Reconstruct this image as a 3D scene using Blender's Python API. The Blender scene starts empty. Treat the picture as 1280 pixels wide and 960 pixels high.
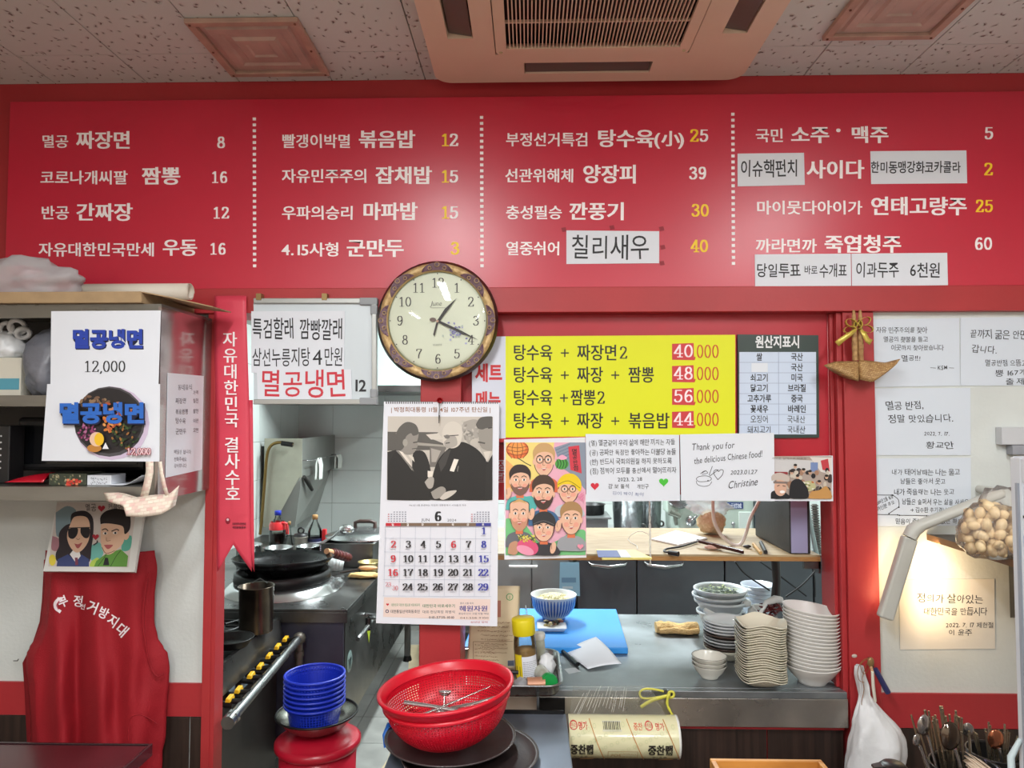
import bpy, bmesh, math, random
from math import sin, cos, pi, radians
from mathutils import Vector, Matrix, Euler, noise

# ------------------------------------------------------------------ camera
SC = bpy.context.scene
COL = SC.collection
F = 887.0
CAM = Vector((0.0, -2.22, 1.6))
YAW, TILT = radians(1.35), radians(2.45)
cam_data = bpy.data.cameras.new('camera')
cam_data.sensor_width = 36.0
cam_data.lens = F / 1280 * 36.0
cam_data.clip_start = 0.02
cam = bpy.data.objects.new('camera', cam_data)
cam.location = CAM
cam.rotation_euler = (radians(90) + TILT, 0, YAW)
COL.objects.link(cam)
SC.camera = cam
# ------------------------------------------------------------------ world, lights, exposure
SC.view_settings.view_transform = 'Standard'
SC.view_settings.look = 'None'
SC.view_settings.gamma = 1.0
SC.view_settings.use_curve_mapping = False
SC.view_settings.exposure = 0.22
world = bpy.data.worlds.new('world')
SC.world = world
world.use_nodes = True
world.node_tree.nodes['Background'].inputs[0].default_value = (0.5, 0.55, 0.6, 1)
world.node_tree.nodes['Background'].inputs[1].default_value = 0.05

def area_light(name, loc, sx, sy, power, color, rot=(0, 0, 0)):
    l = bpy.data.lights.new(name, 'AREA')
    l.shape = 'RECTANGLE'; l.size = sx; l.size_y = sy; l.energy = power; l.color = color
    o = bpy.data.objects.new(name, l)
    o.location = loc; o.rotation_euler = rot
    COL.objects.link(o)
    return o
# dining room ceiling strip lamps (their housings are built below at the same places)
DINING_LAMPS = [(-0.40, -1.95), (1.28, -1.95), (-1.5, -4.3), (0.9, -4.3)]
area_light('dining_lamp_light', (-0.40, -1.95, 2.605), 0.12, 1.3, 38, (0.97, 0.99, 1.0))
area_light('dining_lamp_light', (1.28, -1.95, 2.605), 0.12, 1.3, 28, (0.97, 0.99, 1.0))
area_light('dining_lamp_light', (-1.5, -4.3, 2.605), 0.12, 1.3, 44, (0.97, 0.99, 1.0))
area_light('dining_lamp_light', (0.9, -4.3, 2.605), 0.12, 1.3, 44, (0.97, 0.99, 1.0))
# kitchen ceiling lamps
KITCHEN_LAMPS = [(-0.35, 1.75), (0.95, 1.9)]
area_light('kitchen_lamp_light', (-0.35, 1.75, 2.50), 0.14, 1.2, 80, (0.88, 0.98, 1.0))
area_light('kitchen_lamp_light', (0.95, 1.9, 2.50), 0.14, 1.2, 42, (0.90, 0.98, 1.0))

# small warm lamp under the wall shelf beside the cooler (its body is built with that lamp)
area_light('shelf_lamp_light', (1.205, -0.080, 1.10), 0.05, 0.24, 0.62, (1.0, 0.70, 0.40), Vector((0.62, 0.78, -0.12)).to_track_quat('-Z', 'Y').to_euler())

# ------------------------------------------------------------------ pixel -> place on a known plane
RC = Euler((radians(90) + TILT, 0, YAW)).to_matrix()
def ray(px, py):
    return RC @ Vector(((px - 640) / F, -(py - 480) / F, -1.0))
def PY(px, py, Y=0.0):
    d = ray(px, py); return CAM + d * ((Y - CAM.y) / d.y)
def PZ(px, py, Z):
    d = ray(px, py); return CAM + d * ((Z - CAM.z) / d.z)
def PX(px, py, X):
    d = ray(px, py); return CAM + d * ((X - CAM.x) / d.x)

# ------------------------------------------------------------------ materials
def lin(c):
    return tuple(((v / 255.0 + 0.055) / 1.055) ** 2.4 if v / 255.0 > 0.04045 else v / 255.0 / 12.92 for v in c[:3]) + (1.0,)
MATS = {}
def mat(name, rgb, rough=0.5, metal=0.0, var=0.0, vscale=6.0, bump=0.0, bscale=40.0, spec=0.5, coat=0.0,
        trans=0.0, alpha=1.0, sss=0.0, rgb2=None, stretch=None, emit=0.0, rvar=0.0, wave=None):
    if name in MATS: return MATS[name]
    m = bpy.data.materials.new(name); m.use_nodes = True
    nt = m.node_tree; N = nt.nodes; L = nt.links
    b = N['Principled BSDF']
    b.inputs['Base Color'].default_value = lin(rgb)
    b.inputs['Roughness'].default_value = rough
    b.inputs['Metallic'].default_value = metal
    b.inputs['Specular IOR Level'].default_value = spec
    b.inputs['Coat Weight'].default_value = coat
    b.inputs['Coat Roughness'].default_value = 0.12
    b.inputs['Transmission Weight'].default_value = trans
    b.inputs['Alpha'].default_value = alpha
    if emit:
        b.inputs['Emission Color'].default_value = lin(rgb); b.inputs['Emission Strength'].default_value = emit
    if sss:
        b.inputs['Subsurface Weight'].default_value = sss; b.inputs['Subsurface Radius'].default_value = (0.01, 0.01, 0.01)
    if var or bump or rgb2 or rvar or wave:
        tc = N.new('ShaderNodeTexCoord'); mp = N.new('ShaderNodeMapping')
        L.new(tc.outputs['Object'], mp.inputs[0])
        if stretch: mp.inputs['Scale'].default_value = stretch
    if var or rgb2 or rvar:
        no = N.new('ShaderNodeTexNoise'); no.inputs['Scale'].default_value = vscale; no.inputs['Detail'].default_value = 5
        L.new(mp.outputs[0], no.inputs[0])
        if var or rgb2:
            r = N.new('ShaderNodeValToRGB')
            r.color_ramp.elements[0].position = 0.32; r.color_ramp.elements[1].position = 0.68
            c2 = rgb2 or tuple(max(0, v * (1 - var)) for v in rgb)
            r.color_ramp.elements[0].color = lin(c2); r.color_ramp.elements[1].color = lin(rgb)
            L.new(no.outputs[0], r.inputs[0]); L.new(r.outputs[0], b.inputs['Base Color'])
        if rvar:
            mr = N.new('ShaderNodeMapRange'); mr.inputs[1].default_value = 0.3; mr.inputs[2].default_value = 0.7
            mr.inputs[3].default_value = max(0, rough - rvar); mr.inputs[4].default_value = min(1, rough + rvar)
            L.new(no.outputs[0], mr.inputs[0]); L.new(mr.outputs[0], b.inputs['Roughness'])
    if bump:
        n2 = N.new('ShaderNodeTexNoise'); n2.inputs['Scale'].default_value = bscale; n2.inputs['Detail'].default_value = 4
        L.new(mp.outputs[0], n2.inputs[0])
        bp = N.new('ShaderNodeBump'); bp.inputs['Strength'].default_value = bump; bp.inputs['Distance'].default_value = 0.01
        L.new(n2.outputs[0], bp.inputs['Height']); L.new(bp.outputs[0], b.inputs['Normal'])
    MATS[name] = m
    return m

def print_mat():
    m = bpy.data.materials.new('printed_ink'); m.use_nodes = True
    nt = m.node_tree; b = nt.nodes['Principled BSDF']
    a = nt.nodes.new('ShaderNodeAttribute'); a.attribute_name = 'Col'
    nt.links.new(a.outputs['Color'], b.inputs['Base Color'])
    b.inputs['Roughness'].default_value = 0.5
    return m
INK = print_mat()

def thin_glass(name, tint=(1, 1, 1), ior=1.45, rough=0.02, haze=0.0):
    if name in MATS: return MATS[name]
    m = bpy.data.materials.new(name); m.use_nodes = True
    nt = m.node_tree; N = nt.nodes; L = nt.links
    N.clear()
    out = N.new('ShaderNodeOutputMaterial'); mix = N.new('ShaderNodeMixShader')
    t = N.new('ShaderNodeBsdfTransparent'); t.inputs[0].default_value = (*tint, 1)
    g = N.new('ShaderNodeBsdfGlossy'); g.inputs['Roughness'].default_value = rough
    fr = N.new('ShaderNodeFresnel'); fr.inputs[0].default_value = ior
    L.new(fr.outputs[0], mix.inputs[0]); L.new(t.outputs[0], mix.inputs[1]); L.new(g.outputs[0], mix.inputs[2])
    if haze:
        d = N.new('ShaderNodeBsdfDiffuse'); d.inputs[0].default_value = (0.9, 0.92, 0.95, 1)
        tr = N.new('ShaderNodeBsdfTranslucent'); tr.inputs[0].default_value = (0.9, 0.92, 0.95, 1)
        m3 = N.new('ShaderNodeMixShader'); m3.inputs[0].default_value = 0.4
        L.new(d.outputs[0], m3.inputs[1]); L.new(tr.outputs[0], m3.inputs[2])
        m2 = N.new('ShaderNodeMixShader'); m2.inputs[0].default_value = haze
        L.new(mix.outputs[0], m2.inputs[1]); L.new(m3.outputs[0], m2.inputs[2])
        L.new(m2.outputs[0], out.inputs[0])
    else:
        L.new(mix.outputs[0], out.inputs[0])
    MATS[name] = m
    return m

# ------------------------------------------------------------------ mesh builder
ORG = {}     # object name -> world origin of the frame its children are written in
class MB:
    def __init__(s):
        s.v = []; s.f = []; s.mi = []; s.sm = []
    def add(s, vs, fs, m=0, smooth=False):
        o = len(s.v); s.v += [Vector(p) for p in vs]
        s.f += [tuple(i + o for i in f) for f in fs]; s.mi += [m] * len(fs); s.sm += [smooth] * len(fs)
        return s
    def box(s, x0, x1, y0, y1, z0, z1, m=0):
        return s.add([(x0, y0, z0), (x1, y0, z0), (x1, y1, z0), (x0, y1, z0), (x0, y0, z1), (x1, y0, z1), (x1, y1, z1), (x0, y1, z1)],
                     [(0, 3, 2, 1), (4, 5, 6, 7), (0, 1, 5, 4), (1, 2, 6, 5), (2, 3, 7, 6), (3, 0, 4, 7)], m)
    def hexa(s, p, m=0):      # 8 corners, same order as box
        return s.add(p, [(0, 3, 2, 1), (4, 5, 6, 7), (0, 1, 5, 4), (1, 2, 6, 5), (2, 3, 7, 6), (3, 0, 4, 7)], m)
    def slab(s, front, back, m=0):   # two polygons of equal count
        n = len(front)
        return s.add(list(front) + list(back), [tuple(range(n)), tuple(range(2 * n - 1, n - 1, -1))] +
                     [(i, i + n, (i + 1) % n + n, (i + 1) % n) for i in range(n)], m)
    def lathe(s, prof, n=32, m=0, c=(0, 0, 0), cap0=False, cap1=False, smooth=True, mtx=None, sx=1, sy=1, wob=None):
        vs = []
        for k, (r, z) in enumerate(prof):
            for i in range(n):
                a = 2 * pi * i / n
                w = wob(a, k / max(1, len(prof) - 1)) if wob else 1
                vs.append(Vector((r * w * cos(a) * sx, r * w * sin(a) * sy, z)))
        if mtx: vs = [mtx @ p for p in vs]
        vs = [p + Vector(c) for p in vs]
        fs = [(k * n + i, k * n + (i + 1) % n, (k + 1) * n + (i + 1) % n, (k + 1) * n + i) for k in range(len(prof) - 1) for i in range(n)]
        s.add(vs, fs, m, smooth)
        if cap0: s.add(vs[:n], [tuple(range(n - 1, -1, -1))], m)
        if cap1: s.add(vs[-n:], [tuple(range(n))], m)
        return s
    def cyl(s, a, b, r, r2=None, n=16, m=0, cap=True, smooth=True):
        a = Vector(a); b = Vector(b); r2 = r if r2 is None else r2
        d = (b - a).normalized()
        u = d.orthogonal().normalized(); w = d.cross(u)
        vs = [a + (u * cos(2 * pi * i / n) + w * sin(2 * pi * i / n)) * r for i in range(n)] + \
             [b + (u * cos(2 * pi * i / n) + w * sin(2 * pi * i / n)) * r2 for i in range(n)]
        s.add(vs, [(i, (i + 1) % n, (i + 1) % n + n, i + n) for i in range(n)], m, smooth)
        if cap: s.add(vs, [tuple(range(n - 1, -1, -1)), tuple(range(n, 2 * n))], m)
        return s
    def tube(s, pts, r, n=8, m=0, closed=False, flat=1.0):
        P = [Vector(p) for p in pts]; k = len(P); vs = []
        up = None
        for i in range(k):
            if closed: t = (P[(i + 1) % k] - P[i - 1]).normalized()
            else: t = (P[min(i + 1, k - 1)] - P[max(i - 1, 0)]).normalized()
            if up is None: up = t.orthogonal().normalized()
            up = (up - t * up.dot(t)); up = up.normalized() if up.length > 1e-6 else t.orthogonal().normalized()
            w = t.cross(up)
            rr = r[i] if isinstance(r, (list, tuple)) else r
            vs += [P[i] + (up * cos(2 * pi * j / n) + w * sin(2 * pi * j / n) * flat) * rr for j in range(n)]
        kk = k if closed else k - 1
        s.add(vs, [(i * n + j, i * n + (j + 1) % n, ((i + 1) % k) * n + (j + 1) % n, ((i + 1) % k) * n + j) for i in range(kk) for j in range(n)], m, True)
        if not closed: s.add(vs[:n], [tuple(range(n - 1, -1, -1))], m); s.add(vs[-n:], [tuple(range(n))], m)
        return s
    def torus(s, c, R, r, n=48, k=8, m=0, mtx=None, sx=1, sy=1):
        pts = [Vector((R * cos(2 * pi * i / n) * sx, R * sin(2 * pi * i / n) * sy, 0)) for i in range(n)]
        if mtx: pts = [mtx @ p for p in pts]
        return s.tube([p + Vector(c) for p in pts], r, k, m, True)
    def blob(s, c, rad, amp=0.15, freq=3.0, seed=0, m=0, sub=3, flat=None, fold=0.0):
        bm = bmesh.new(); bmesh.ops.create_icosphere(bm, subdivisions=sub, radius=1)
        bm.verts.index_update()
        vs = []
        for v in bm.verts:
            p = v.co.copy(); q = p * freq + Vector((seed * 7.1, seed * 3.3, seed))
            d = 1 + amp * noise.noise(q) + amp * 0.5 * noise.noise(q * 2.3)
            if fold: d += fold * abs(noise.noise(q * 1.7)) 
            p = Vector((p.x * rad[0] * d, p.y * rad[1] * d, p.z * rad[2] * d))
            if flat is not None: p.z = max(p.z, flat)
            vs.append(p + Vector(c))
        fs = [tuple(v.index for v in f.verts) for f in bm.faces]
        bm.free()
        return s.add(vs, fs, m, True)
    def grid(s, fn, nu, nv, m=0, smooth=True, closeu=False):
        vs = [fn(i / (nu if closeu else nu - 1), j / (nv - 1)) for j in range(nv) for i in range(nu)]
        fs = [(j * nu + i, j * nu + (i + 1) % nu, (j + 1) * nu + (i + 1) % nu, (j + 1) * nu + i) for j in range(nv - 1) for i in range(nu if closeu else nu - 1)]
        return s.add(vs, fs, m, smooth)
    def xf(s, M, start=0):
        for i in range(start, len(s.v)): s.v[i] = M @ s.v[i]
        return s
    def build(s, name, mats, parent=None, local=False, origin=None, bevel=0.0, solid=0.0, sub=0, weld=False):
        if not isinstance(mats, (list, tuple)): mats = [mats]
        if parent is not None and not local: off = ORG[parent.name]
        elif parent is None and not local:
            if origin is None:
                xs = [p.x for p in s.v]; ys = [p.y for p in s.v]; zs = [p.z for p in s.v]
                origin = ((min(xs) + max(xs)) / 2, (min(ys) + max(ys)) / 2, min(zs))
            off = Vector(origin)
        else: off = Vector((0, 0, 0))
        me = bpy.data.meshes.new(name)
        me.from_pydata([tuple(p - off) for p in s.v], [], s.f)
        for mm in mats: me.materials.append(mm)
        me.polygons.foreach_set('material_index', s.mi)
        me.polygons.foreach_set('use_smooth', s.sm)
        me.validate(); me.update()
        o = bpy.data.objects.new(name, me)
        COL.objects.link(o)
        if parent is not None: o.parent = parent
        else: o.location = off
        ORG[o.name] = Vector(off)
        if solid:
            md = o.modifiers.new('thickness', 'SOLIDIFY'); md.thickness = solid; md.offset = 0
        if bevel:
            md = o.modifiers.new('bevel', 'BEVEL'); md.width = bevel; md.segments = 2; md.limit_method = 'ANGLE'
        if sub:
            md = o.modifiers.new('subdivision', 'SUBSURF'); md.levels = sub; md.render_levels = sub
        return o

def tag(o, label=None, cat=None, group=None, kind=None):
    if label: o['label'] = label
    if cat: o['category'] = cat
    if group: o['group'] = group
    if kind: o['kind'] = kind
    return o
def thing(name, label, cat, loc=(0, 0, 0), group=None, rot=(0, 0, 0)):
    o = bpy.data.objects.new(name, None); COL.objects.link(o)
    o.empty_display_size = 0.05
    o.location = loc; o.rotation_euler = rot
    ORG[o.name] = Vector(loc)
    return tag(o, label, cat, group)
def struct(mb, name, mats, **k):
    return tag(mb.build(name, mats, **k), kind='structure')
def copy_tree(o, parent=None):
    c = o.copy(); COL.objects.link(c)
    if parent is not None: c.parent = parent
    ORG[c.name] = ORG[o.name]
    for ch in o.children: copy_tree(ch, c)
    return c
def bx(x0, x1, y0, y1, z0, z1): return MB().box(x0, x1, y0, y1, z0, z1)

# ------------------------------------------------------------------ flat print: shapes and lettering laid on a plane
GL = {}
FC = bpy.data.curves.new('glyph_source', 'FONT'); FC.resolution_u = 3
FO = bpy.data.objects.new('glyph_source', FC)
def glyph(ch, w):
    k = (ch, round(w, 3))
    if k in GL: return GL[k]
    FC.body = ch; FC.offset = w
    me = FO.to_mesh()
    vs = [(v.co.x, v.co.y) for v in me.vertices]; fs = [tuple(p.vertices) for p in me.polygons]
    FO.to_mesh_clear()
    if ord(ch) > 0x2E80: adv = 0.92
    elif vs: adv = max(x for x, y in vs) + 0.06
    else: adv = 0.28
    GL[k] = (vs, fs, adv)
    return GL[k]
def smooth_line(pts, n=5):
    if len(pts) < 3: return pts
    out = []
    for i in range(len(pts) - 1):
        p0 = pts[max(i - 1, 0)]; p1 = pts[i]; p2 = pts[i + 1]; p3 = pts[min(i + 2, len(pts) - 1)]
        for k in range(n):
            t = k / n
            out.append(tuple(0.5 * (2 * p1[j] + (-p0[j] + p2[j]) * t + (2 * p0[j] - 5 * p1[j] + 4 * p2[j] - p3[j]) * t * t +
                                    (-p0[j] + 3 * p1[j] - 3 * p2[j] + p3[j]) * t ** 3) for j in (0, 1)))
    out.append(pts[-1])
    return out
def _el(cx, cy, rx, ry): return [(cx + rx * cos(2 * pi * i / 20), cy + ry * sin(2 * pi * i / 20)) for i in range(21)]
_six = [(.48, .85), (.38, .97), (.22, .9), (.1, .65), (.08, .35), (.16, .08), (.32, .02), (.48, .12), (.52, .32), (.44, .52), (.28, .57), (.12, .42)]
DIG = {'0': [_el(.3, .5, .24, .47)], '1': [[(.12, .82), (.3, .97)], [(.3, .97), (.3, .03)], [(.12, .02), (.48, .02)]],
       '2': [smooth_line([(.08, .75), (.12, .92), (.3, .98), (.48, .88), (.5, .7), (.38, .48), (.2, .25), (.06, .03)]), [(.06, .03), (.52, .03), (.56, .2)]],
       '3': [smooth_line([(.08, .82), (.16, .95), (.32, .98), (.48, .86), (.46, .66), (.26, .53)]), smooth_line([(.26, .53), (.48, .44), (.53, .24), (.4, .06), (.22, .02), (.08, .12), (.06, .22)])],
       '4': [[(.42, .98), (.04, .3)], [(.04, .3), (.58, .3)], [(.42, .98), (.42, .03)], [(.28, .02), (.56, .02)]],
       '5': [[(.14, .95), (.5, .95)], [(.14, .95), (.11, .55)], smooth_line([(.11, .55), (.3, .62), (.48, .54), (.53, .32), (.42, .09), (.24, .02), (.09, .1), (.07, .22)])],
       '6': [smooth_line(_six)], '7': [[(.07, .78), (.08, .95)], smooth_line([(.08, .95), (.54, .95), (.38, .6), (.28, .3), (.26, .03)])],
       '8': [_el(.3, .75, .18, .22), _el(.3, .27, .23, .25)], '9': [smooth_line([(.6 - x, 1 - y) for x, y in _six])], ',': [[(.14, .06), (.06, -.14)]], '.': [[(.08, .03), (.14, .03)]]}

def hull(pts):
    pts = sorted(set((round(a, 5), round(b, 5)) for a, b in pts))
    if len(pts) < 3: return pts
    def half(P):
        h = []
        for p in P:
            while len(h) > 1 and (h[-1][0] - h[-2][0]) * (p[1] - h[-2][1]) - (h[-1][1] - h[-2][1]) * (p[0] - h[-2][0]) <= 0: h.pop()
            h.append(p)
        return h
    a = half(pts); b = half(pts[::-1])
    return a[:-1] + b[:-1]

class Art:
    """flat shapes in a 2-D frame (y down) mapped onto a real surface by fn; dirn = outward normal"""
    def __init__(s, fn, dirn=(0, -1, 0), lift=0.0008, step=0.00005, seed=1):
        s.fn = fn; s.n = Vector(dirn); s.z = lift; s.step = step
        s.v = []; s.f = []; s.c = []; s.R = random.Random(seed); s.clip = None
    def raw(s, vs, fs, col, dz=0):
        o = len(s.v); c = lin(col)
        for x, y in vs:
            if s.clip: x = min(max(x, s.clip[0]), s.clip[2]); y = min(max(y, s.clip[1]), s.clip[3])
            s.v.append(Vector(s.fn(x, y)) + s.n * (s.z + dz)); s.c.append(c)
        s.f += [tuple(i + o for i in f) for f in fs]
    def poly(s, pts, col):
        s.raw(pts, [tuple(range(len(pts)))], col); s.z += s.step; return s
    def blobp(s, pts, col, n=4):
        p = smooth_line(list(pts) + [pts[0]], n)[:-1]; return s.poly(p, col)
    def rect(s, x0, y0, x1, y1, col): return s.poly([(x0, y0), (x1, y0), (x1, y1), (x0, y1)], col)
    def ell(s, cx, cy, rx, ry, col, rot=0, n=20, a0=0, a1=360):
        r = radians(rot); full = a1 - a0 >= 360; P = []
        for i in range(n + (0 if full else 1)):
            a = radians(a0 + (a1 - a0) * i / n); x = rx * cos(a); y = ry * sin(a)
            P.append((cx + x * cos(r) - y * sin(r), cy + x * sin(r) + y * cos(r)))
        return s.poly(P, col)
    def line(s, pts, w, col, smooth=True):
        if smooth: pts = smooth_line(list(pts))
        for kk, (a, b) in enumerate(zip(pts, pts[1:])):
            dx, dy = b[0] - a[0], b[1] - a[1]; L = math.hypot(dx, dy) or 1
            ex, ey = dx / L * w * .25, dy / L * w * .25
            nx, ny = -dy / L * w / 2, dx / L * w / 2
            s.raw([(a[0] + nx - ex, a[1] + ny - ey), (b[0] + nx + ex, b[1] + ny + ey), (b[0] - nx + ex, b[1] - ny + ey), (a[0] - nx - ex, a[1] - ny - ey)], [(0, 1, 2, 3)], col, kk * .000005)
        s.z += s.step; return s
    def heart(s, cx, cy, r, col):
        P = []
        for i in range(24):
            t = 2 * pi * i / 24
            P.append((cx + r * sin(t) ** 3, cy - r * (13 * cos(t) - 5 * cos(2 * t) - 2 * cos(3 * t) - cos(4 * t)) / 16))
        return s.poly(P, col)
    def text(s, txt, x, y, size, col, w=0.0, sx=1.0, align='l', jit=0.0, shear=0.0, rot=0.0, width=None, gap=0.0, arc=None, dbl=0.0):
        """baseline at y; width scales the run horizontally to fit"""
        adv = [glyph(c, w)[2] + gap for c in txt]
        tot = sum(adv) * size * sx
        if width: sx *= width / tot; tot = width
        cx = x - (tot / 2 if align == 'c' else tot if align == 'r' else 0)
        ca, sa = cos(radians(rot)), sin(radians(rot)); x0, y0 = cx, y
        for c, a in zip(txt, adv):
            vs, fs, _ = glyph(c, w)
            j1 = s.R.uniform(-jit, jit); j2 = s.R.uniform(-jit, jit); j3 = 1 + s.R.uniform(-jit, jit) * 1.2; sh = shear + s.R.uniform(-jit, jit)
            cj, sj = cos(j1), sin(j1)
            for nd_, dd in enumerate((0,) if not dbl else (-dbl, 0, dbl)):
                out = []
                for gx, gy in vs:
                    gx += dd
                    gx2 = (gx - .45) * j3; gy2 = (gy - .35) * j3
                    gx3 = gx2 * cj - gy2 * sj + .45; gy3 = gx2 * sj + gy2 * cj + .35 + j2 * .5
                    gx3 += sh * (gy3 - .35)
                    X = cx - x0 + gx3 * size * sx; Y = -gy3 * size
                    out.append((x0 + X * ca - Y * sa, y0 + X * sa + Y * ca))
                s.raw(out, fs, col, .00002 * nd_)
            cx += a * size * sx
        s.z += s.step; return s
    def digits(s, txt, x, y, h, col, wv=0.15, th=0.045, sx=1.0, align='l', gap=0.12):
        """high-contrast serif numerals; baseline y, height h"""
        adv = [(0.62 if c.isdigit() else 0.22 if c in ',.' else 0.3) + gap for c in txt]
        tot = sum(adv) * h * sx
        cx = x - (tot / 2 if align == 'c' else tot if align == 'r' else 0)
        for c, a in zip(txt, adv):
            for ks, st in enumerate(DIG.get(c, [])):
                for kp, (p, q) in enumerate(zip(st, st[1:])):
                    pts = [(px + ox * wv / 2, py + oy * th / 2) for px, py in (p, q) for ox in (-1, 1) for oy in (-1, 1)]
                    hp = hull(pts)
                    s.raw([(cx + (u + .05) * h * sx, y - v * h) for u, v in hp], [tuple(range(len(hp)))], col, ks * .00012 + kp * .000005)
            cx += a * h * sx
        s.z += s.step; return s
    def squiggle(s, x0, x1, y, h, col, w=0.5, dens=1.0):
        """tiny unreadable writing: short strokes"""
        x = x0
        while x < x1:
            g = s.R.uniform(.6, 1.0) * h
            for _ in range(2):
                a = (x + s.R.uniform(0, g * .8), y - s.R.uniform(0, h)); b = (a[0] + s.R.uniform(-.4, .6) * h, a[1] + s.R.uniform(-.5, .5) * h)
                s.line([a, b], w, col, False)
            x += g / dens
        return s
    def build(s, name, parent=None, mtl=None, local=False):
        me = bpy.data.meshes.new(name)
        off = ORG[parent.name] if (parent is not None and not local) else Vector((0, 0, 0))
        me.from_pydata([tuple(p - off) for p in s.v], [], s.f)
        at = me.color_attributes.new('Col', 'FLOAT_COLOR', 'POINT')
        at.data.foreach_set('color', [k for c in s.c for k in c])
        me.materials.append(mtl or INK); me.update()
        o = bpy.data.objects.new(name, me); COL.objects.link(o)
        o.parent = parent; ORG[o.name] = Vector(off)
        return o

def on_wall(Y): return lambda x, y: PY(x, y, Y)
def sheet(name, label, cat, px, Y, m, th=0.0008, group=None, curl=0.0):
    """a flat sheet on the plane Y (its front); px = four pixel corners tl,tr,br,bl"""
    c = [PY(x, y, Y) for x, y in px]
    org = Vector(((c[2].x + c[3].x) / 2, Y, (c[2].z + c[3].z) / 2))
    root = thing(name, label, cat, org, group)
    b = [p + Vector((0, th, 0)) for p in c]
    mb = MB().slab([c[3], c[2], c[1], c[0]], [b[3], b[2], b[1], b[0]])
    mb.build('paper' if cat in ('note', 'paper', 'poster', 'price strip', 'photograph', 'calendar') else 'board', m, root)
    return root
def quad(x0, y0, x1, y1): return [(x0, y0), (x1, y0), (x1, y1), (x0, y1)]
# ================================================================== SETTING
def Z0(py, px=661): return PY(px, py, 0).z
def X0(px, py=518): return PY(px, py, 0).x
CEIL = 2.67
RED = mat('red_paint', (176, 46, 52), 0.42, var=0.06, vscale=3, bump=0.06, bscale=60, rvar=0.08)
REDB = mat('red_beam_paint', (180, 50, 54), 0.45, var=0.08, vscale=4, bump=0.05, bscale=80)
WHITEW = mat('white_painted_wall', (216, 221, 218), 0.5, var=0.05, vscale=5, bump=0.10, bscale=90)
WOOD_DK = mat('dark_wood_panel', (58, 42, 36), 0.42, rgb2=(34, 25, 22), vscale=60, stretch=(1, 1, .03), bump=0.05, bscale=60)
CONC = mat('beige_room_wall', (205, 196, 182), 0.8)
FLOORM = mat('dining_floor', (128, 108, 92), 0.45, var=0.1)
KFLOOR = mat('grey_floor_tile', (150, 150, 145), 0.4, var=0.15, vscale=8, rvar=.1)
GROUT = mat('grout', (120, 118, 112), 0.9)
KTILE = mat('white_wall_tile', (206, 214, 210), 0.16, var=0.03, vscale=3, spec=.6)
KGROUT = mat('tile_grout', (128, 130, 124), 0.9)
XL, XR, YB = -2.4, 2.2, -5.6
KXL, KXR, KY = -1.78, 1.9, 3.23
WT = 0.14

def ceil_mat():
    m = bpy.data.materials.new('ceiling_tile_worm'); m.use_nodes = True
    N = m.node_tree.nodes; L = m.node_tree.links; b = N['Principled BSDF']
    g = N.new('ShaderNodeNewGeometry'); mp = N.new('ShaderNodeMapping'); mp.inputs['Scale'].default_value = (34, 24, 1)
    no = N.new('ShaderNodeTexNoise'); no.inputs['Scale'].default_value = 34
    L.new(g.outputs['Position'], no.inputs[0])
    mx = N.new('ShaderNodeMix'); mx.data_type = 'VECTOR'; mx.inputs[0].default_value = 0.035
    L.new(g.outputs['Position'], mx.inputs[4]); L.new(no.outputs['Color'], mx.inputs[5])
    L.new(mx.outputs[1], mp.inputs[0])
    v = N.new('ShaderNodeTexVoronoi'); v.inputs['Scale'].default_value = 1; v.voronoi_dimensions = '2D'
    L.new(mp.outputs[0], v.inputs['Vector'])
    r = N.new('ShaderNodeValToRGB'); r.color_ramp.elements[0].position = 0.06; r.color_ramp.elements[1].position = 0.12
    r.color_ramp.elements[0].color = lin((120, 108, 104)); r.color_ramp.elements[1].color = lin((210, 214, 212))
    L.new(v.outputs['Distance'], r.inputs[0]); L.new(r.outputs[0], b.inputs['Base Color'])
    bp = N.new('ShaderNodeBump'); bp.inputs['Strength'].default_value = .6; bp.inputs['Distance'].default_value = .004
    L.new(v.outputs['Distance'], bp.inputs['Height']); 
    mr = N.new('ShaderNodeMapRange'); mr.inputs[1].default_value = .08; mr.inputs[2].default_value = .2
    L.new(v.outputs['Distance'], mr.inputs[0]); L.new(mr.outputs[0], bp.inputs['Height']); L.new(bp.outputs[0], b.inputs['Normal'])
    b.inputs['Roughness'].default_value = .85
    return m
CEILM = ceil_mat()

# dining room shell
struct(bx(XL, XR, YB, WT / 2, -0.1, 0), 'floor', FLOORM)
ceil = struct(bx(XL, XR, YB, WT, CEIL + 0.016, CEIL + 0.1), 'ceiling', mat('ceiling_joint_brown', (92, 70, 58), .9))
tile_me = None
GX = -0.63
tm = MB().box(0.0018, .2982, .0012, .5988, 0, .015)
for i in range(-6, 10):
    for j in range(0, 3):
        x = GX + .3 * i; y1 = -.18 - .6 * (j - 1)
        if x < XL or x + .3 > XR + .05: continue
        if j == 0: y0, y1 = -.18, 0.0
        else: y0 = -.18 - .6 * j
        if j == 0:
            t = MB().box(x + .0018, x + .2982, y0 + .0012, y1 - .001, CEIL, CEIL + .015).build('tile', CEILM, ceil)
        else:
            t = tm.build('tile', CEILM, ceil, local=True) if tile_me is None else bpy.data.objects.new('tile', tile_me)
            if tile_me is None: tile_me = t.data
            else: COL.objects.link(t); t.parent = ceil
            t.location = Vector((x, y0, CEIL)) - ORG[ceil.name]
MB().box(XL, XR, YB, -1.382, CEIL, CEIL + .015).build('ceiling_field', CEILM, ceil)
struct(bx(XL - .1, XL, YB, 0, 0, CEIL), 'wall_left', CONC)
struct(bx(XR, XR + .1, YB, 0, 0, CEIL), 'wall_right', CONC)
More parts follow.
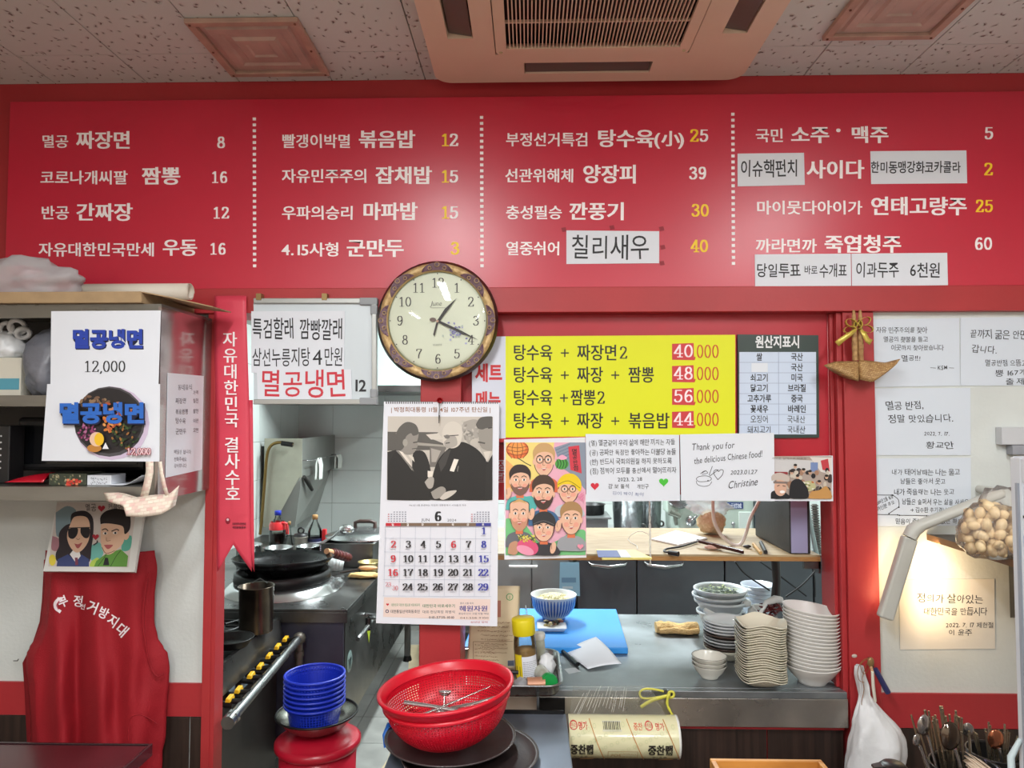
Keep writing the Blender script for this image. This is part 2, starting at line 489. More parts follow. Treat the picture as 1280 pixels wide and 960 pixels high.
struct(bx(XL - .1, XR + .1, YB - .1, YB, 0, CEIL), 'wall_back', CONC)

# front wall, built from its pieces
zh0, zh1 = Z0(392), Z0(361)
xa, xb = X0(262), X0(277)          # left post
xc, xd = X0(527), X0(577)          # middle post
xe, xf = X0(1046), X0(1091)        # right post
CT = 0.764                          # counter top height
w = MB()
w.box(XL, XR, 0, WT, zh0, CEIL)
fw = struct(w, 'wall_front', RED)
lw = struct(bx(XL, xa, 0, .045, 0, zh0), 'wall_front_left', WHITEW)
zb1, zb0 = Z0(852, 100), Z0(893, 100)
struct(bx(XL, xa, -.008, 0, zb0, zb1), 'trim_1', RED)
rw = struct(bx(xf, XR, 0, WT, 0, zh0), 'wall_front_right', WHITEW)
zc1, zc0 = Z0(866, 1180), Z0(909, 1180)
struct(bx(xf, XR, -.008, 0, zc0, zc1), 'trim_2', RED)
def panels(x0, x1, z1, wdt, parent, y=-.006):
    x = x0
    while x < x1 - .01:
        e = min(x + wdt, x1)
        MB().box(x + .0015, e - .0015, y, 0, 0.0, z1 - .003).build('panel', WOOD_DK, parent, bevel=.0015)
        x = e
panels(XL, xa, zb0, .45, lw)
panels(xf, XR, zc0, .45, rw)
# sill wall under the serving window
sw = struct(bx(xd, xe, 0.002, WT, 0, CT - .11), 'wall_front_sill', RED)
zs = Z0(908, 800)
panels(X0(703, 860), xe, zs, .62, sw, y=-.005)
# beam, posts
struct(bx(XL, XR, -.03, 0, zh0, zh1).box(XL, XR, -.022, 0, zh1, zh1 + .0), 'trim_3', REDB, bevel=.002)
p = MB().box(xa, xb, -.018, .046, 0, zh0 - .001)
p.box(xa, xb - .012, -.022, -.018, 0, zh0 - .001)
struct(p, 'trim_4', REDB, bevel=.002)
p = MB().box(xc, xd, -.018, WT + .01, 0, zh0 - .001)
p.box(xc - .012, xc, .05, WT, 0, zh0 - .001)
struct(p, 'trim_5', REDB, bevel=.002)
p = MB().box(xe + .016, xf, -.018, WT + .01, 0, zh0 - .001)
p.box(xe, xe + .016, -.008, WT, CT - .1, zh0 - .001)
p.box(xe - .012, xe, .012, .028, CT + .002, zh0 - .001)
struct(p, 'trim_6', REDB, bevel=.002)
# red fixed panel that closes the upper part of the serving window
zp = Z0(619)
struct(bx(xd, xe - .012, .03, .045, zp, zh0), 'wall_front_window_panel', mat('red_panel', (186, 34, 50), .35, var=.04, rvar=.06))
struct(bx(xd, xe, -.012, .0, zs, CT - .105), 'trim_7', RED)

# kitchen shell
kf = struct(bx(KXL, KXR, WT / 2, KY, -0.1, -.006), 'floor_kitchen', GROUT)
fm = MB().box(.0015, .2985, .0015, .2985, -.006, 0); me = None
for i in range(0, 8):
    for j in range(0, 11):
        x = KXL + .3 * i; y = WT / 2 + .02 + .3 * j
        if y + .3 > KY: continue
        if me is None: t = fm.build('tile', KFLOOR, kf, local=True); me = t.data
        else: t = bpy.data.objects.new('tile', me); COL.objects.link(t); t.parent = kf
        t.location = Vector((x, y, 0)) - ORG[kf.name]
struct(bx(KXL, KXR, WT, KY, 2.55, 2.65), 'ceiling_kitchen', mat('kitchen_ceiling', (226, 226, 220), .7))
kb = struct(bx(KXL - .1, KXR + .1, KY, KY + .1, 0, 2.65), 'wall_back_kitchen', KGROUT)
tmb = MB().box(.0012, .3988, -.006, 0, .0012, .2488); me = None
for i in range(0, 9):
    for j in range(2, 9):
        x = -1.78 + .4 * i - .13 * (i > 0)
        if x + .4 > KXR: continue
        if i == 0:
            t = MB().box(-1.774, -1.5112, KY - .006, KY, .0012 + .25 * j - .08, .2488 + .25 * j - .08).build('tile', KTILE, kb); continue
        if me is None: t = tmb.build('tile', KTILE, kb, local=True); me = t.data
        else: t = bpy.data.objects.new('tile', me); COL.objects.link(t); t.parent = kb
        t.location = Vector((x, KY, .25 * j - .08)) - ORG[kb.name]
kl = struct(bx(KXL - .1, KXL, .046, KY, 0, 2.65), 'wall_left_kitchen', KGROUT)
tmb = MB().box(0, .006, .0012, .3988, .0012, .2488); me = None
for i in range(3, 8):
    for j in range(2, 9):
        y = KY - .006 - .4 * (8 - i)
        if me is None: t = tmb.build('tile', KTILE, kl, local=True); me = t.data
        else: t = bpy.data.objects.new('tile', me); COL.objects.link(t); t.parent = kl
        t.location = Vector((KXL, y, .25 * j - .08)) - ORG[kl.name]
struct(bx(KXR, KXR + .1, WT, KY, 0, 2.65), 'wall_right_kitchen', KTILE)

# ------------------------------------------------------------------ ceiling lamps (dining), kitchen lamps
LAMPW = mat('lamp_housing_white', (235, 235, 232), .4)
LAMPE = mat('lamp_tube_lit', (255, 250, 245), .4, emit=6.0)
for i, (x, y) in enumerate(DINING_LAMPS):
    t = thing('ceiling_lamp', ['white strip lamp on the dining ceiling above the whiteboard side', 'white strip lamp on the dining ceiling above the serving window side',
        'white strip lamp on the rear dining ceiling above the left tables', 'white strip lamp on the rear dining ceiling above the right tables'][i].replace('left tables', 'wall of the doorway side').replace('right tables', 'cooler side'), 'lamp', (x, y, 2.61), 'dining room strip lamps')
    MB().box(x - .08, x + .08, y - .68, y + .68, 2.64, CEIL).build('housing', LAMPW, t)
    MB().cyl((x - .04, y - .65, 2.625), (x - .04, y + .65, 2.625), .013).cyl((x + .04, y - .65, 2.625), (x + .04, y + .65, 2.625), .013).build('lamp_tube', LAMPE, t)
for i, (x, y) in enumerate(KITCHEN_LAMPS):
    t = thing('kitchen_lamp', ['white strip lamp on the kitchen ceiling above the wok range', 'white strip lamp on the kitchen ceiling above the steel fridge'][i], 'lamp', (x, y, 2.51), 'kitchen strip lamps')
    MB().box(x - .08, x + .08, y - .62, y + .62, 2.53, 2.549).build('housing', LAMPW, t)
    MB().cyl((x - .04, y - .6, 2.517), (x - .04, y + .6, 2.517), .012).cyl((x + .04, y - .6, 2.517), (x + .04, y + .6, 2.517), .012).build('lamp_tube', LAMPE, t)

# unlit square ceiling fixtures
BROWN = mat('aged_diffuser', (200, 172, 160), .35, var=.15, vscale=9)
BROWN2 = mat('aged_frame', (200, 164, 148), .5, var=.15, vscale=12)
for (x0, y0, lab) in ((-.93, -.37, 'unlit square ceiling light with brown stepped diffuser above the menu columns 멸공 and 빨갱이'), (.83, -.545, 'unlit square ceiling light with brown stepped diffuser, cut by the photo top edge beyond the air conditioner')):
    lab = 'unlit brown square ceiling light between doorway side and air conditioner' if x0 < 0 else 'unlit brown square ceiling light on the cooler side of the air conditioner'
    t = thing('ceiling_light', lab, 'light', (x0 + .155, y0 + .155, CEIL), 'unlit ceiling lights')
    f = MB(); s = .31; zz = CEIL - .001
    a, b = x0, x0 + s; c, d = y0, y0 + s
    f.box(a, b, c, c + .022, zz - .014, zz).box(a, b, d - .022, d, zz - .014, zz).box(a, a + .022, c + .022, d - .022, zz - .014, zz).box(b - .022, b, c + .022, d - .022, zz - .014, zz)
    f.build('frame', BROWN2, t, bevel=.002)
    g = MB(); cx, cy = x0 + s / 2, y0 + s / 2; steps = [(.132, -.004), (.118, -.004), (.112, -.010), (.09, -.010), (.082, -.005), (.064, -.005), (.056, -.012), (.036, -.012), (.03, -.008)]
    vs = []
    for h, dz in steps: vs += [(cx - h, cy - h, zz + dz), (cx + h, cy - h, zz + dz), (cx + h, cy + h, zz + dz), (cx - h, cy + h, zz + dz)]
    fs = [(4 * k + i, 4 * k + (i + 1) % 4, 4 * k + 4 + (i + 1) % 4, 4 * k + 4 + i) for k in range(len(steps) - 1) for i in range(4)]
    n = len(vs) - 4; fs.append((n, n + 1, n + 2, n + 3))
    g.add(vs, fs); g.build('diffuser', BROWN, t)
    for sx_ in (a + .011, b - .011):
        for sy_ in (c + .011, d - .011, (c + d) / 2):
            MB().cyl((sx_, sy_, zz - .0165), (sx_, sy_, zz - .0135), .0035, n=8).build('screw', mat('rusty_screw', (110, 66, 50), .6), t)

# air conditioner cassette
def rounded_slab(mb, x0, x1, y0, y1, z0, z1, r, holes, m=0):
    xs = sorted({x0, x0 + r, x1 - r, x1} | {h[0] for h in holes} | {h[1] for h in holes})
    ys = sorted({y0, y0 + r, y1 - r, y1} | {h[2] for h in holes} | {h[3] for h in holes})
    def full(i, j):
        if i < 0 or j < 0 or i >= len(xs) - 1 or j >= len(ys) - 1: return False
        cx, cy = (xs[i] + xs[i + 1]) / 2, (ys[j] + ys[j + 1]) / 2
        if (cx < x0 + r or cx > x1 - r) and (cy < y0 + r or cy > y1 - r): return False
        return not any(h[0] < cx < h[1] and h[2] < cy < h[3] for h in holes)
    for i in range(len(xs) - 1):
        for j in range(len(ys) - 1):
            if not full(i, j): continue
            a, b, c, d = xs[i], xs[i + 1], ys[j], ys[j + 1]
            mb.add([(a, c, z0), (b, c, z0), (b, d, z0), (a, d, z0), (a, c, z1), (b, c, z1), (b, d, z1), (a, d, z1)],
                   [(0, 3, 2, 1), (4, 5, 6, 7)] + ([] if full(i, j - 1) else [(0, 1, 5, 4)]) + ([] if full(i + 1, j) else [(1, 2, 6, 5)]) +
                   ([] if full(i, j + 1) else [(2, 3, 7, 6)]) + ([] if full(i - 1, j) else [(3, 0, 4, 7)]), m)
    for (cx, cy, a0) in ((x0 + r, y0 + r, pi), (x1 - r, y0 + r, 1.5 * pi), (x1 - r, y1 - r, 0), (x0 + r, y1 - r, .5 * pi)):
        P = [(cx, cy)] + [(cx + r * cos(a0 + k * pi / 16), cy + r * sin(a0 + k * pi / 16)) for k in range(9)]
        n = len(P)
        mb.add([(*q, z0) for q in P] + [(*q, z1) for q in P], [tuple(range(n - 1, -1, -1)), tuple(range(n, 2 * n))], m)
        mb.add([(*q, z0) for q in P] + [(*q, z1) for q in P], [(k, k + 1, k + 1 + n, k + n) for k in range(1, n - 1)], m, True)
ACM = mat('aircon_plastic', (228, 202, 180), .38, var=.04, vscale=3)
ACD = mat('aircon_dark', (34, 30, 30), .6)
ACF = mat('aircon_flap', (92, 84, 78), .4)
ax0, ax1, ay0, ay1 = -.285, .655, -1.0, -.055
t = thing('air_conditioner', 'beige ceiling cassette air conditioner with dark slatted intake grille', 'air conditioner', (.185, -.53, CEIL))
slots = [(-.012, .365, -.176, -.11), (-.222, -.152, -.74, -.315), (.525, .592, -.74, -.325), (-.012, .365, -.93, -.87)]
gr = (-.095, .458, -.80, -.225)
b = MB(); rounded_slab(b, ax0, ax1, ay0, ay1, 2.632, CEIL - .001, .05, slots + [gr]); b.build('panel', ACM, t)
MB().box(ax0 + .03, ax1 - .03, ay0 + .03, ay1 - .03, CEIL - .006, CEIL - .002).build('inner_body', ACD, t)
g = MB(); rounded_slab(g, gr[0] + .003, gr[1] - .003, gr[2] + .003, gr[3] - .003, 2.629, 2.640, .02, [(-.062, .425, -.755, -.262)])
gi = g.build('intake_grille', ACM, t)
g = MB()
for k in range(1, 48):
    x = -.062 + .487 * k / 48
    g.box(x - .0016, x + .0016, -.755, -.262, 2.632, 2.640)
g.box(-.062, .425, -.388, -.384, 2.634, 2.642); g.box(-.062, .425, -.60, -.596, 2.634, 2.642)
g.build('slat', ACM, gi)
for h in slots:
    f = MB(); cx0, cx1, cy0, cy1 = h
    f.hexa([(cx0 + .004, cy0 + .004, 2.646), (cx1 - .004, cy0 + .004, 2.636 if cx1 - cx0 < .1 else 2.646), (cx1 - .004, cy1 - .004, 2.636), (cx0 + .004, cy1 - .004, 2.646 if cx1 - cx0 < .1 else 2.636),
            (cx0 + .004, cy0 + .004, 2.650), (cx1 - .004, cy0 + .004, 2.640 if cx1 - cx0 < .1 else 2.650), (cx1 - .004, cy1 - .004, 2.640), (cx0 + .004, cy1 - .004, 2.650 if cx1 - cx0 < .1 else 2.640)])
    f.build('flap', ACF, t)
for x, y in ((-.078, -.243), (.44, -.243)):
    MB().cyl((x, y, 2.627), (x, y, 2.63), .005, n=12).build('screw', mat('pale_screw', (200, 190, 150), .4), t)

# ================================================================== MENU BOARD
BOARDRED = mat('menu_board_red', (202, 26, 58), .36, var=.03, vscale=2, spec=.55, coat=.38)
BOARDRED.node_tree.nodes['Principled BSDF'].inputs['Coat Roughness'].default_value = .30
by = -.02
bz1, bz0 = PY(640, 120.5, by).z, PY(640, 361, by).z
bxl = PY(9, 240, by).x
mb_root = thing('menu_board', 'long glossy red menu board with white Korean dish names under the ceiling', 'menu', ((bxl + XR) / 2, by, bz0))
MB().box(bxl, XR - .05, by, -.0005, bz0, bz1).build('board', BOARDRED, mb_root, bevel=.0015)
PINKW = (255, 248, 249); YEL = (255, 214, 40)
fnb = on_wall(by)
def menu_line(parts, prices, dy=0):
    for (txt, x0, x1, base, size) in parts:
        a = Art(fnb, lift=.0006, seed=len(txt))
        a.text(txt, x0, base, size * 1.04, PINKW, w=.012 if size > 19 else .010, width=x1 - x0, dbl=.020 if size > 19 else .012, jit=.012)
        a.build('lettering', mb_root)
    for (txt, x, base, h, col) in prices:
        a = Art(fnb, lift=.0006)
        a.digits(txt, x, base, h, col, wv=.16, th=.09, sx=1.12 if len(txt) == 1 else 1.05, gap=.10)
        a.build('price', mb_root)
Wc = PINKW
menu_line([('멸공', 52, 86, 183.5, 17), ('짜장면', 95, 164, 184, 23)], [('8', 271, 185, 14, Wc)])
menu_line([('코로나개씨팔', 50, 160, 229, 18), ('짬뽕', 177, 226, 229, 23)], [('16', 264, 228.5, 14, Wc)])
menu_line([('반공', 51, 87, 273, 18), ('간짜장', 95, 166, 274, 23)], [('12', 266, 273, 14, Wc)])
menu_line([('자유대한민국만세', 48, 194, 319, 18), ('우동', 203, 247, 318, 22)], [('16', 262, 318, 14, Wc)])
menu_line([('빨갱이박멸', 352, 439, 183.5, 18), ('볶음밥', 448, 519, 183, 23)], [('1', 551, 182.5, 15, YEL), ('2', 561.5, 182.5, 15, Wc)])
menu_line([('자유민주주의', 352, 460, 227, 18), ('잡채밥', 469, 540, 228, 23)], [('1', 551, 228, 15, YEL), ('5', 561.5, 228, 15, Wc)])
menu_line([('우파의승리', 352, 443, 273, 18), ('마파밥', 453, 522, 273, 23)], [('1', 551, 273, 15, YEL), ('5', 561.5, 273, 15, Wc)])
menu_line([('4.15사형', 352, 425, 319, 18), ('군만두', 433, 505, 319, 23)], [('3', 563, 318, 15, YEL)])
menu_line([('부정선거특검', 632, 736, 181.5, 18), ('탕수육', 746, 818, 182, 23), ('(小)', 817, 856, 181, 20)], [('2', 862, 177, 15, YEL), ('5', 874, 177, 15, Wc)])
menu_line([('선관위해체', 631, 718, 226.5, 18), ('양장피', 728, 797, 227, 24)], [('39', 861, 224, 15, Wc)])
menu_line([('충성필승', 632, 703, 272.5, 18), ('깐풍기', 711, 782, 273, 23)], [('30', 864, 270.5, 15, YEL)])
menu_line([('열중쉬어', 632, 701, 317.5, 18)], [('40', 863, 315, 15, YEL)])
menu_line([('국민', 944, 980, 176.5, 18), ('소주', 988, 1037, 177, 22), ('·', 1044, 1052, 174, 30), ('맥주', 1063, 1111, 177, 22)], [('5', 1230, 174, 15, Wc)])
menu_line([('사이다', 1008, 1080, 221, 24)], [('2', 1229.5, 219, 15, YEL)])
menu_line([('마이뭇다아이가', 945, 1078, 266.5, 18), ('연태고량주', 1088, 1209, 267, 24)], [('25', 1219, 265, 15, YEL)])
menu_line([('까라면까', 944, 1021, 314, 18), ('죽엽청주', 1030, 1127, 314, 23)], [('60', 1218, 312, 15, Wc)])
for cx, ya, yb_ in ((318, 147, 338), (602, 145, 338), (916, 141, 335)):
    a = Art(fnb, lift=.0006); y = ya; n = 26; stp = (yb_ - ya) / n
    for k in range(n): 
        yy = ya + k * stp
        a.rect(cx - 2.1 + (k / n) * .6, yy, cx + 2.1 + (k / n) * .6, yy + stp * .5, PINKW)
    a.build('dotted_divider', mb_root)

# white price strips stuck on the board
PAPER = mat('white_paper', (226, 230, 238), .6, bump=.03, bscale=30)
PAPERB = mat('bluish_paper', (214, 222, 232), .55, bump=.04, bscale=12)
INKB = (34, 34, 40)
def strip(lab, q, texts, y=by - .0008, seed=3, col=INKB):
    r = sheet('price_strip', lab, 'price strip', q, y - .0012, PAPER, th=.0011, group='white strips stuck on the menu board')
    a = Art(on_wall(y - .0012), lift=.0004, seed=seed)
    for (txt, x0, x1, base, size, wt) in texts: a.text(txt, x0, base, size, col, w=wt, width=x1 - x0, jit=.04)
    a.build('lettering', r)
    return r
r = strip('white strip with four large marker syllables, stuck in the third menu column', [(708, 288), (824, 289), (824, 329), (708, 330)], [('칠리새우', 713, 812, 321, 33, .004)])
for x, y in ((705, 287), (765, 284.5), (827, 286), (828.5, 309), (827.5, 329)):
    a = Art(on_wall(by - .0012), lift=.0006); a.poly([(x - 3.5, y - 2), (x + 2, y - 3), (x + 3.5, y + 2), (x - 2, y + 3)], (150, 26, 44)); a.build('tape', r)
strip('small white strip with five marker syllables at the start of a menu line', [(922, 192), (1005, 191), (1006, 231), (922, 233)], [('이슈핵펀치', 925, 998, 219, 23, .012)])
strip('white strip with ten small syllables, highest strip beside the yellow price 2', [(1088, 189), (1208, 188), (1209, 229), (1089, 230)], [('한미동맹강화코카콜라', 1088, 1201, 215, 16, .015)])
strip('white strip on the menu board bottom edge, touching the dotted divider side', [(943.5, 318), (1063.5, 317), (1064, 358), (944, 359.5)], [('당일투표', 945, 1001, 345, 19, .012), ('바로', 1005, 1022, 342, 12, .01), ('수개표', 1024, 1059, 345, 18, .01)])
strip('white strip on the menu board bottom edge, the one ending with a price of 6', [(1064.5, 317), (1184, 316), (1185, 356.5), (1065, 358)], [('이과두주', 1069, 1124, 345, 21, .008), ('6천원', 1137, 1176, 345, 20, .008)])
# ================================================================== WALL-HUNG THINGS
def plane_fn(a, b, c):
    a, b, c = Vector(a), Vector(b), Vector(c); n = (b - a).cross(c - a).normalized()
    if n.y > 0: n = -n
    def fn(x, y):
        d = ray(x, y); return CAM + d * ((a - CAM).dot(n) / d.dot(n))
    return fn, n
def tilted(name, label, cat, q, Ys, m, th=.001, part='paper', group=None, cell=None):
    """sheet whose four pixel corners (tl,tr,br,bl) lie at depths Ys (top, bottom)"""
    tl, tr, bl = PY(*q[0], Ys[0]), PY(*q[1], Ys[0]), PY(*q[3], Ys[1])
    fn, n = plane_fn(tl, tr, bl)
    c = [fn(*p) for p in q]
    org = (c[2] + c[3]) / 2
    root = thing(name, label, cat, org, group)
    b = [p - n * th for p in c]
    MB().slab([c[3], c[2], c[1], c[0]], [b[3], b[2], b[1], b[0]]).build(part, m, root)
    return root, fn, n
def shift(fn, ox, oy, s): return lambda u, v: fn(ox + u / s, oy + v / s)

# ---- clock
t = thing('wall_clock', 'round wall clock with ornate gold and purple rim showing about four minutes past 1:15', 'clock', PY(546.5, 476, -.04))
t['label'] = 'round wall clock with dark edge and ornate gold and purple rim'
cc = PY(546.5, 401, -.065); R0 = (PY(622.5, 401, -.065).x - PY(470.5, 401, -.065).x) / 2
MX = Matrix.Rotation(pi / 2, 4, 'X')
RIMD = mat('clock_edge', (52, 34, 30), .35)
GOLD = mat('clock_gold', (214, 184, 132), .38, metal=.25, rgb2=(180, 146, 96), vscale=70, bump=.3, bscale=150)
PURP = mat('clock_purple', (120, 88, 100), .4, rgb2=(78, 52, 66), vscale=90, bump=.3, bscale=150)
FACE = mat('clock_face', (222, 226, 206), .5)
def ringp(prof): return prof
mbk = MB().lathe([(R0 * .80, .0), (R0 * .95, .002), (R0, .012), (R0, .022), (R0 * .955, .033)], 72, mtx=MX, c=(cc.x, -.033, cc.z), cap0=True)
mbk.build('case', RIMD, t)
MB().lathe([(R0 * .955, .031), (R0 * .95, .036), (R0 * .88, .040), (R0 * .83, .034), (R0 * .815, .026)], 72, mtx=MX, c=(cc.x, -.033, cc.z)).build('rim', GOLD, t)
for k in range(8):
    orn = MB()
    a0 = pi / 2 + k * pi / 4
    P = []
    for j in range(-8, 9):
        u = j / 8; a = a0 + u * .31
        ro = R0 * (.955 - .02 * abs(u) - .09 * abs(u) ** 3)
        P.append((ro, a))
    Q = [(R0 * .832, a0 + u / 8 * .31) for u in range(8, -9, -1)]
    pts = [Vector((cc.x + r * cos(a), -.0755 + (.004 if r < R0 * .86 else .0), cc.z + r * sin(a))) for r, a in P + Q]
    n = len(P)
    for i in range(n - 1):
        orn.add([pts[i], pts[i + 1], pts[2 * n - 2 - i], pts[2 * n - 1 - i]], [(0, 1, 2, 3)])
    orn.build('purple_ornament', PURP, t)
for k in range(8):
    sc_ = MB()
    a0 = pi / 2 + k * pi / 4
    for j, rr, r in ((-.14, .87, .005), (.14, .87, .005), (0, .92, .007)):
        c0 = (cc.x + R0 * rr * cos(a0 + j), -.0765, cc.z + R0 * rr * sin(a0 + j))
        sc_.torus(c0, r, .0010, n=14, k=5, mtx=MX)
    sc_.build('gold_scroll', GOLD, t)
MB().lathe([(R0 * .818, .022), (.0005, .022)], 64, mtx=MX, c=(cc.x, -.033, cc.z)).build('clock_face', FACE, t)
fy = -.0552
a = Art(on_wall(fy), lift=.0004)
DK = (64, 60, 60)
R = 75.5 * .815
for k in range(60):
    an = radians(6 * k)
    if k % 5 == 0: a.ell(546.8 + 59 * sin(an), 401 - 59 * cos(an), .8, .8, DK, n=8)
for k in range(1, 13):
    an = radians(30 * k); x = 546.8 + 47.5 * sin(an); y = 401.5 - 47.5 * cos(an)
    a.digits(str(k), x + .6, y + 5.5, 12, DK, wv=.11, th=.04, align='c', sx=1.0, gap=.06)
a.text('June', 546, 382, 8, (120, 118, 115), align='c', shear=.25)
a.rect(538, 384.5, 557, 385, (160, 158, 150))
for k in range(60):
    r = abs(a.R.gauss(0, 6)); q = a.R.uniform(0, 6.28)
    a.ell(572 + r * cos(q) * 1.3, 415 + r * sin(q), 1.6, 1.2, a.R.choice([(150, 150, 196), (176, 178, 214), (120, 118, 170), (190, 200, 190)]), rot=a.R.uniform(0, 180), n=7)
a.text('QUARTZ', 547, 432, 2.6, (110, 110, 105), align='c')
a.ell(547, 401, 0.1, .1, DK)
a.build('numerals', t)
h = Art(on_wall(fy - .004), lift=.0006)
h.poly([(545.6, 402), (556, 386), (571, 372.5), (559.5, 388.5), (548.6, 403)], (40, 36, 36))
h.poly([(546.2, 400), (541.5, 418), (543, 421), (548, 403)], (60, 50, 48))
h.ell(541, 399.5, 4, 2.5, (110, 90, 84))
h.build('hour_hand', t)
h = Art(on_wall(fy - .005), lift=.0012)
h.poly([(546.5, 400), (548, 403.5), (576, 416.5), (598, 425), (577, 413.5), (549, 400.5)], (44, 40, 42)).ell(546.8, 401.5, 1.6, 1.6, (190, 150, 130))
h.build('minute_hand', t)
dome = MB().lathe([(R0 * .815 * sin(q * pi / 2 * 1.0), .026 + .016 * cos(q * pi / 2)) for q in [k / 10 for k in range(10, -1, -1)]][:-1] + [(.0004, .042)], 64, mtx=MX, c=(cc.x, -.033, cc.z))
dome.build('glass_cover', thin_glass('clear_glass'), t)

# ---- whiteboard
q = [(317, 373), (470, 373.5), (469, 504), (317, 503.5)]
t, fn, n = tilted('whiteboard', 'grey framed whiteboard with taped hand-lettered specials above the kitchen doorway', 'board', q, (-.042, -.042), mat('whiteboard_face', (206, 216, 222), .25), th=.012, part='board')
ALU = mat('aluminium_frame', (176, 178, 176), .35, metal=.6)
fr = MB()
def bar(mb, x0, y0, x1, y1, Ya=-.052, Yb=-.03):
    p = [PY(x0, y1, Ya), PY(x1, y1, Ya), PY(x1, y0, Ya), PY(x0, y0, Ya)]
    bb = [Vector((v.x, Yb, v.z)) for v in p]
    mb.slab(p, bb)
bar(fr, 316.6, 372.5, 471, 379); bar(fr, 316.6, 499, 470, 505.5); bar(fr, 464.5, 379, 470.5, 499)
fr.build('frame', ALU, t, bevel=.002)
cn = MB(); bar(cn, 449, 497, 471, 506, -.053); bar(cn, 462.5, 486, 471, 497, -.053); cn.build('corner_cap', mat('grey_plastic', (150, 154, 158), .5), t, bevel=.003)
cn = MB(); bar(cn, 449, 371.8, 471.5, 381, -.053); bar(cn, 462.5, 381, 471.5, 393, -.053)
cn.build('corner_cap', mat('grey_plastic', (150, 154, 158), .5), t, bevel=.003)
for x in (324, 406):
    MB().box(*(lambda p: (p.x - .008, p.x + .008, -.056, -.03, p.z - .008, p.z + .012))(PY(x, 372, -.05))).build('hanging_clip', mat('brass_clip', (150, 126, 84), .4, metal=.7), t)
strip('white paper taped on the whiteboard, top two lines of black marker', [(314, 389), (431, 388.5), (430, 468), (314, 466)],
      [('특검할래', 315, 368, 421, 28, .008), ('깜빵깔래', 374, 429, 422, 28, .008), ('삼선누릉지탕', 315, 388, 456, 25, .004), ('4', 391, 404, 456, 26, 0), ('만원', 405, 429, 455, 25, .002)], y=-.0432)['group'] = 'papers on the whiteboard'
strip('white strip with large red marker syllables along the whiteboard bottom', [(321, 463), (439, 461.5), (440, 502), (322, 502)],
      [('멸공냉면', 325, 434, 493, 37, .008)], y=-.0446, col=(206, 50, 66))['group'] = 'papers on the whiteboard'
a = Art(on_wall(-.0424)); a.text('12', 441, 489, 20, INKB, w=.02, width=18, jit=.03); a.build('lettering', t)

# ---- red ribbon banner
RIB = mat('red_ribbon', (226, 70, 92), .45, bump=.04, bscale=200, var=.04)
t = thing('ribbon_banner', 'vertical red ribbon with white Korean slogan and swallowtail end on the doorway post', 'banner', PY(292, 716, -.04))
def ribfn(u, v):
    y = 370 + 345 * v
    x0, x1 = 268 + 4 * v, 308.5 + 6 * v
    p = PY(x0 + (x1 - x0) * u, y, -.037); return Vector((p.x, -.037 - .004 * sin(u * pi) - .004 * sin(v * 9 + u), p.z))
r = MB()
nv = 40; vs = []; 
for j in range(nv + 1):
    for i in range(9):
        u = i / 8; v = j / nv
        vmax = 1.0 if True else 1
        vv = v * (1 - .0) if v < 1 else 1
        lim = 1.0 - .10 * (1 - abs(u - .5) * 2)
        vs.append(ribfn(u, v * lim))
r.add(vs, [(j * 9 + i, j * 9 + i + 1, (j + 1) * 9 + i + 1, (j + 1) * 9 + i) for j in range(nv) for i in range(8)], 0, True)
r.build('ribbon', RIB, t, solid=.0008)
a = Art(on_wall(-.0445), lift=.0012)
for i, ch in enumerate('자유대한민국'):
    a.text(ch, 287.5 + .45 * i, 431.5 + 20.2 * i, 20, PINKW, dbl=.014, w=.004, align='c')
for i, ch in enumerate('결사수호'):
    a.text(ch, 290 + .4 * i, 564 + 20.3 * i, 21, PINKW, dbl=.014, w=.004, align='c')
a.text('자유민주시민연대', 299, 656, 3.4, (60, 20, 40), align='c', w=.02, width=17); a.text('국민운동본부', 299, 660.5, 3.4, (60, 20, 40), align='c', w=.02, width=17)
a.ell(285, 651, 3, 4, (150, 30, 50)); a.ell(285, 649.5, 1.6, 1.6, (235, 190, 200))
a.build('lettering', t)
r = MB().grid(lambda u, v: Vector((lambda p: (p.x, -.028, p.z))(PY(306 + 10 * u + 2 * v, 500 + (215 - 22 * (1 - u)) * v, -.028))), 3, 12)
r.build('ribbon_tail', RIB, t, solid=.0008)

# ---- steel wall cabinet with open shelves
STEEL = mat('brushed_steel', (150, 148, 142), .32, metal=.85, var=.15, vscale=3, rvar=.08, bump=.02, bscale=200, stretch=(1, 1, 6))
STEELR = mat('reflective_steel', (170, 160, 158), .18, metal=.9, rvar=.08, vscale=3)
CY = -.33; XC = X0(267)
zq = lambda py, px=150: PY(px, py, CY).z
t = thing('wall_cabinet', 'open stainless steel wall cabinet with two shelves of bags and boxes', 'cabinet', ((XL + XC) / 2, CY / 2, zq(626)))
ztop, zbot, zmid, zmid0 = zq(380), zq(626), zq(494), zq(508)
XB = XL + .2
MB().box(XB, XC, CY, -.002, ztop - .008, ztop).box(XB + .008, XC - .008, CY, CY + .012, zq(397), ztop - .008).build('top_panel', STEEL, t)
MB().box(XC - .008, XC, CY, -.002, zbot, ztop - .008).build('side_panel', STEELR, t)
MB().box(XB, XB + .008, CY, -.002, zbot, ztop - .008).build('side_panel', STEELR, t)
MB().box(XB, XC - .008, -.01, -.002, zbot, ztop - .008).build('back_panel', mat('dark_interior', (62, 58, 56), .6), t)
MB().box(XB + .008, XC - .008, CY, -.01, zmid0, zmid).build('shelf', STEEL, t)
MB().box(XB + .008, XC - .008, CY, -.01, zbot, zbot + .037).build('shelf', STEEL, t)
MB().box(PY(184, 500, CY).x, XC - .008, CY + .002, CY + .01, zbot + .037, ztop - .01).build('front_stile', STEEL, t)

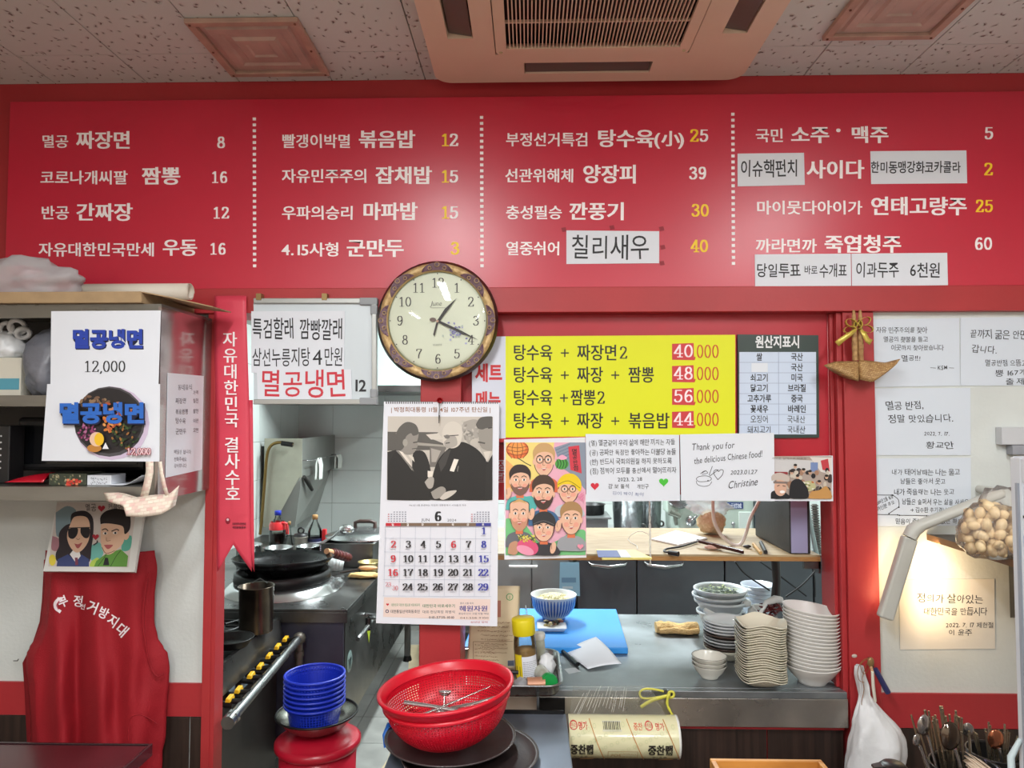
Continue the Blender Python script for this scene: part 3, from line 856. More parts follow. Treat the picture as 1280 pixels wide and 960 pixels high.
# sheets on the cabinet
NAVY = (36, 62, 150)
t, fn, n = tilted('cold_noodle_sheet', 'white sheet with blue Korean title and 12,000, upper sheet on the steel cabinet', 'poster', [(64, 389), (201, 388), (198, 481), (63, 481.5)], (CY - .004, CY - .006), PAPER)
a = Art(fn, n)
a.text('멸공냉면', 91, 434, 25, (16, 22, 60), w=.055, width=90); a.text('멸공냉면', 90, 433, 25, (38, 66, 170), w=.045, width=90)
a.digits('12,000', 105, 465, 14, (40, 40, 44), wv=.12, th=.04, gap=.07)
a.build('lettering', t)
t, fn, n = tilted('cold_noodle_poster', 'white sheet with a printed black bowl of cold noodles, lower sheet on the steel cabinet', 'poster', [(59, 480), (200, 480), (199, 577), (52, 576)], (CY - .008, CY - .012), PAPER)
a = Art(fn, n)
a.ell(140, 529, 47, 46, (206, 190, 214)); a.ell(137, 527, 44.5, 44, (78, 76, 80)); a.ell(136, 526, 43, 41, (36, 32, 34))
rr = random.Random(5)
def dots(cx, cy, rx, ry, cols, k, s):
    for _ in range(k):
        q = rr.uniform(0, 6.28); w_ = rr.uniform(0, 1) ** .5
        a.ell(cx + rx * w_ * cos(q), cy + ry * w_ * sin(q), s * rr.uniform(.6, 1.3), s * .6, rr.choice(cols), rot=rr.uniform(0, 180), n=7)
dots(118, 503, 18, 8, [(150, 120, 90), (120, 90, 70), (90, 60, 50)], 30, 3)
dots(110, 540, 12, 10, [(150, 60, 110), (180, 110, 150), (110, 40, 80)], 45, 2)
dots(158, 545, 17, 17, [(40, 58, 34), (62, 84, 40), (28, 34, 24), (150, 100, 50)], 70, 2.2)
dots(142, 530, 12, 12, [(206, 120, 50), (220, 150, 80), (190, 90, 50)], 30, 3)
dots(150, 510, 20, 8, [(170, 80, 50), (190, 130, 90), (110, 70, 50)], 26, 3)
a.ell(121, 560, 9, 5, (190, 130, 60)); a.ell(124, 549, 9, 9, (232, 196, 170)); a.ell(127, 549, 6, 8, (238, 190, 40)); a.poly([(131, 561), (135, 553), (139, 561)], (235, 235, 240))
a.text('멸공냉면', 78, 528, 27, (18, 24, 60), w=.055, width=108); a.text('멸공냉면', 76.5, 526.5, 27, (40, 104, 196), w=.045, width=108)
a.digits('12,000', 161, 568, 8, (150, 40, 60), wv=.3, th=.16, gap=.04, sx=1.05); a.digits('12,000', 161, 568, 8, (250, 230, 235), wv=.12, th=.03, gap=.04, sx=1.05)
a.build('print', t)
# side sheet
fnX = lambda x, y: PX(x, y, XC + .002)
P4 = [(210, 466), (254.5, 470), (252.5, 587), (207.5, 597)]
t = thing('price_list_sheet', 'narrow white handwritten list taped on the side of the steel cabinet', 'note', PX(230, 592, XC))
c = [fnX(*p) for p in P4]; b = [p + Vector((-.0012, 0, 0)) for p in c]
MB().slab(c, b).build('paper', PAPER, t)
a = Art(fnX, (1, 0, 0), lift=.0005, seed=9)
G = (92, 84, 96)
for (s_, x, y, z) in (('동네음식', 222, 487, 8), ('가격', 241, 493, 6), ('짜장면', 219, 504, 8), ('칠천', 241, 503, 6), ('볶음짬뽕', 219, 517, 7), ('팔천', 241, 516, 6), ('탕수육', 219, 529, 7.5), ('이만', 241, 528, 6), ('군만두', 219, 542, 8), ('오천', 241, 540, 6), ('배달은 됩니다', 217, 567, 6), ('전화주세요', 217, 576, 5.5), ('감사합니다', 217, 584, 5.5)):
    a.text(s_, x, y, z, G, sx=.62, jit=.08)
a.build('handwriting', t)

# things on and in the cabinet
CARD = mat('cardboard', (176, 148, 112), .8, var=.08, vscale=20, bump=.05)
t = thing('cardboard_sheet', 'flattened cardboard box lying on top of the steel cabinet', 'cardboard', (-1.4, -.2, ztop))
zc_ = ztop
MB().box(XB + .05, PY(178, 370, -.34).x, -.345, -.04, ztop + .001, ztop + .032).build('board', CARD, t, bevel=.002)
xr_ = PY(178, 370, -.34).x
MB().add([(xr_ + .002, -.345, ztop + .030), (xr_ + .07, -.33, ztop + .018), (xr_ + .15, -.25, ztop + .004), (xr_ + .14, -.10, ztop + .010), (xr_ + .002, -.06, ztop + .030)], [(0, 1, 2, 3, 4)]).build('flap', CARD, t, solid=.003)
t = thing('paper_roll', 'rolled sheet of cream paper lying on the cardboard', 'paper roll', (-1.2, -.17, ztop + .033))
pr = MB()
xl_, xrr = PY(107, 365, -.17).x, PY(238, 365, -.17).x
sp = []
for k in range(70):
    q = k / 69; an = q * 5.2 * pi; rad = .026 - .010 * q; sp.append((rad * cos(an), rad * sin(an)))
pr.add([(x, -.17 + u, ztop + .0600 + v) for x in (xl_, xrr) for u, v in sp], [(k, k + 1, 71 + k, 70 + k) for k in range(69)], 0, True)
pr.build('sheet', mat('cream_paper', (220, 212, 198), .6), t, solid=.0008)
BAGC = thin_glass('milky_plastic', (.96, .95, .97), rough=.25, haze=.55)
BAGG = mat('grey_plastic_bag', (128, 130, 140), .35, bump=.5, bscale=25, var=.15, trans=.0, spec=.6)
BAGW = mat('white_plastic_bag', (226, 228, 230), .35, bump=.35, bscale=22, spec=.5, sss=.1)
def bagblob(name, lab, c, r, m, seed, amp=.35, cat='bag', fold=.25, group=None, flat=-.75):
    t = thing(name, lab, cat, (c[0], c[1], c[2] - r[2] * .75), group)
    MB().blob(c, r, amp, 1.6, seed, sub=4, fold=fold, flat=-r[2] * .75).build('bag', m, t)
    return t
b = PY(45, 347, -.22); bagblob('plastic_bag', 'crumpled translucent white plastic bag on top of the cardboard', (b.x - .05, -.2, ztop + .033 + .05), (.15, .085, .066), BAGC, 3, .25)
b = PY(46, 448, -.22); bagblob('plastic_bag', 'round tied grey plastic bag on the upper cabinet shelf', (b.x + .047, -.2, zmid + .088), (.075, .09, .115), BAGG, 8, .12, fold=.1)
b = PY(2, 470, -.2)
t = thing('tea_box', 'small cream carton with a teal label on the upper cabinet shelf', 'box', (b.x, -.2, zmid))
x1 = PY(26, 470, -.24).x; x0 = x1 - .12
MB().box(x0, x1, -.24, -.12, zmid + .001, PY(10, 447, -.24).z).build('carton', mat('cream_carton', (214, 210, 196), .6), t, bevel=.002)
MB().box(x0, x1 - .004, -.2412, -.2402, PY(10, 487, -.24).z, PY(10, 473, -.24).z).build('label', mat('teal_label', (90, 160, 180), .5), t)
b = PY(8, 425, -.24)
t = thing('plastic_bag', 'white knotted plastic bag sitting on the cream carton', 'bag', (b.x, -.19, PY(10, 447, -.24).z))
tz = PY(10, 447, -.24).z
MB().blob((b.x - .03, -.19, tz + .033), (.05, .055, .044), .2, 2, 4, sub=4, fold=.2, flat=-.032).build('bag', BAGW, t)
kn = MB()
kz = PY(8, 410, -.24).z
for k, (dx, dz, r) in enumerate(((-.02, .0, .018), (.012, .006, .02), (.03, -.012, .016))): kn.torus((b.x + dx, -.215, kz + dz), r, .007, n=16, k=6, mtx=Matrix.Rotation(pi / 2 + k * .4, 4, 'X') @ Matrix.Rotation(.3 * k, 4, 'Y'))
kn.build('knot', BAGW, t)
# lower compartment
zl = zbot + .037
BLK = mat('black_plastic', (26, 25, 27), .45)
x0, x1 = PY(10, 560, -.2).x, PY(152, 560, -.2).x
t = thing('black_monitor', 'dark boxy screen behind the posters on the lower cabinet shelf', 'monitor', ((x0 + x1) / 2, -.12, zl))
MB().box(x0, x1 + .05, -.17, -.04, zl + .03, zmid0 - .03).build('housing', BLK, t, bevel=.012)
MB().box(x0 + .02, x1 + .03, -.172, -.17, zl + .05, zmid0 - .05).build('screen', mat('black_screen', (16, 17, 20), .15), t)
MB().box((x0 + x1) / 2 - .08, (x0 + x1) / 2 + .08, -.14, -.06, zl, zl + .03).build('foot', BLK, t)
x1b = PY(12, 560, -.25).x
t = thing('wire_rack', 'black perforated holder at the outer end of the lower cabinet shelf', 'holder', (x1b - .04, -.22, zl))
MB().box(x1b - .09, x1b, -.25, -.19, zl + .001, PY(5, 532, -.25).z).build('body', BLK, t, bevel=.003)
pg = MB()
for k in range(6):
    z = PY(5, 545 + 8 * k, -.25).z
    pg.cyl((x1b - .025, -.2512, z), (x1b - .025, -.2502, z), .0025, n=8)
pg.build('stud', mat('pale_stud', (200, 200, 200), .4), t)
x0, x1 = PY(30, 600, -.27).x, PY(60, 600, -.27).x
t = thing('ribbon_roll', 'shiny red satin ribbon lying in the lower cabinet shelf', 'ribbon', ((x0 + x1) / 2, -.25, zl))
MB().grid(lambda u, v: Vector((x0 - .04 + (x1 - x0 + .04) * u, -.29 + .08 * v, zl + .006 + (.024 * (u ** .5)) * abs(sin(v * pi)) + .002)), 14, 9).build('loop', mat('red_satin', (190, 24, 44), .25, bump=.1, bscale=30), t, solid=.001)
x0, x1 = PY(61, 600, -.29).x, PY(108, 600, -.29).x; zz = PY(80, 592, -.29).z
t = thing('floral_box', 'small flat box with a dark floral print beside the red ribbon', 'box', ((x0 + x1) / 2, -.25, zl))
MB().box(x0, x1, -.29, -.2, zl + .0005, zz).build('box', mat('dark_green_card', (66, 72, 58), .5), t, bevel=.001)
a = Art(on_wall(-.29), seed=4)
for k in range(46): a.ell(a.R.uniform(63, 106), a.R.uniform(593.5, 606.5), 1.5, 1, a.R.choice([(110, 120, 90), (150, 140, 110), (60, 70, 54), (190, 180, 150)]), rot=a.R.uniform(0, 90), n=7)
for k in range(14): a.ell(a.R.uniform(84, 105), a.R.uniform(599, 606), 2, 1.6, a.R.choice([(220, 80, 60), (200, 60, 50), (230, 140, 100)]), n=8)
a.build('floral_print', t)
x0, x1 = PY(109, 600, -.29).x, PY(139, 600, -.29).x; zz = PY(120, 594, -.29).z
t = thing('white_box', 'small white carton with grey print beside the floral box', 'box', ((x0 + x1) / 2, -.26, zl))
MB().box(x0, x1, -.29, -.22, zl + .0005, zz).build('box', PAPER, t, bevel=.001)
a = Art(on_wall(-.29)); [a.squiggle(113, 134, y, 3, (90, 90, 100), .5) for y in (600, 605)]; a.build('print', t)
t = thing('folded_paper', 'curled white paper at the post end of the lower cabinet shelf', 'paper', PY(165, 607, -.28))
x0, x1 = PY(140, 605, -.28).x, PY(182, 605, -.28).x
MB().grid(lambda u, v: Vector((x0 + (x1 - x0) * u, -.30 + .14 * v, zl + .002 + .03 * max(0, u - .5) ** 1.2 * 2)), 10, 3).build('paper', PAPER, t, solid=.0008)

# woven packaging-paper shoes hanging at the cabinet
def weave_mat(name, c1, c2, c3, sc, bias=0):
    m = bpy.data.materials.new(name); m.use_nodes = True
    N = m.node_tree.nodes; L = m.node_tree.links; b = N['Principled BSDF']; b.inputs['Roughness'].default_value = .6
    tc = N.new('ShaderNodeTexCoord'); mp = N.new('ShaderNodeMapping'); mp.inputs['Rotation'].default_value = (pi / 2, 0, .15)
    L.new(tc.outputs['Object'], mp.inputs[0])
    br = N.new('ShaderNodeTexBrick'); br.inputs['Scale'].default_value = sc; br.offset = .5
    br.inputs['Color1'].default_value = lin(c1); br.inputs['Color2'].default_value = lin(c2); br.inputs['Mortar'].default_value = lin(c3)
    br.inputs['Bias'].default_value = bias; br.inputs['Mortar Size'].default_value = .03; br.inputs['Brick Width'].default_value = .6; br.inputs['Row Height'].default_value = .35
    L.new(mp.outputs[0], br.inputs['Vector']); L.new(br.outputs['Color'], b.inputs['Base Color'])
    bp = N.new('ShaderNodeBump'); bp.inputs['Distance'].default_value = .003; bp.inputs['Strength'].default_value = .8
    L.new(br.outputs['Fac'], bp.inputs['Height']); bp.invert = True; L.new(bp.outputs[0], b.inputs['Normal'])
    return m
PKW = weave_mat('woven_pink_packaging', (236, 224, 208), (206, 110, 120), (226, 206, 190), 40, -.55)
def strap(name, pts, wd, m, parent, Y, thick=.0015):
    """flat band along pixel points on plane Y (Y may be per-point)"""
    P = [PY(x, y, (Y[i] if isinstance(Y, (list, tuple)) else Y)) for i, (x, y) in enumerate(pts)]
    mb_ = MB(); vs = []
    for i, p in enumerate(P):
        d = (P[min(i + 1, len(P) - 1)] - P[max(i - 1, 0)]).normalized(); s_ = Vector((d.z, 0, -d.x)).normalized()
        w_ = wd[i] if isinstance(wd, (list, tuple)) else wd
        vs += [p - s_ * w_ / 2, p + s_ * w_ / 2]
    mb_.add(vs, [(2 * i, 2 * i + 1, 2 * i + 3, 2 * i + 2) for i in range(len(P) - 1)], 0, True)
    return mb_.build(name, m, parent, solid=thick)
t = thing('woven_shoe_ornament', 'pair of small shoes woven from white and pink wrapping paper hanging off the steel cabinet', 'ornament', PY(180, 643, CY - .03))
def boat(pts_top, pts_bot, Y, dep):
    """hollow pointed shoe: outline pixels top and bottom, bulging by dep"""
    def f(u, v):
        i = u * (len(pts_top) - 1); k = min(int(i), len(pts_top) - 2); fr_ = i - k
        a_ = Vector(pts_top[k]).lerp(Vector(pts_top[k + 1]), fr_); b_ = Vector(pts_bot[k]).lerp(Vector(pts_bot[k + 1]), fr_)
        w_ = sin(pi * min(1, max(0, u))) ** .7
        if v <= 1: p = a_.lerp(b_, v); bul = sin(v * pi / 2 + .15) * w_
        else: p = b_.lerp(a_, v - 1); bul = -sin((2 - v) * pi / 2 + .15) * w_
        q = PY(p.x, p.y, Y); return Vector((q.x, Y - dep * bul, q.z))
    return MB().grid(lambda u, v: f(u, v * 2), 15, 13)
bt = [(130, 616), (150, 616), (163, 620), (170, 622), (190, 619), (212, 618), (224, 607)]
bb = [(134, 626), (148, 628), (162, 630), (166, 643), (188, 644), (214, 640), (222, 612)]
boat(bt, bb, CY - .03, .03).build('shoe', PKW, t, solid=.002)
strap('strap', [(187, 577), (187, 590), (184, 606), (180, 621)], .020, PKW, t, CY - .034)
strap('strap', [(200, 577), (202, 592), (205, 606), (209, 619)], [.009, .010, .010, .009], PKW, t, CY - .036)

# straw shoes with gold bow
STRAW = weave_mat('woven_straw', (204, 168, 112), (168, 126, 78), (120, 84, 48), 90)
STRAW2 = mat('straw', (196, 158, 104), .65, rgb2=(150, 108, 66), vscale=90, bump=.4, bscale=200)
t = thing('straw_shoe_ornament', 'pair of small woven straw shoes with a gold bow hanging on the red post', 'ornament', PY(1073, 478, -.05))
boat([(1030, 457), (1045, 452), (1060, 452), (1074, 452)], [(1034, 459), (1052, 469), (1066, 477), (1072, 474)], -.05, .035).build('shoe', STRAW, t, solid=.003)
boat([(1074, 450), (1090, 452), (1106, 454), (1125, 449)], [(1071, 474), (1084, 478), (1104, 464), (1122, 452)], -.052, .035).build('shoe', STRAW, t, solid=.003)
for (x0_, x1_) in ((1069, 1067), (1076, 1075)):
    m_ = MB()
    pts = [PY(x1_ + (x0_ - x1_) * (1 - v), 450 - 62 * v, -.045 - .01 * sin(v * 3)) for v in [k / 8 for k in range(9)]]
    m_.tube(pts, [.009, .008, .009, .0085, .008, .0075, .007, .006, .004], 8); m_.build('straw_handle', STRAW2, t)
BOW = mat('gold_ribbon', (214, 190, 92), .28, metal=.35, bump=.1, bscale=40)
for (cx, cy, rx, ry, ro) in ((1064, 404, .018, .011, -25), (1080, 402, .020, .011, 30), (1062, 412, .018, .010, 10), (1083, 411, .019, .011, -15), (1072, 406, .014, .012, 60)):
    c0 = PY(cx, cy, -.066); mm = Matrix.Rotation(radians(ro), 4, 'Y') @ Matrix.Rotation(pi / 2, 4, 'X')
    lp = MB(); n_ = 20; vs = []
    for k in range(n_):
        an = 2 * pi * k / n_; px_, pz_ = rx * cos(an), ry * sin(an)
        for s_ in (-1, 1):
            q_ = Vector((px_ * cos(radians(ro)) - pz_ * sin(radians(ro)), s_ * .007, px_ * sin(radians(ro)) + pz_ * cos(radians(ro)))); vs.append(c0 + q_)
    lp.add(vs, [(2 * k, 2 * k + 1, (2 * k + 3) % (2 * n_), (2 * k + 2) % (2 * n_)) for k in range(n_)], 0, True)
    lp.build('bow_loop', BOW, t, solid=.0006)
strap('bow_tail', [(1070, 412), (1062, 418), (1053, 424), (1046, 430)], [.008, .014, .016, .018], BOW, t, -.07)
strap('bow_tail', [(1076, 412), (1081, 419), (1084, 425), (1089, 428)], [.008, .014, .016, .018], BOW, t, -.07)

# ---- caricature of two people, framed
FRW = mat('white_frame', (218, 218, 214), .4)
t, fn, n = tilted('framed_caricature', 'white framed drawing of a couple with sunglasses and green jacket under the cabinet', 'picture', [(72, 626), (182, 628), (168, 715), (54, 714)], (-.03, -.115), FRW, th=.012, part='frame')
a = Art(shift(fn, 50, 620, 9.6), n, lift=.0006, seed=2)
a.poly([(205, 75), (1165, 80), (1060, 855), (100, 845)], (206, 196, 190)); a.clip = (110, 75, 1155, 850)
SK = (224, 184, 156)
a.blobp([(190, 200), (330, 120), (440, 200), (300, 420), (200, 480)], (128, 150, 158))
a.blobp([(600, 600), (720, 560), (760, 700), (650, 800), (590, 700)], (110, 180, 170)); a.blobp([(1000, 500), (1100, 480), (1080, 640), (980, 650)], (90, 170, 150))
a.blobp([(150, 480), (230, 520), (220, 650), (140, 640)], (170, 120, 130)); a.blobp([(620, 780), (700, 740), (720, 840), (600, 845)], (180, 206, 90))
a.ell(150, 770, 42, 68, (226, 206, 70))
a.blobp([(370, 330), (380, 220), (470, 180), (570, 190), (640, 280), (640, 480), (620, 620), (600, 780), (500, 830), (230, 800), (190, 700), (230, 600), (230, 450), (300, 360)], (44, 36, 42))
a.poly([(200, 845), (215, 760), (340, 700), (430, 790), (500, 700), (590, 760), (590, 848)], (58, 70, 118))
a.poly([(360, 700), (400, 650), (470, 650), (490, 720), (430, 800)], (232, 228, 226)); a.poly([(420, 740), (455, 740), (462, 830), (425, 830)], (120, 60, 80))
a.blobp([(330, 440), (370, 330), (420, 250), (550, 250), (600, 340), (590, 520), (520, 640), (440, 680), (370, 620), (330, 520)], SK)
a.blobp([(340, 395), (450, 385), (450, 460), (400, 515), (345, 490)], (34, 30, 34)); a.blobp([(490, 385), (595, 385), (590, 490), (540, 505), (492, 450)], (34, 30, 34)); a.line([(340, 385), (600, 378)], 9, (34, 30, 34), False)
a.blobp([(415, 570), (460, 580), (510, 560), (470, 625), (440, 620)], (170, 84, 84)); a.line([(440, 510), (460, 525), (480, 512)], 6, (120, 80, 70))
a.poly([(650, 848), (680, 780), (800, 690), (970, 640), (1060, 720), (1045, 852)], (96, 148, 62)); a.line([(800, 700), (760, 760), (700, 840)], 7, (40, 70, 30)); a.line([(970, 660), (920, 720), (850, 845)], 7, (40, 70, 30))
a.poly([(785, 740), (820, 745), (835, 832), (760, 832)], (30, 28, 32))
a.blobp([(735, 340), (1000, 330), (1010, 540), (930, 640), (850, 700), (780, 690), (740, 600), (730, 450)], SK); a.ell(1040, 480, 32, 50, SK, 15)
a.blobp([(730, 340), (730, 250), (800, 180), (930, 155), (1060, 190), (1090, 280), (1080, 400), (1020, 460), (1000, 370), (900, 340), (790, 330)], (36, 28, 28))
for x, y in ((785, 450), (905, 445)): a.ell(x, y, 26, 16, (240, 236, 230)); a.ell(x + 3, y, 13, 14, (40, 30, 30))
a.line([(750, 410), (790, 396), (820, 420)], 12, (40, 30, 30)); a.line([(865, 425), (920, 402), (950, 415)], 12, (40, 30, 30)); a.line([(800, 500), (805, 540), (850, 535)], 6, (150, 100, 84))
a.blobp([(770, 590), (820, 586), (880, 592), (820, 640)], (178, 92, 92))
a.heart(742, 150, 44, (180, 44, 60)); a.heart(672, 492, 40, (180, 44, 60)); a.text('멸공', 545, 180, 100, (40, 34, 40), sx=.75, jit=.1); a.text('커플이', 820, 160, 80, (40, 34, 40), sx=.8, jit=.1)
a.line([(650, 590), (690, 560), (690, 540)], 14, (40, 34, 44)); a.line([(750, 620), (800, 690), (900, 660)], 6, (60, 40, 40))
a.build('drawing', t)

# ---- red vest
VEST = mat('red_vest_cloth', (160, 12, 30), .75, bump=.25, bscale=300, var=.06, vscale=5)
rows = [(690, 50, 188), (712, 49, 191), (750, 47, 187), (780, 44, 186), (800, 37, 190), (815, 27, 197), (822, 23, 202), (840, 22, 205), (860, 25, 205), (880, 26, 202), (900, 27, 200), (925, 28, 199), (950, 29, 195), (990, 31, 192)]
def vrow(y):
    for (y0, a0, b0), (y1, a1, b1) in zip(rows, rows[1:]):
        if y0 <= y <= y1:
            q_ = (y - y0) / (y1 - y0); q_ = q_ * q_ * (3 - 2 * q_); return a0 + (a1 - a0) * q_, b0 + (b1 - b0) * q_
    return rows[-1][1:]
def vdisp(x, y):
    g = min(1, max(0, (y - 715) / 160))
    f = .036 * math.exp(-((x - 70 - (y - 700) * .03) / 11) ** 2) + .044 * math.exp(-((x - 118 - (y - 700) * .05) / 14) ** 2) + .030 * math.exp(-((x - 165) / 13) ** 2) - .030 * math.exp(-((x - 97) / 8) ** 2)
    f += .003 * sin(x * .21 + y * .05) + .004 * noise.noise(Vector((x * .03, y * .018, 1)))*2
    return f * (.25 + .75 * g) + .012 * g
def vfn(x, y, lift=0): 
    p = PY(x, y, -.055 - vdisp(x, y) - lift); return p
t = thing('red_vest', 'sleeveless red vest with white arched Korean lettering hanging below the framed drawing', 'vest', (PY(115, 900, -.06).x, -.06, PY(115, 990, -.06).z))
def vf(u, v):
    y = 690 + 300 * v; xl, xr = vrow(y); x = xl + (xr - xl) * u
    e = min(u, 1 - u); ed = min(1, e * 9)
    p = vfn(x, y); p.y = p.y * ed + (-.03) * (1 - ed) if ed < 1 else p.y
    return p
MB().grid(vf, 61, 70).build('body', VEST, t, solid=.002)
MB().grid(lambda u, v: (lambda p: Vector((p.x, -.014, p.z)))(PY(*(lambda y: (vrow(y)[0] + 4 + (vrow(y)[1] - vrow(y)[0] - 8) * u, y))(700 + 285 * v), -.02)), 8, 12).build('back_layer', VEST, t, solid=.002)
pip = [(186, 715), (181, 745), (179, 775), (182, 805), (188, 832), (196, 845), (204, 843)]
MB().tube([vfn(x, y, .003) if x < 200 else vfn(x, y, -.004) for x, y in smooth_line(pip)], .0022, 6).build('armhole_piping', VEST, t)
MB().tube([vfn(x, y, .0015) for x, y in smooth_line([(160, 925), (162, 900), (172, 893), (185, 897), (197, 905)])], .0018, 6).build('hem_seam', VEST, t)
for (ch, x, y, ro, sz) in (('부', 82, 759, -22, 18), ('정', 98, 756, 8, 18), ('선', 104, 760, 12, 9), ('거', 115, 762, 22, 20), ('방', 128.5, 768, 26, 18), ('지', 140, 777, 34, 19), ('대', 151, 787, 42, 20)):
    a = Art(lambda u, v: vfn(u, v), lift=.0035)
    a.text(ch, x, y, sz * .86, (244, 232, 236), w=.02, sx=.92, align='c', rot=ro)
    a.build('lettering', t)
a = Art(lambda u, v: vfn(u, v), lift=.0035); a.line([(76, 764), (71, 760), (70, 754), (74, 749), (78, 748)], 4, (236, 222, 226)); a.line([(74, 761), (72, 756), (75, 751)], 1.5, (170, 60, 76)); a.build('emblem', t)
MB().tube([PY(17, 826, -.01), PY(22, 826, -.03), PY(23, 824, -.045)], .0015, 6).build('wall_pin', mat('dark_metal', (50, 48, 46), .4, metal=.8), t)
# ================================================================== CALENDAR, SIGNS, NOTES
t, cfn, n = tilted('wall_calendar', 'white June calendar with a sepia photograph of men in dark suits, pinned up', 'calendar', [(480, 502), (624, 503.5), (621.5, 783), (470, 779)], (-.032, -.05), mat('calendar_paper', (232, 234, 242), .35), th=.003)
a = Art(shift(cfn, 470, 490, 6.4), n, lift=.0006)
SEP = lambda v: (int(v * 1.0), int(v * .965), int(v * .91))
a.poly([(95, 195), (935, 198), (928, 866), (85, 860)], SEP(206)); a.clip = (90, 195, 932, 866)
fr0 = [(95, 195), (935, 198)]
a.poly([(93, 318), (500, 322), (440, 372), (560, 420), (560, 462), (92, 470)], SEP(96)); a.poly([(300, 400), (560, 425), (560, 440), (300, 425)], SEP(168)); a.poly([(430, 440), (560, 440), (520, 600), (430, 600)], SEP(120)); a.poly([(440, 450), (520, 470), (480, 560), (445, 560)], SEP(176))
a.blobp([(700, 240), (800, 220), (870, 300), (860, 420), (760, 430), (690, 330)], SEP(172)); a.ell(740, 330, 40, 22, SEP(140), 20)
a.poly([(400, 340), (500, 330), (540, 380), (440, 380)], SEP(216))
for k in range(30): a.ell(a.R.uniform(690, 860), a.R.uniform(230, 400), 14, 8, SEP(a.R.choice([150, 186, 200])), rot=a.R.uniform(0, 180), n=8)
a.ell(800, 410, 48, 40, SEP(196)); a.poly([(830, 440), (900, 470), (890, 560), (860, 520)], SEP(190))
a.poly([(92, 860), (92, 480), (160, 462), (300, 640), (300, 860)], SEP(44))
a.blobp([(300, 470), (370, 470), (410, 520), (440, 640), (450, 860), (310, 860), (290, 600)], SEP(40))
a.poly([(250, 490), (300, 520), (310, 560), (270, 520)], SEP(226))
a.blobp([(160, 330), (200, 280), (270, 250), (330, 280), (342, 340), (330, 400), (335, 430), (300, 490), (240, 500), (180, 460), (160, 400)], SEP(150))
a.blobp([(165, 440), (158, 350), (190, 280), (250, 240), (320, 262), (342, 330), (300, 350), (280, 330), (240, 360), (225, 440), (190, 470)], SEP(96))
a.ell(235, 405, 20, 30, SEP(168)); a.line([(300, 405), (330, 400)], 8, SEP(60)); a.line([(290, 455), (325, 450)], 6, SEP(80))
a.blobp([(92, 862), (95, 650), (120, 540), (165, 475), (230, 540), (310, 660), (400, 745), (450, 800), (440, 862)], SEP(38))
a.poly([(160, 468), (200, 475), (262, 540), (305, 636), (262, 590), (200, 510)], SEP(140)); a.poly([(185, 470), (215, 480), (270, 550), (290, 600), (240, 545)], SEP(232))
a.blobp([(700, 862), (440, 862), (450, 700), (490, 560), (560, 470), (640, 420), (700, 400), (800, 450), (865, 520), (930, 640), (932, 862)], SEP(34))
a.poly([(500, 560), (560, 470), (600, 460), (560, 580), (520, 640)], SEP(66))
a.blobp([(540, 420), (530, 330), (560, 260), (620, 235), (680, 270), (692, 350), (670, 420), (620, 450), (560, 440)], SEP(216)); a.blobp([(545, 400), (600, 350), (640, 360), (650, 420), (600, 448), (555, 440)], SEP(176))
a.line([(545, 352), (590, 350), (660, 345)], 7, SEP(70)); a.ell(570, 358, 22, 16, SEP(120)); a.line([(560, 410), (590, 405)], 8, SEP(80))
a.poly([(625, 535), (662, 540), (625, 638), (590, 630)], SEP(240)); a.poly([(655, 590), (664, 592), (655, 640), (648, 630)], SEP(120))
a.poly([(415, 630), (460, 635), (450, 690), (415, 680)], SEP(236)); a.blobp([(390, 720), (430, 680), (465, 690), (455, 760), (420, 770)], SEP(176)); a.blobp([(440, 800), (520, 755), (560, 780), (540, 830), (470, 855)], SEP(160)); a.blobp([(510, 850), (560, 800), (640, 785), (636, 805), (590, 840), (540, 862)], SEP(208))
a.blobp([(830, 420), (820, 330), (840, 260), (880, 220), (934, 240), (934, 450), (900, 470), (850, 450)], SEP(156)); a.blobp([(800, 260), (830, 210), (880, 196), (934, 200), (934, 275), (880, 290), (850, 300), (815, 290)], SEP(92)); a.line([(900, 290), (930, 285)], 8, SEP(60)); a.line([(820, 400), (870, 410)], 12, SEP(90))
a.poly([(870, 862), (880, 590), (934, 500), (932, 862)], SEP(40)); a.poly([(860, 480), (920, 470), (905, 520), (885, 560)], SEP(220))
a.build('sepia_photograph', t)
a = Art(shift(cfn, 470, 490, 6.4), n, lift=.0006)
BRN = (150, 100, 70)
a.text('| 박정희대통령 11월14일 107주년 탄신일 |', 118, 158, 46, BRN, w=.01, width=800)
a.build('lettering', t)
a = Art(cfn, n, lift=.0006, seed=6)
a.text('1961년 5월 존경하는 박정희 대통령께서 시민들과 악수', 547, 632.5, 2.6, (110, 110, 120), align='c', width=72)
a.digits('6', 543.5, 651.3, 12, (36, 36, 40), wv=.24, th=.06)
a.text('JUN', 527, 651.5, 5, (80, 80, 86), sx=1.2); a.text('2024', 559, 651.8, 4.6, (110, 110, 116), sx=1.2)
for x0, c1, c2 in ((485, 7, 5), (589, 7, 5)):
    for r_ in range(5):
        for k in range(7):
            if (r_ == 0 and k < 2) : continue
            a.rect(x0 + 3.5 * k, 639.5 + 2.8 * r_, x0 + 3.5 * k + 1.8, 640.6 + 2.8 * r_, (196, 110, 120) if k == 0 else (130, 132, 150))
X = [491.3, 510, 528.5, 547.5, 566.3, 585, 604]
for k in range(7): a.rect(482.5 + 18.75 * k, 653.5, 482.5 + 18.75 * (k + 1), 657.5, (198, 44, 56) if k == 0 else (62, 66, 150) if k == 6 else (126, 104, 84)); a.text('일월화수목금토'[k], X[k], 656.8, 3.4, (240, 236, 232), align='c', w=.03)
LN = (168, 178, 196)
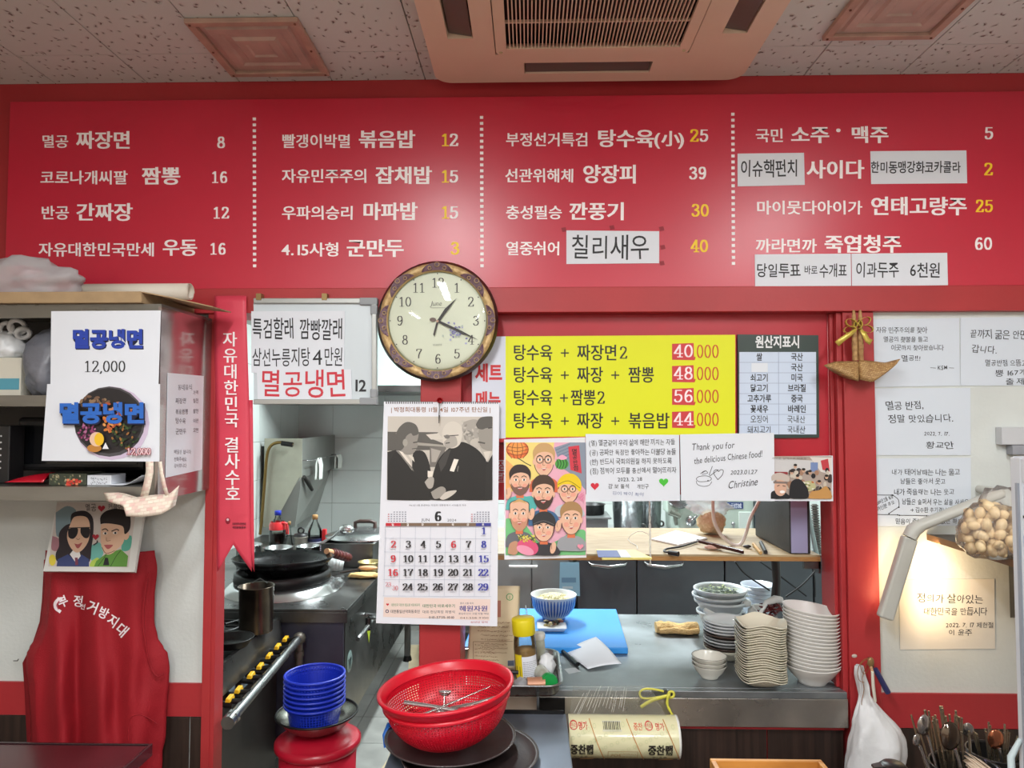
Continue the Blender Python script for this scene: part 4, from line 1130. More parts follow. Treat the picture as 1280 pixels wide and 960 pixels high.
for y in (657.5, 672.5, 689.5, 706.5, 723.8, 744.5): a.line([(481.5 - (y - 657) * .03, y), (614, y + .8)], .35, LN, False)
for k in range(8): a.line([(482 + 18.85 * k, 657.5), (480.2 + 18.8 * k, 744.5)], .3, LN, False)
NUM = [(6, 0, '1')] + [((d + 5) % 7 if False else (d - 2) % 7, (d - 2) // 7 + 1, str(d)) for d in range(2, 30)]
YB = [667.5, 684.3, 702.3, 719.3, 737.3]
for c_, r_, s_ in NUM:
    if s_ == '23': continue
    col_ = (206, 58, 70) if c_ == 0 or s_ == '6' else (58, 68, 168) if c_ == 6 else (38, 38, 42)
    a.digits(s_, X[c_] + 1 - r_ * .25, YB[r_], 8.6, col_, wv=.2, th=.05, align='c', gap=.05, sx=1.12)
    a.rect(X[c_] - 3, YB[r_] + 1.7, X[c_] + 3, YB[r_] + 2.2, (150, 152, 162))
a.digits('23', 486, 732.5, 5.4, (206, 58, 70), wv=.12, th=.04, align='c', gap=.03); a.digits('30', 494.5, 737, 5.4, (206, 58, 70), wv=.12, th=.04, align='c', gap=.03)
a.build('date_grid', t)
a = Art(cfn, n, lift=.0006, seed=6)
a.poly([(480, 746.5), (613, 749), (612, 775.5), (479, 771)], (238, 216, 206))
a.text('대한민국 국민의 힘으로 바로세우자', 489, 757.6, 3.9, (70, 140, 90), w=.01, width=36); a.heart(484.5, 755.5, 1.8, (206, 40, 50)); a.ell(484, 764, 2.2, 2.2, (60, 50, 90)); a.ell(484, 764, 1.3, 1.3, (238, 216, 206))
a.text('대한통일산악회동호인', 488, 766, 4.6, (50, 46, 60), w=.01, width=37)
a.text('대한민국 바로세우기', 528, 759, 4.6, (60, 120, 80), w=.01, width=41); a.text('대표·현상회장 최병식', 528, 766.3, 4.2, (50, 46, 60), width=41); a.text('010-5735-1010', 536, 773, 4, (50, 46, 60), width=32, w=.01)
a.text('혜원자원', 574, 763.5, 7.8, (52, 46, 140), w=.006, dbl=.012, width=36); a.text('종이 고물 파지', 575, 755, 2.8, (90, 80, 100)); a.text('충남천안시 고철 비철 매입', 573, 768, 2.8, (90, 80, 100), width=38); a.text('041-558-9100', 575, 773.3, 3, (90, 60, 60), width=36); a.text('삼성당 달력', 588, 778.5, 2.6, (196, 80, 90), width=22)
a.build('advert_print', t)
bd = MB()
for k in range(52):
    x = 483 + 2.72 * k
    if 541 < x < 552: continue
    p = cfn(x, 503.5); bd.box(p.x - .0016, p.x + .0016, p.y - .0015, p.y + .003, p.z - .003, p.z + .0045)
bd.build('binding', mat('grey_binding', (110, 108, 112), .5), t)
pc = PY(549.5, 500.5, -.045)
MB().lathe([(.0005, -.012), (.0085, -.011), (.0095, -.006), (.006, .0), (.007, .006)], 16, mtx=MX, c=(pc.x, pc.y, pc.z)).build('push_pin', mat('red_plastic_pin', (206, 30, 40), .25), t)
MB().tube([PY(549, 502, -.046), PY(549, 512, -.047), PY(548.8, 521, -.047)], .0012, 6).cyl(PY(549, 519, -.047), PY(548.6, 529, -.047), .0022, .001, 8).build('hanging_cord', mat('black_cord', (30, 28, 28), .5), t)

# ---- set menu sign
SGY = -.004
wfn = on_wall(SGY)
t = sheet('set_menu_sign', 'bright yellow set menu sign with black dish names and red prices, white end strip', 'sign', [(590, 421), (920, 418), (920, 550.5), (590, 553)], SGY, mat('sign_red_edge', (196, 36, 48), .4), th=.006)
a = Art(wfn, lift=.0004)
a.poly([(590, 421), (632, 420.5), (632, 548), (590, 549)], (214, 218, 232)); a.poly([(632, 420.5), (919, 418.5), (919, 543), (632, 547)], (226, 230, 10))
a.build('sign_face', t)
a = Art(wfn, lift=.0009)
a.text('세트', 594, 475, 24, (206, 44, 52), w=.035, width=34); a.text('메뉴', 594, 508, 22, (206, 44, 52), w=.035, width=32); a.build('lettering', t)
BK = (34, 34, 30)
for txts, base, pr_ in (([('탕수육', 641, 691), ('+', 701, 711), ('짜장면', 721, 772), ('2', 774, 784)], 448.3, '40'),
                 ([('탕수육', 641, 691), ('+', 701, 711), ('짜장', 721, 754), ('+', 764, 774), ('짬뽕', 785, 818)], 476, '48'),
                 ([('탕수육', 641, 691), ('+', 700, 710), ('짬뽕', 713, 745), ('2', 746, 756)], 504.5, '56'),
                 ([('탕수육', 641, 691), ('+', 701, 711), ('짜장', 721, 754), ('+', 764, 774), ('볶음밥', 785, 837)], 533.3, '44')):
    for s_, x0, x1 in txts:
        a = Art(wfn, lift=.0009)
        if s_ == '+':
            a.rect(x0, base - 7.8, x1, base - 6.2, BK); a.rect((x0 + x1) / 2 - .8, base - 12, (x0 + x1) / 2 + .8, base - 2, BK)
        elif s_ == '2': a.digits('2', x0, base, 15, BK, wv=.12, th=.07, sx=1)
        else: a.text(s_, x0, base + .5, 21.5, BK, w=.008, width=x1 - x0, dbl=.008, jit=.01)
        a.build('lettering', t)
    a = Art(wfn, lift=.0009)
    a.poly([(840, base - 18.5), (867, base - 19.5), (867.5, base + 2), (840, base + 1.5)], (206, 56, 62))
    a.digits(pr_, 841.5, base - 1.8, 15.5, (250, 232, 236), wv=.12, th=.07, sx=1.15, gap=.1)
    a.digits(',000', 866, base - .8, 16.5, (200, 70, 30), wv=.11, th=.05, sx=.82, gap=.09)
    a.build('price', t)
t = sheet('red_white_sign', 'small red and white striped sign edge showing between calendar and cartoon poster', 'sign', quad(600, 556, 633, 625), .027, mat('sign_red_edge', (196, 36, 48)), th=.002)
a = Art(on_wall(.027), lift=.0005); a.rect(600, 575, 632.5, 589, (228, 214, 222)); a.rect(600, 591, 632.5, 603, (228, 214, 222))
a.text('포장', 611, 586, 12, (196, 40, 50), w=.02); a.text('배달', 611, 601, 11, (196, 40, 50), w=.02); a.build('lettering', t)

# ---- origin sign
t = sheet('origin_sign', 'dark green framed table sign listing ingredient origins beside the yellow sign', 'sign', [(922, 418), (1023, 419), (1024, 547), (923, 548)], .022, mat('dark_green_board', (50, 66, 62), .35), th=.006)
wf2 = on_wall(.022)
a = Art(wf2, lift=.0005)
a.text('원산지표시', 944, 433.5, 16.5, (232, 234, 236), w=.03, width=56); a.build('lettering', t)
a = Art(wf2, lift=.0005, seed=8)
a.poly([(924, 440), (1020, 440), (1020.5, 543), (924, 543)], (206, 220, 240))
for k in range(1, 8): a.line([(924, 440 + 13 * k), (1020.5, 440 + 13 * k)], .5, (150, 164, 190), False)
a.line([(973, 440), (973.4, 543)], .5, (150, 164, 190), False)
for k, (l_, r_) in enumerate((('쌀', '국산'), ('', '국산'), ('쇠고기', '미국'), ('닭고기', '브라질'), ('고추가루', '중국'), ('꽃새우', '바레인'), ('오징어', '국내산'), ('돼지고기', '국내산'))):
    hw = k > 5; y = 450 + 13 * k
    if l_: a.text(l_, 949, y, 10.5, (40, 42, 50), w=0 if hw else .02, align='c', jit=.06 if hw else 0, sx=.78)
    a.text(r_, 996 - (1 if hw else 0), y, 10.5, (40, 42, 50), w=0 if hw else .02, align='c', jit=.06 if hw else 0, sx=.78 if len(r_) < 3 else .8)
a.rect(939, 453.8, 959.5, 465.2, (226, 232, 240))
a.build('printed_table', t)

# ---- notes under the signs
NY = -.012
HW = (40, 40, 46)
t = sheet('thank_you_note', 'white card with English thank you message and small bowl doodle', 'note', [(850, 543), (967.5, 541), (968.5, 626.5), (851.5, 625.5)], NY, PAPER, group='cards hung across the serving window')
a = Art(on_wall(NY), lift=.0005, seed=5)
a.text('Thank you for', 865, 563, 12, HW, shear=.2, jit=.05, rot=-3, width=54); a.text('the delicious Chinese food!', 868, 580, 11.5, HW, shear=.2, jit=.05, rot=-6, width=86)
a.text('2023.01.27', 913, 593.5, 7.5, HW, shear=.15, jit=.06, rot=-2, width=34); a.text('Christine', 911, 611, 13, HW, shear=.5, jit=.06, rot=-8, width=38)
def z4(pts): return [(730 + x / 5.565, 540 + y / 5.565) for x, y in pts]
a.line(z4([(780, 325), (800, 310), (850, 305), (885, 320), (870, 340), (800, 345), (780, 325)]), .6, HW); a.line(z4([(780, 340), (790, 365), (830, 378), (870, 370), (888, 345)]), .6, HW)
a.line(z4([(810, 290), (840, 270), (860, 285), (820, 295)]), .6, HW); a.line(z4([(820, 285), (850, 268)]), .6, HW); a.line(z4([(870, 300), (892, 238)]), .7, HW); a.line(z4([(875, 305), (935, 262)]), .7, HW); a.line(z4([(930, 330), (905, 295), (905, 270), (925, 262), (935, 275), (950, 262), (968, 268), (960, 300), (930, 332)]), .7, HW); a.ell(*z4([(862, 338)])[0], .9, .7, HW)
a.build('handwriting', t)
t = sheet('acrostic_note', 'white card with four Korean lines between a red heart and a green heart', 'note', [(732, 542.5), (849, 543.5), (850, 626), (733, 627)], NY + .002, PAPER, group='cards hung across the serving window')
a = Art(on_wall(NY + .002), lift=.0005, seed=7)
for k, (s_, x, y, w_) in enumerate((('(멸) 멸균같이 우리 삶에 해만 끼치는 자들', 736, 557, 108), ('(공) 공짜만 독점만 좋아하는 더불당 놈들', 737, 569, 108), ('(반) 반드시 국회의원질 하지 못하도록', 737, 580.5, 103), ('(점) 점찍어 모두를 총선에서 떨어뜨리자', 737.5, 592, 108), ('2023. 2. 28', 772, 601.5, 31), ('강 보 돌석', 760, 610.5, 27), ('개인구', 796, 610.5, 15))):
    a.text(s_, x, y, 8.4 if k < 4 else 6.6, HW, jit=.07, rot=-.8, width=w_, w=.006)
a.text('김이 박이 최이', 765, 618, 5, (110, 120, 160), jit=.1, rot=3, width=40)
a.heart(743.5, 607.5, 5.2, (214, 44, 62)); a.heart(829.5, 602.5, 5.8, (76, 196, 60)); a.build('handwriting', t)
t = sheet('group_photograph', 'white bordered colour photograph of a smiling diner with a capped head and a full table', 'photograph', [(956, 571), (1041, 569.5), (1041.5, 626.5), (957, 626)], NY + .004, PAPER)
a = Art(shift(on_wall(NY + .004), 925, 420, 4.367), lift=.0005, seed=3)
a.rect(165, 656, 500, 888, (176, 160, 150)); a.clip = (165, 656, 500, 888); a.poly([(165, 665), (400, 680), (380, 740), (165, 750)], (206, 204, 204)); a.poly([(165, 740), (260, 742), (260, 756), (165, 758)], (150, 50, 56)); a.poly([(380, 660), (500, 664), (500, 760), (440, 740)], (222, 214, 208)); a.poly([(440, 680), (480, 670), (490, 740), (450, 730)], (196, 60, 70)); a.rect(385, 690, 425, 740, (120, 140, 186))
for k in range(46):
    x = a.R.uniform(250, 495); y = a.R.uniform(730, 850)
    a.ell(x, y, a.R.uniform(8, 17), a.R.uniform(9, 18), a.R.choice([(44, 38, 40), (60, 50, 50), (170, 130, 106), (90, 80, 76), (206, 196, 180), (34, 30, 36)]), n=9)
for x, y in ((280, 745), (300, 712), (312, 770), (345, 735), (380, 745), (430, 800), (470, 770)): a.ell(x, y, 9, 11, (206, 166, 140), n=10); a.ell(x, y - 8, 10, 7, (40, 32, 30), n=10)
a.blobp([(330, 800), (390, 790), (410, 830), (350, 850)], (190, 186, 140)); 
for k in range(16): a.ell(a.R.uniform(335, 405), a.R.uniform(795, 845), 7, 4, a.R.choice([(230, 226, 210), (110, 130, 70), (200, 120, 70)]), n=8)
a.blobp([(265, 880), (275, 800), (320, 780), (365, 830), (365, 885), (300, 890)], (30, 30, 34)); a.blobp([(370, 885), (385, 850), (430, 840), (470, 820), (495, 888)], (196, 146, 84))
a.blobp([(165, 888), (170, 850), (220, 840), (265, 870), (262, 888)], (26, 28, 32)); a.ell(218, 825, 34, 48, (216, 172, 148)); a.blobp([(170, 790), (172, 760), (215, 745), (262, 765), (262, 795), (215, 785)], (200, 186, 176)); a.poly([(178, 792), (258, 795), (256, 806), (180, 804)], (130, 116, 110)); a.ell(228, 850, 14, 8, (250, 244, 240)); a.line([(200, 818), (212, 814)], 4, (40, 30, 30)); a.line([(230, 816), (244, 820)], 4, (40, 30, 30))
a.text('가까운 달력으로 마음을', 170, 672, 12, (110, 104, 100), width=190)
a.build('picture', t)

# ---- cartoon poster
t = sheet('cartoon_poster', 'colourful hand-drawn poster of seven caricatured faces beside the calendar', 'poster', [(630, 549.5), (731.5, 546.5), (733, 697), (630.5, 699.5)], NY - .003, mat('poster_paper', (232, 232, 236), .3))
a = Art(shift(on_wall(NY - .003), 625, 545, 6.19), lift=.0005, seed=11)
a.poly([(45, 50), (660, 50), (668, 925), (42, 922)], (238, 178, 196)); a.clip = (44, 50, 663, 922)
a.poly([(45, 50), (420, 50), (400, 200), (240, 400), (45, 440)], (246, 222, 130)); a.blobp([(45, 180), (120, 260), (100, 380), (46, 450)], (244, 180, 110))
a.poly([(420, 90), (540, 50), (662, 50), (664, 420), (560, 300), (470, 240)], (140, 150, 166))
for k in range(5): a.line([(430 + 12 * k, 110 + 20 * k), (540 + 10 * k, 62 + 22 * k)], 4, (90, 110, 140), False)
a.blobp([(45, 640), (160, 640), (300, 820), (420, 820), (560, 740), (668, 740), (668, 925), (42, 922)], (120, 196, 130)); a.blobp([(180, 470), (280, 470), (280, 560), (200, 620)], (96, 190, 184))
a.ell(135, 105, 88, 72, (232, 120, 62)); a.ell(130, 95, 66, 50, (242, 160, 80))
for k in range(-2, 3): a.line([(135 + k * 22, 40), (135 + k * 42, 105), (135 + k * 22, 172)], 4, (120, 50, 30))
for k in range(3): a.line([(58, 80 + 26 * k), (135, 92 + 28 * k), (216, 78 + 26 * k)], 4, (120, 50, 30))
a.line([(140, 172), (170, 190), (200, 210), (240, 230)], 6, (50, 60, 40))
a.poly([(528, 84), (612, 72), (632, 290), (545, 262)], (214, 60, 76)); 
for k, ch in enumerate('멸공반점'): a.text(ch, 575 + 4 * k, 138 + 42 * k, 44, (40, 30, 30), align='c', w=.02, jit=.1)
a.ell(478, 215, 52, 44, (80, 160, 70)); [a.line([(440 + 22 * k, 182), (450 + 22 * k, 215), (438 + 22 * k, 248)], 6, (30, 70, 34)) for k in range(4)]; a.blobp([(440, 170), (480, 145), (520, 170), (480, 185)], (240, 170, 196))
SKN = (238, 190, 160); LNE = (54, 40, 38)
def face(cx, cy, rx, ry, hair, style='short', beard=None, glasses=False, skin=SKN, body=None, tilt=0, smile=True):
    if body: a.blobp([(cx - rx * 1.5, cy + ry * 2.2), (cx - rx * 1.3, cy + ry * 1.45), (cx - rx * .5, cy + ry * 1.15), (cx + rx * .5, cy + ry * 1.15), (cx + rx * 1.3, cy + ry * 1.45), (cx + rx * 1.5, cy + ry * 2.2)], body)
    a.poly([(cx - rx * .35, cy + ry * .6), (cx + rx * .35, cy + ry * .6), (cx + rx * .4, cy + ry * 1.3), (cx - rx * .4, cy + ry * 1.3)], (226, 120, 80))
    P = [(-1, -.5), (-.9, -.85), (0, -1.02), (.9, -.85), (1, -.5), (.98, 0), (.82, .55), (.4, .95), (0, 1.03), (-.4, .95), (-.82, .55), (-.98, 0)]
    a.blobp([(cx + rx * 1.06 * x, cy + ry * 1.04 * y) for x, y in P], LNE)
    if style != 'cap':
        a.ell(cx - rx, cy + ry * .05, rx * .16, ry * .2, skin); a.ell(cx + rx, cy + ry * .05, rx * .16, ry * .2, skin)
    a.blobp([(cx + rx * x, cy + ry * y) for x, y in P], skin)
    a.ell(cx - rx * .5, cy + ry * .35, rx * .26, ry * .18, (240, 168, 146)); a.ell(cx + rx * .5, cy + ry * .35, rx * .26, ry * .18, (240, 168, 146))
    if beard: a.blobp([(cx - rx * .95, cy + ry * .1), (cx - rx * .6, cy + ry * .45), (cx, cy + ry * .38), (cx + rx * .6, cy + ry * .45), (cx + rx * .95, cy + ry * .1), (cx + rx * .7, cy + ry * .8), (cx, cy + ry * 1.12), (cx - rx * .7, cy + ry * .8)], beard)
    if style == 'short': a.blobp([(cx - rx * 1.05, cy - ry * .1), (cx - rx * 1.1, cy - ry * .75), (cx - rx * .5, cy - ry * 1.25), (cx + rx * .5, cy - ry * 1.25), (cx + rx * 1.1, cy - ry * .75), (cx + rx * 1.05, cy - ry * .1), (cx + rx * .85, cy - ry * .5), (cx + rx * .2, cy - ry * .68), (cx - rx * .5, cy - ry * .6), (cx - rx * .85, cy - ry * .4)], hair)
    if style == 'bald': a.blobp([(cx - rx * .8, cy - ry * .8), (cx, cy - ry * 1.12), (cx + rx * .8, cy - ry * .8), (cx, cy - ry * .92)], hair)
    if style == 'beanie': a.blobp([(cx - rx * 1.15, cy - ry * .2), (cx - rx * 1.1, cy - ry * .8), (cx - rx * .4, cy - ry * 1.35), (cx + rx * .6, cy - ry * 1.35), (cx + rx * 1.3, cy - ry * .7), (cx + rx * 1.2, cy + ry * .1), (cx + rx * .4, cy - ry * .45), (cx - rx * .6, cy - ry * .5)], hair); a.line([(cx - rx * 1.1, cy - ry * .5), (cx, cy - ry * .8), (cx + rx * 1.2, cy - ry * .2)], 5, (150, 130, 20))
    if style == 'cap': a.blobp([(cx - rx * 1.1, cy - ry * .25), (cx - rx * 1.1, cy - ry * .9), (cx - rx * .4, cy - ry * 1.4), (cx + rx * .5, cy - ry * 1.4), (cx + rx * 1.12, cy - ry * .9), (cx + rx * 1.1, cy - ry * .2), (cx, cy - ry * .5)], hair); a.line([(cx - rx * 1.05, cy - ry * .4), (cx, cy - ry * .68), (cx + rx * 1.05, cy - ry * .35)], 4, (110, 110, 110))
    for s_ in (-1, 1):
        ex = cx + s_ * rx * .42; ey = cy - ry * .12
        a.ell(ex, ey, rx * .2, ry * .1, (246, 240, 234)); a.ell(ex, ey, rx * .09, ry * .09, (50, 36, 30)); a.line([(ex - rx * .26, ey - ry * .2), (ex, ey - ry * .3), (ex + rx * .26, ey - ry * .2)], rx * .08, LNE)
        if glasses: a.line([(ex + rx * .34 * cos(q / 10 * 2 * pi), ey + ry * .26 * sin(q / 10 * 2 * pi)) for q in range(11)], rx * .07, LNE)
    if glasses: a.line([(cx - rx * .1, cy - ry * .14), (cx + rx * .1, cy - ry * .14)], rx * .07, LNE)
    a.line([(cx, cy - ry * .1), (cx - rx * .12, cy + ry * .25), (cx + rx * .1, cy + ry * .28)], rx * .05, (170, 100, 80))
    a.blobp([(cx - rx * .3, cy + ry * .48), (cx, cy + ry * .52), (cx + rx * .3, cy + ry * .45), (cx, cy + ry * .68)], (196, 90, 90)); a.line([(cx - rx * .2, cy + ry * .54), (cx + rx * .2, cy + ry * .52)], rx * .06, (250, 244, 240))
face(340, 195, 76, 108, (206, 164, 110), glasses=True, body=(226, 110, 76))
face(155, 350, 74, 100, (58, 46, 44), beard=(130, 96, 84), body=(90, 186, 180))
face(530, 420, 74, 92, (240, 206, 30), 'beanie', glasses=True, body=(200, 206, 214))
face(335, 445, 78, 112, (78, 58, 46), beard=(74, 56, 48), body=(70, 110, 150))
face(150, 610, 72, 112, (214, 170, 110), 'bald', beard=(206, 150, 120), body=(110, 112, 118))
face(550, 645, 76, 108, (176, 136, 90), body=(160, 162, 166))
face(338, 715, 76, 92, (54, 54, 56), 'cap', body=(62, 60, 64))
a.blobp([(60, 905), (75, 830), (130, 810), (150, 860), (120, 915)], (200, 150, 120))
a.ell(215, 855, 84, 62, (226, 90, 130), 20); a.ell(195, 880, 70, 34, (244, 160, 186), 20)
for k in range(40): a.ell(a.R.uniform(130, 270), a.R.uniform(765, 815), 12, 4, a.R.choice([(236, 216, 90), (206, 180, 60), (90, 120, 50), (240, 230, 150)]), rot=a.R.uniform(0, 180), n=7)
for (x, y) in ((245, 600), (450, 690), (65, 440), (410, 860)): a.ell(x, y, 22, 46, SKN, 12); a.line([(x - 12, y - 30), (x - 10, y + 10)], 3, LNE)
for k in range(12): a.line([(600 + k * 4, 470 + k * 3), (620 + a.R.uniform(0, 30), 430 + k * 6)], 3, (230, 120, 160), False)
a.heart(620, 850, 24, (240, 150, 170))
a.build('drawing', t)

# ---- handwritten notes on the white wall at the cooler side
def note(name, lab, q, Y, lines, seed, col=HW, m=PAPERB):
    r = sheet(name, lab, 'note', q, Y, m, group='handwritten sheets on the white wall')
    a = Art(on_wall(Y), lift=.0004, seed=seed)
    for (s_, x, y, sz, w_, *ro) in lines: a.text(s_, x, y, sz, col, width=w_, jit=.09, rot=ro[0] if ro else 0, w=.004, sx=.8)
    a.build('handwriting', r)
    return r
note('handwritten_note', 'handwritten sheet behind the straw shoes, signed with three capital letters', [(1087, 399), (1199, 397.5), (1200, 482), (1090, 484)], -.0022,
     [('자유 민주주의를 찾아', 1095, 415.5, 8, 64), ('멸공의 횃불을 들고', 1104, 427, 7.6, 56), ('이곳까지 찾아왔습니다', 1113.5, 437.5, 7.6, 66), ('멸공!!!', 1126.5, 451, 8.5, 24), ('— KSM —', 1163, 462, 7.5, 30)], 21)
note('handwritten_note', 'uppermost handwritten sheet on the white wall, cut by the photo edge', [(1200.5, 397), (1300, 396), (1300, 482), (1200.5, 482)], -.0022,
     [('끝까지 굶은 안면', 1212, 421, 12, 72, 2), ('갑니다.', 1214, 440, 11, 32, 3), ('멸공반점 으뜸고기', 1231, 457, 9, 60), ('뿡 167개', 1244, 470, 8.5, 40, -2), ('출 제이', 1257, 480, 8.5, 34)], 22)
note('handwritten_note', 'handwritten sheet with two large lines, date and signature below the first sheet', [(1091, 485.5), (1213, 485), (1213.5, 569), (1091.5, 569)], -.0022,
     [('멸공 반점,', 1107, 512, 11.5, 48, -2), ('정말 맛있습니다.', 1110, 528, 11.5, 82, -1), ('2022. 7. 17.', 1155, 544.5, 6.5, 32), ('황교안', 1157, 560, 9.5, 35)], 23)
r = note('handwritten_note', 'densely written sheet low on the white wall, partly behind the lit lamp arm', [(1091.5, 573), (1213.5, 572), (1214, 657), (1092.5, 658)], -.0022,
     [('내가 태어날때는 나는 울고', 1114, 593.5, 8.5, 86), ('남들은 좋아서 웃고', 1125, 604.5, 8, 57), ('내가 죽을때는 나는 웃고', 1117, 618, 8.5, 76), ('남들은 슬퍼서 우는 삶을 사세요', 1127, 630, 8.5, 84, .8), ('→ 김수환 추기경님 말씀 中', 1137, 640, 7, 66), ('믿음이 죽는 기도는 없는 하세요!', 1119, 654.5, 7.5, 92), ('2009년 2월 16일', 1095, 632, 6, 24, -24), ('가신분 추모', 1097, 639, 6, 24, -24)], 24)
a = Art(on_wall(-.0022), lift=.0008)
for p_ in ([(1095, 618.5), (1105, 618.8), (1115, 618.8)], [(1116, 619), (1123, 625), (1123.5, 634)], [(1095, 643), (1109, 643.3), (1122, 643.5)], [(1111, 642), (1118, 637), (1123, 634)], [(1124, 644), (1142, 644.2), (1158, 644.6)], [(1160, 645), (1176, 645), (1190, 645)]):
    a.line(p_, .7, HW); a.ell(*p_[0], .9, .9, HW, n=8); a.ell(*p_[-1], .9, .9, HW, n=8)
a.build('dashed_border', r)
note('handwritten_note', 'cream handwritten sheet glowing in the lamp light on the white wall', [(1124, 724.5), (1243, 723.5), (1244, 811), (1125, 812)], -.0022,
     [('정의가 살아있는', 1146, 752, 12, 83, 1), ('대한민국을 만듭시다', 1154, 768, 10.5, 80, 0), ('2022. 7. 17 제헌절', 1182, 784, 7.5, 60), ('이 윤주', 1185, 793.5, 8.5, 30)], 25, m=mat('cream_note', (226, 222, 212), .5))
# paint chips and marks on the red post and white wall
t = struct(MB().blob(PY(1068, 820, -.019), (.0085, .001, .006), .15, 2, 1, sub=2), 'trim_8', mat('bare_plaster', (206, 190, 180), .8))
# ================================================================== KITCHEN BEHIND THE WALL
ORDW = ['topmost', 'second from the top', 'third from the top', 'fourth from the top', 'fifth from the top', 'sixth from the top', 'seventh from the top', 'eighth from the top', 'ninth from the top', 'tenth from the top',
        'eleventh from the top', 'twelfth from the top', 'thirteenth from the top', 'fourteenth from the top', 'fifteenth from the top', 'sixteenth from the top', 'seventeenth from the top', 'eighteenth from the top',
        'nineteenth from the top', 'twentieth from the top', 'twenty-first from the top', 'twenty-second from the top', 'twenty-third from the top', 'twenty-fourth from the top', 'twenty-fifth from the top', 'twenty-sixth from the top']
def ordl(i, n): return 'lowest' if i == n - 1 else ORDW[i]
SSD = mat('worn_steel', (120, 120, 118), .34, metal=.85, var=.35, vscale=5, rvar=.12, bump=.03, bscale=60)
SSL = mat('clean_steel', (176, 178, 178), .25, metal=.9, var=.12, vscale=5, rvar=.08)
SSB = mat('range_front_steel', (92, 94, 112), .38, metal=.7, var=.3, vscale=3)
IRON = mat('black_iron', (26, 25, 25), .42, metal=.4, var=.3, vscale=20, bump=.1, bscale=80)
WOKM = mat('wok_carbon_steel', (34, 33, 34), .26, metal=.6, var=.3, vscale=8, rvar=.1)
GREASE_SHADE = mat('grease_and_shade_dark', (40, 36, 33), .5, var=.4, vscale=10)

# exhaust hood
hx0, hx1 = KXL + .01, -.60
t = thing('exhaust_hood', 'pale steel exhaust hood above the wok range', 'hood', ((hx0 + hx1) / 2, 2.1, 1.72))
h = MB(); h.hexa([(hx0, 2.4, 1.79), (hx1, 2.4, 1.79), (hx1, 3.21, 1.79), (hx0, 3.21, 1.79), (hx0, 2.6, 2.4), (hx1 - .2, 2.6, 2.4), (hx1 - .2, 3.21, 2.4), (hx0, 3.21, 2.4)])
h.build('canopy', mat('pale_green_steel', (176, 196, 188), .4, metal=.3, var=.06), t)
MB().box(hx0, hx1 + .005, 2.39, 3.215, 1.745, 1.788).build('lip', SSD, t, bevel=.003)
MB().box(hx0 + .2, hx1 - .4, 2.7, 3.1, 2.4, 2.549).build('duct', SSD, t)

# wok range
RX, RY0, RY1, RZ = PZ(434, 762, .8).x, PZ(434, 762, .8).y, 2.5, .80
t = thing('wok_range', 'stainless steel wok range with dark greasy front beside the kitchen doorway path', 'stove', ((KXL + RX) / 2, 1.5, 0))
xl = KXL + .012
MB().box(xl, RX, RY0, RY1, RZ - .012, RZ).box(xl, RX, RY0, RY0 + .012, RZ - .055, RZ - .012).box(RX - .012, RX, RY0 + .012, RY1, RZ - .055, RZ - .012).build('top', SSD, t, bevel=.002)
MB().box(xl + .02, RX - .02, RY0 + .02, RY0 + .03, .22, RZ - .056).build('front_panel', SSB, t)
MB().box(RX - .032, RX - .02, RY0 + .05, RY1 - .05, .30, RZ - .056).build('side_panel', SSD, t)
for x, y in ((RX - .045, RY0 + .04), (RX - .045, RY1 - .05), (xl + .05, RY0 + .06), (xl + .05, RY1 - .05)):
    l = MB().box(x - .018, x + .018, y - .018, y + .018, .035, RZ - .056).build('leg', SSD, t)
    MB().cyl((x, y, 0), (x, y, .034), .03, .022, 12).build('foot', IRON, l)
bc = Vector((-1.13, RY0 + .34, RZ))
MB().lathe([(.262, .001), (.252, .012), (.232, .03), (.205, .045), (.20, .02)], 40, c=bc).build('burner_cone', mat('polished_steel', (205, 206, 206), .2, metal=.95, rvar=.08), t)
MB().lathe([(.205, .035), (.215, .05), (.212, .085), (.195, .088), (.19, .04)], 40, c=bc).build('burner_ring', IRON, t)
pv = MB(); gz = RZ - .14
pv.tube([(RX - .018, RY0 + .42, gz), (RX + .02, RY0 + .42, gz), (RX + .03, RY0 + .36, gz), (RX + .03, RY0 + .14, gz), (RX + .02, RY0 + .10, gz - .01)], .011, 8)
pv.build('gas_pipe', SSL, t)
MB().cyl((RX + .03, RY0 + .26, gz - .02), (RX + .03, RY0 + .26, gz + .035), .014, n=10).cyl((RX + .03, RY0 + .26, gz + .035), (RX + .07, RY0 + .34, gz + .0), .006, n=8).build('valve', SSD, t)
rb = MB(); 
for (px_, py_, rx_, ry_) in ((440, 815, 0, 0),): pass
c0 = Vector((RX - .0185, RY0 + .12, RZ - .25))
MB().lathe([(.045, 0), (.04, .002), (.0005, .002)], 24, mtx=Matrix.Rotation(pi / 2, 4, 'Y'), c=c0).build('round_sticker', mat('pale_sticker', (120, 140, 136), .4), t)
MB().lathe([(.036, 0), (.03, .0035), (.0005, .003)], 3, mtx=Matrix.Rotation(pi / 2, 4, 'Y'), c=c0, smooth=False).build('sticker_mark', mat('sticker_dark', (50, 66, 66), .4), t)
MB().add([(RX - .0185, RY0 + .45, RZ - .22), (RX - .0185, RY0 + .53, RZ - .20), (RX - .0185, RY0 + .49, RZ - .29)], [(0, 1, 2)]).build('warning_sticker', mat('yellow_green', (170, 190, 50), .5), t, solid=.001)

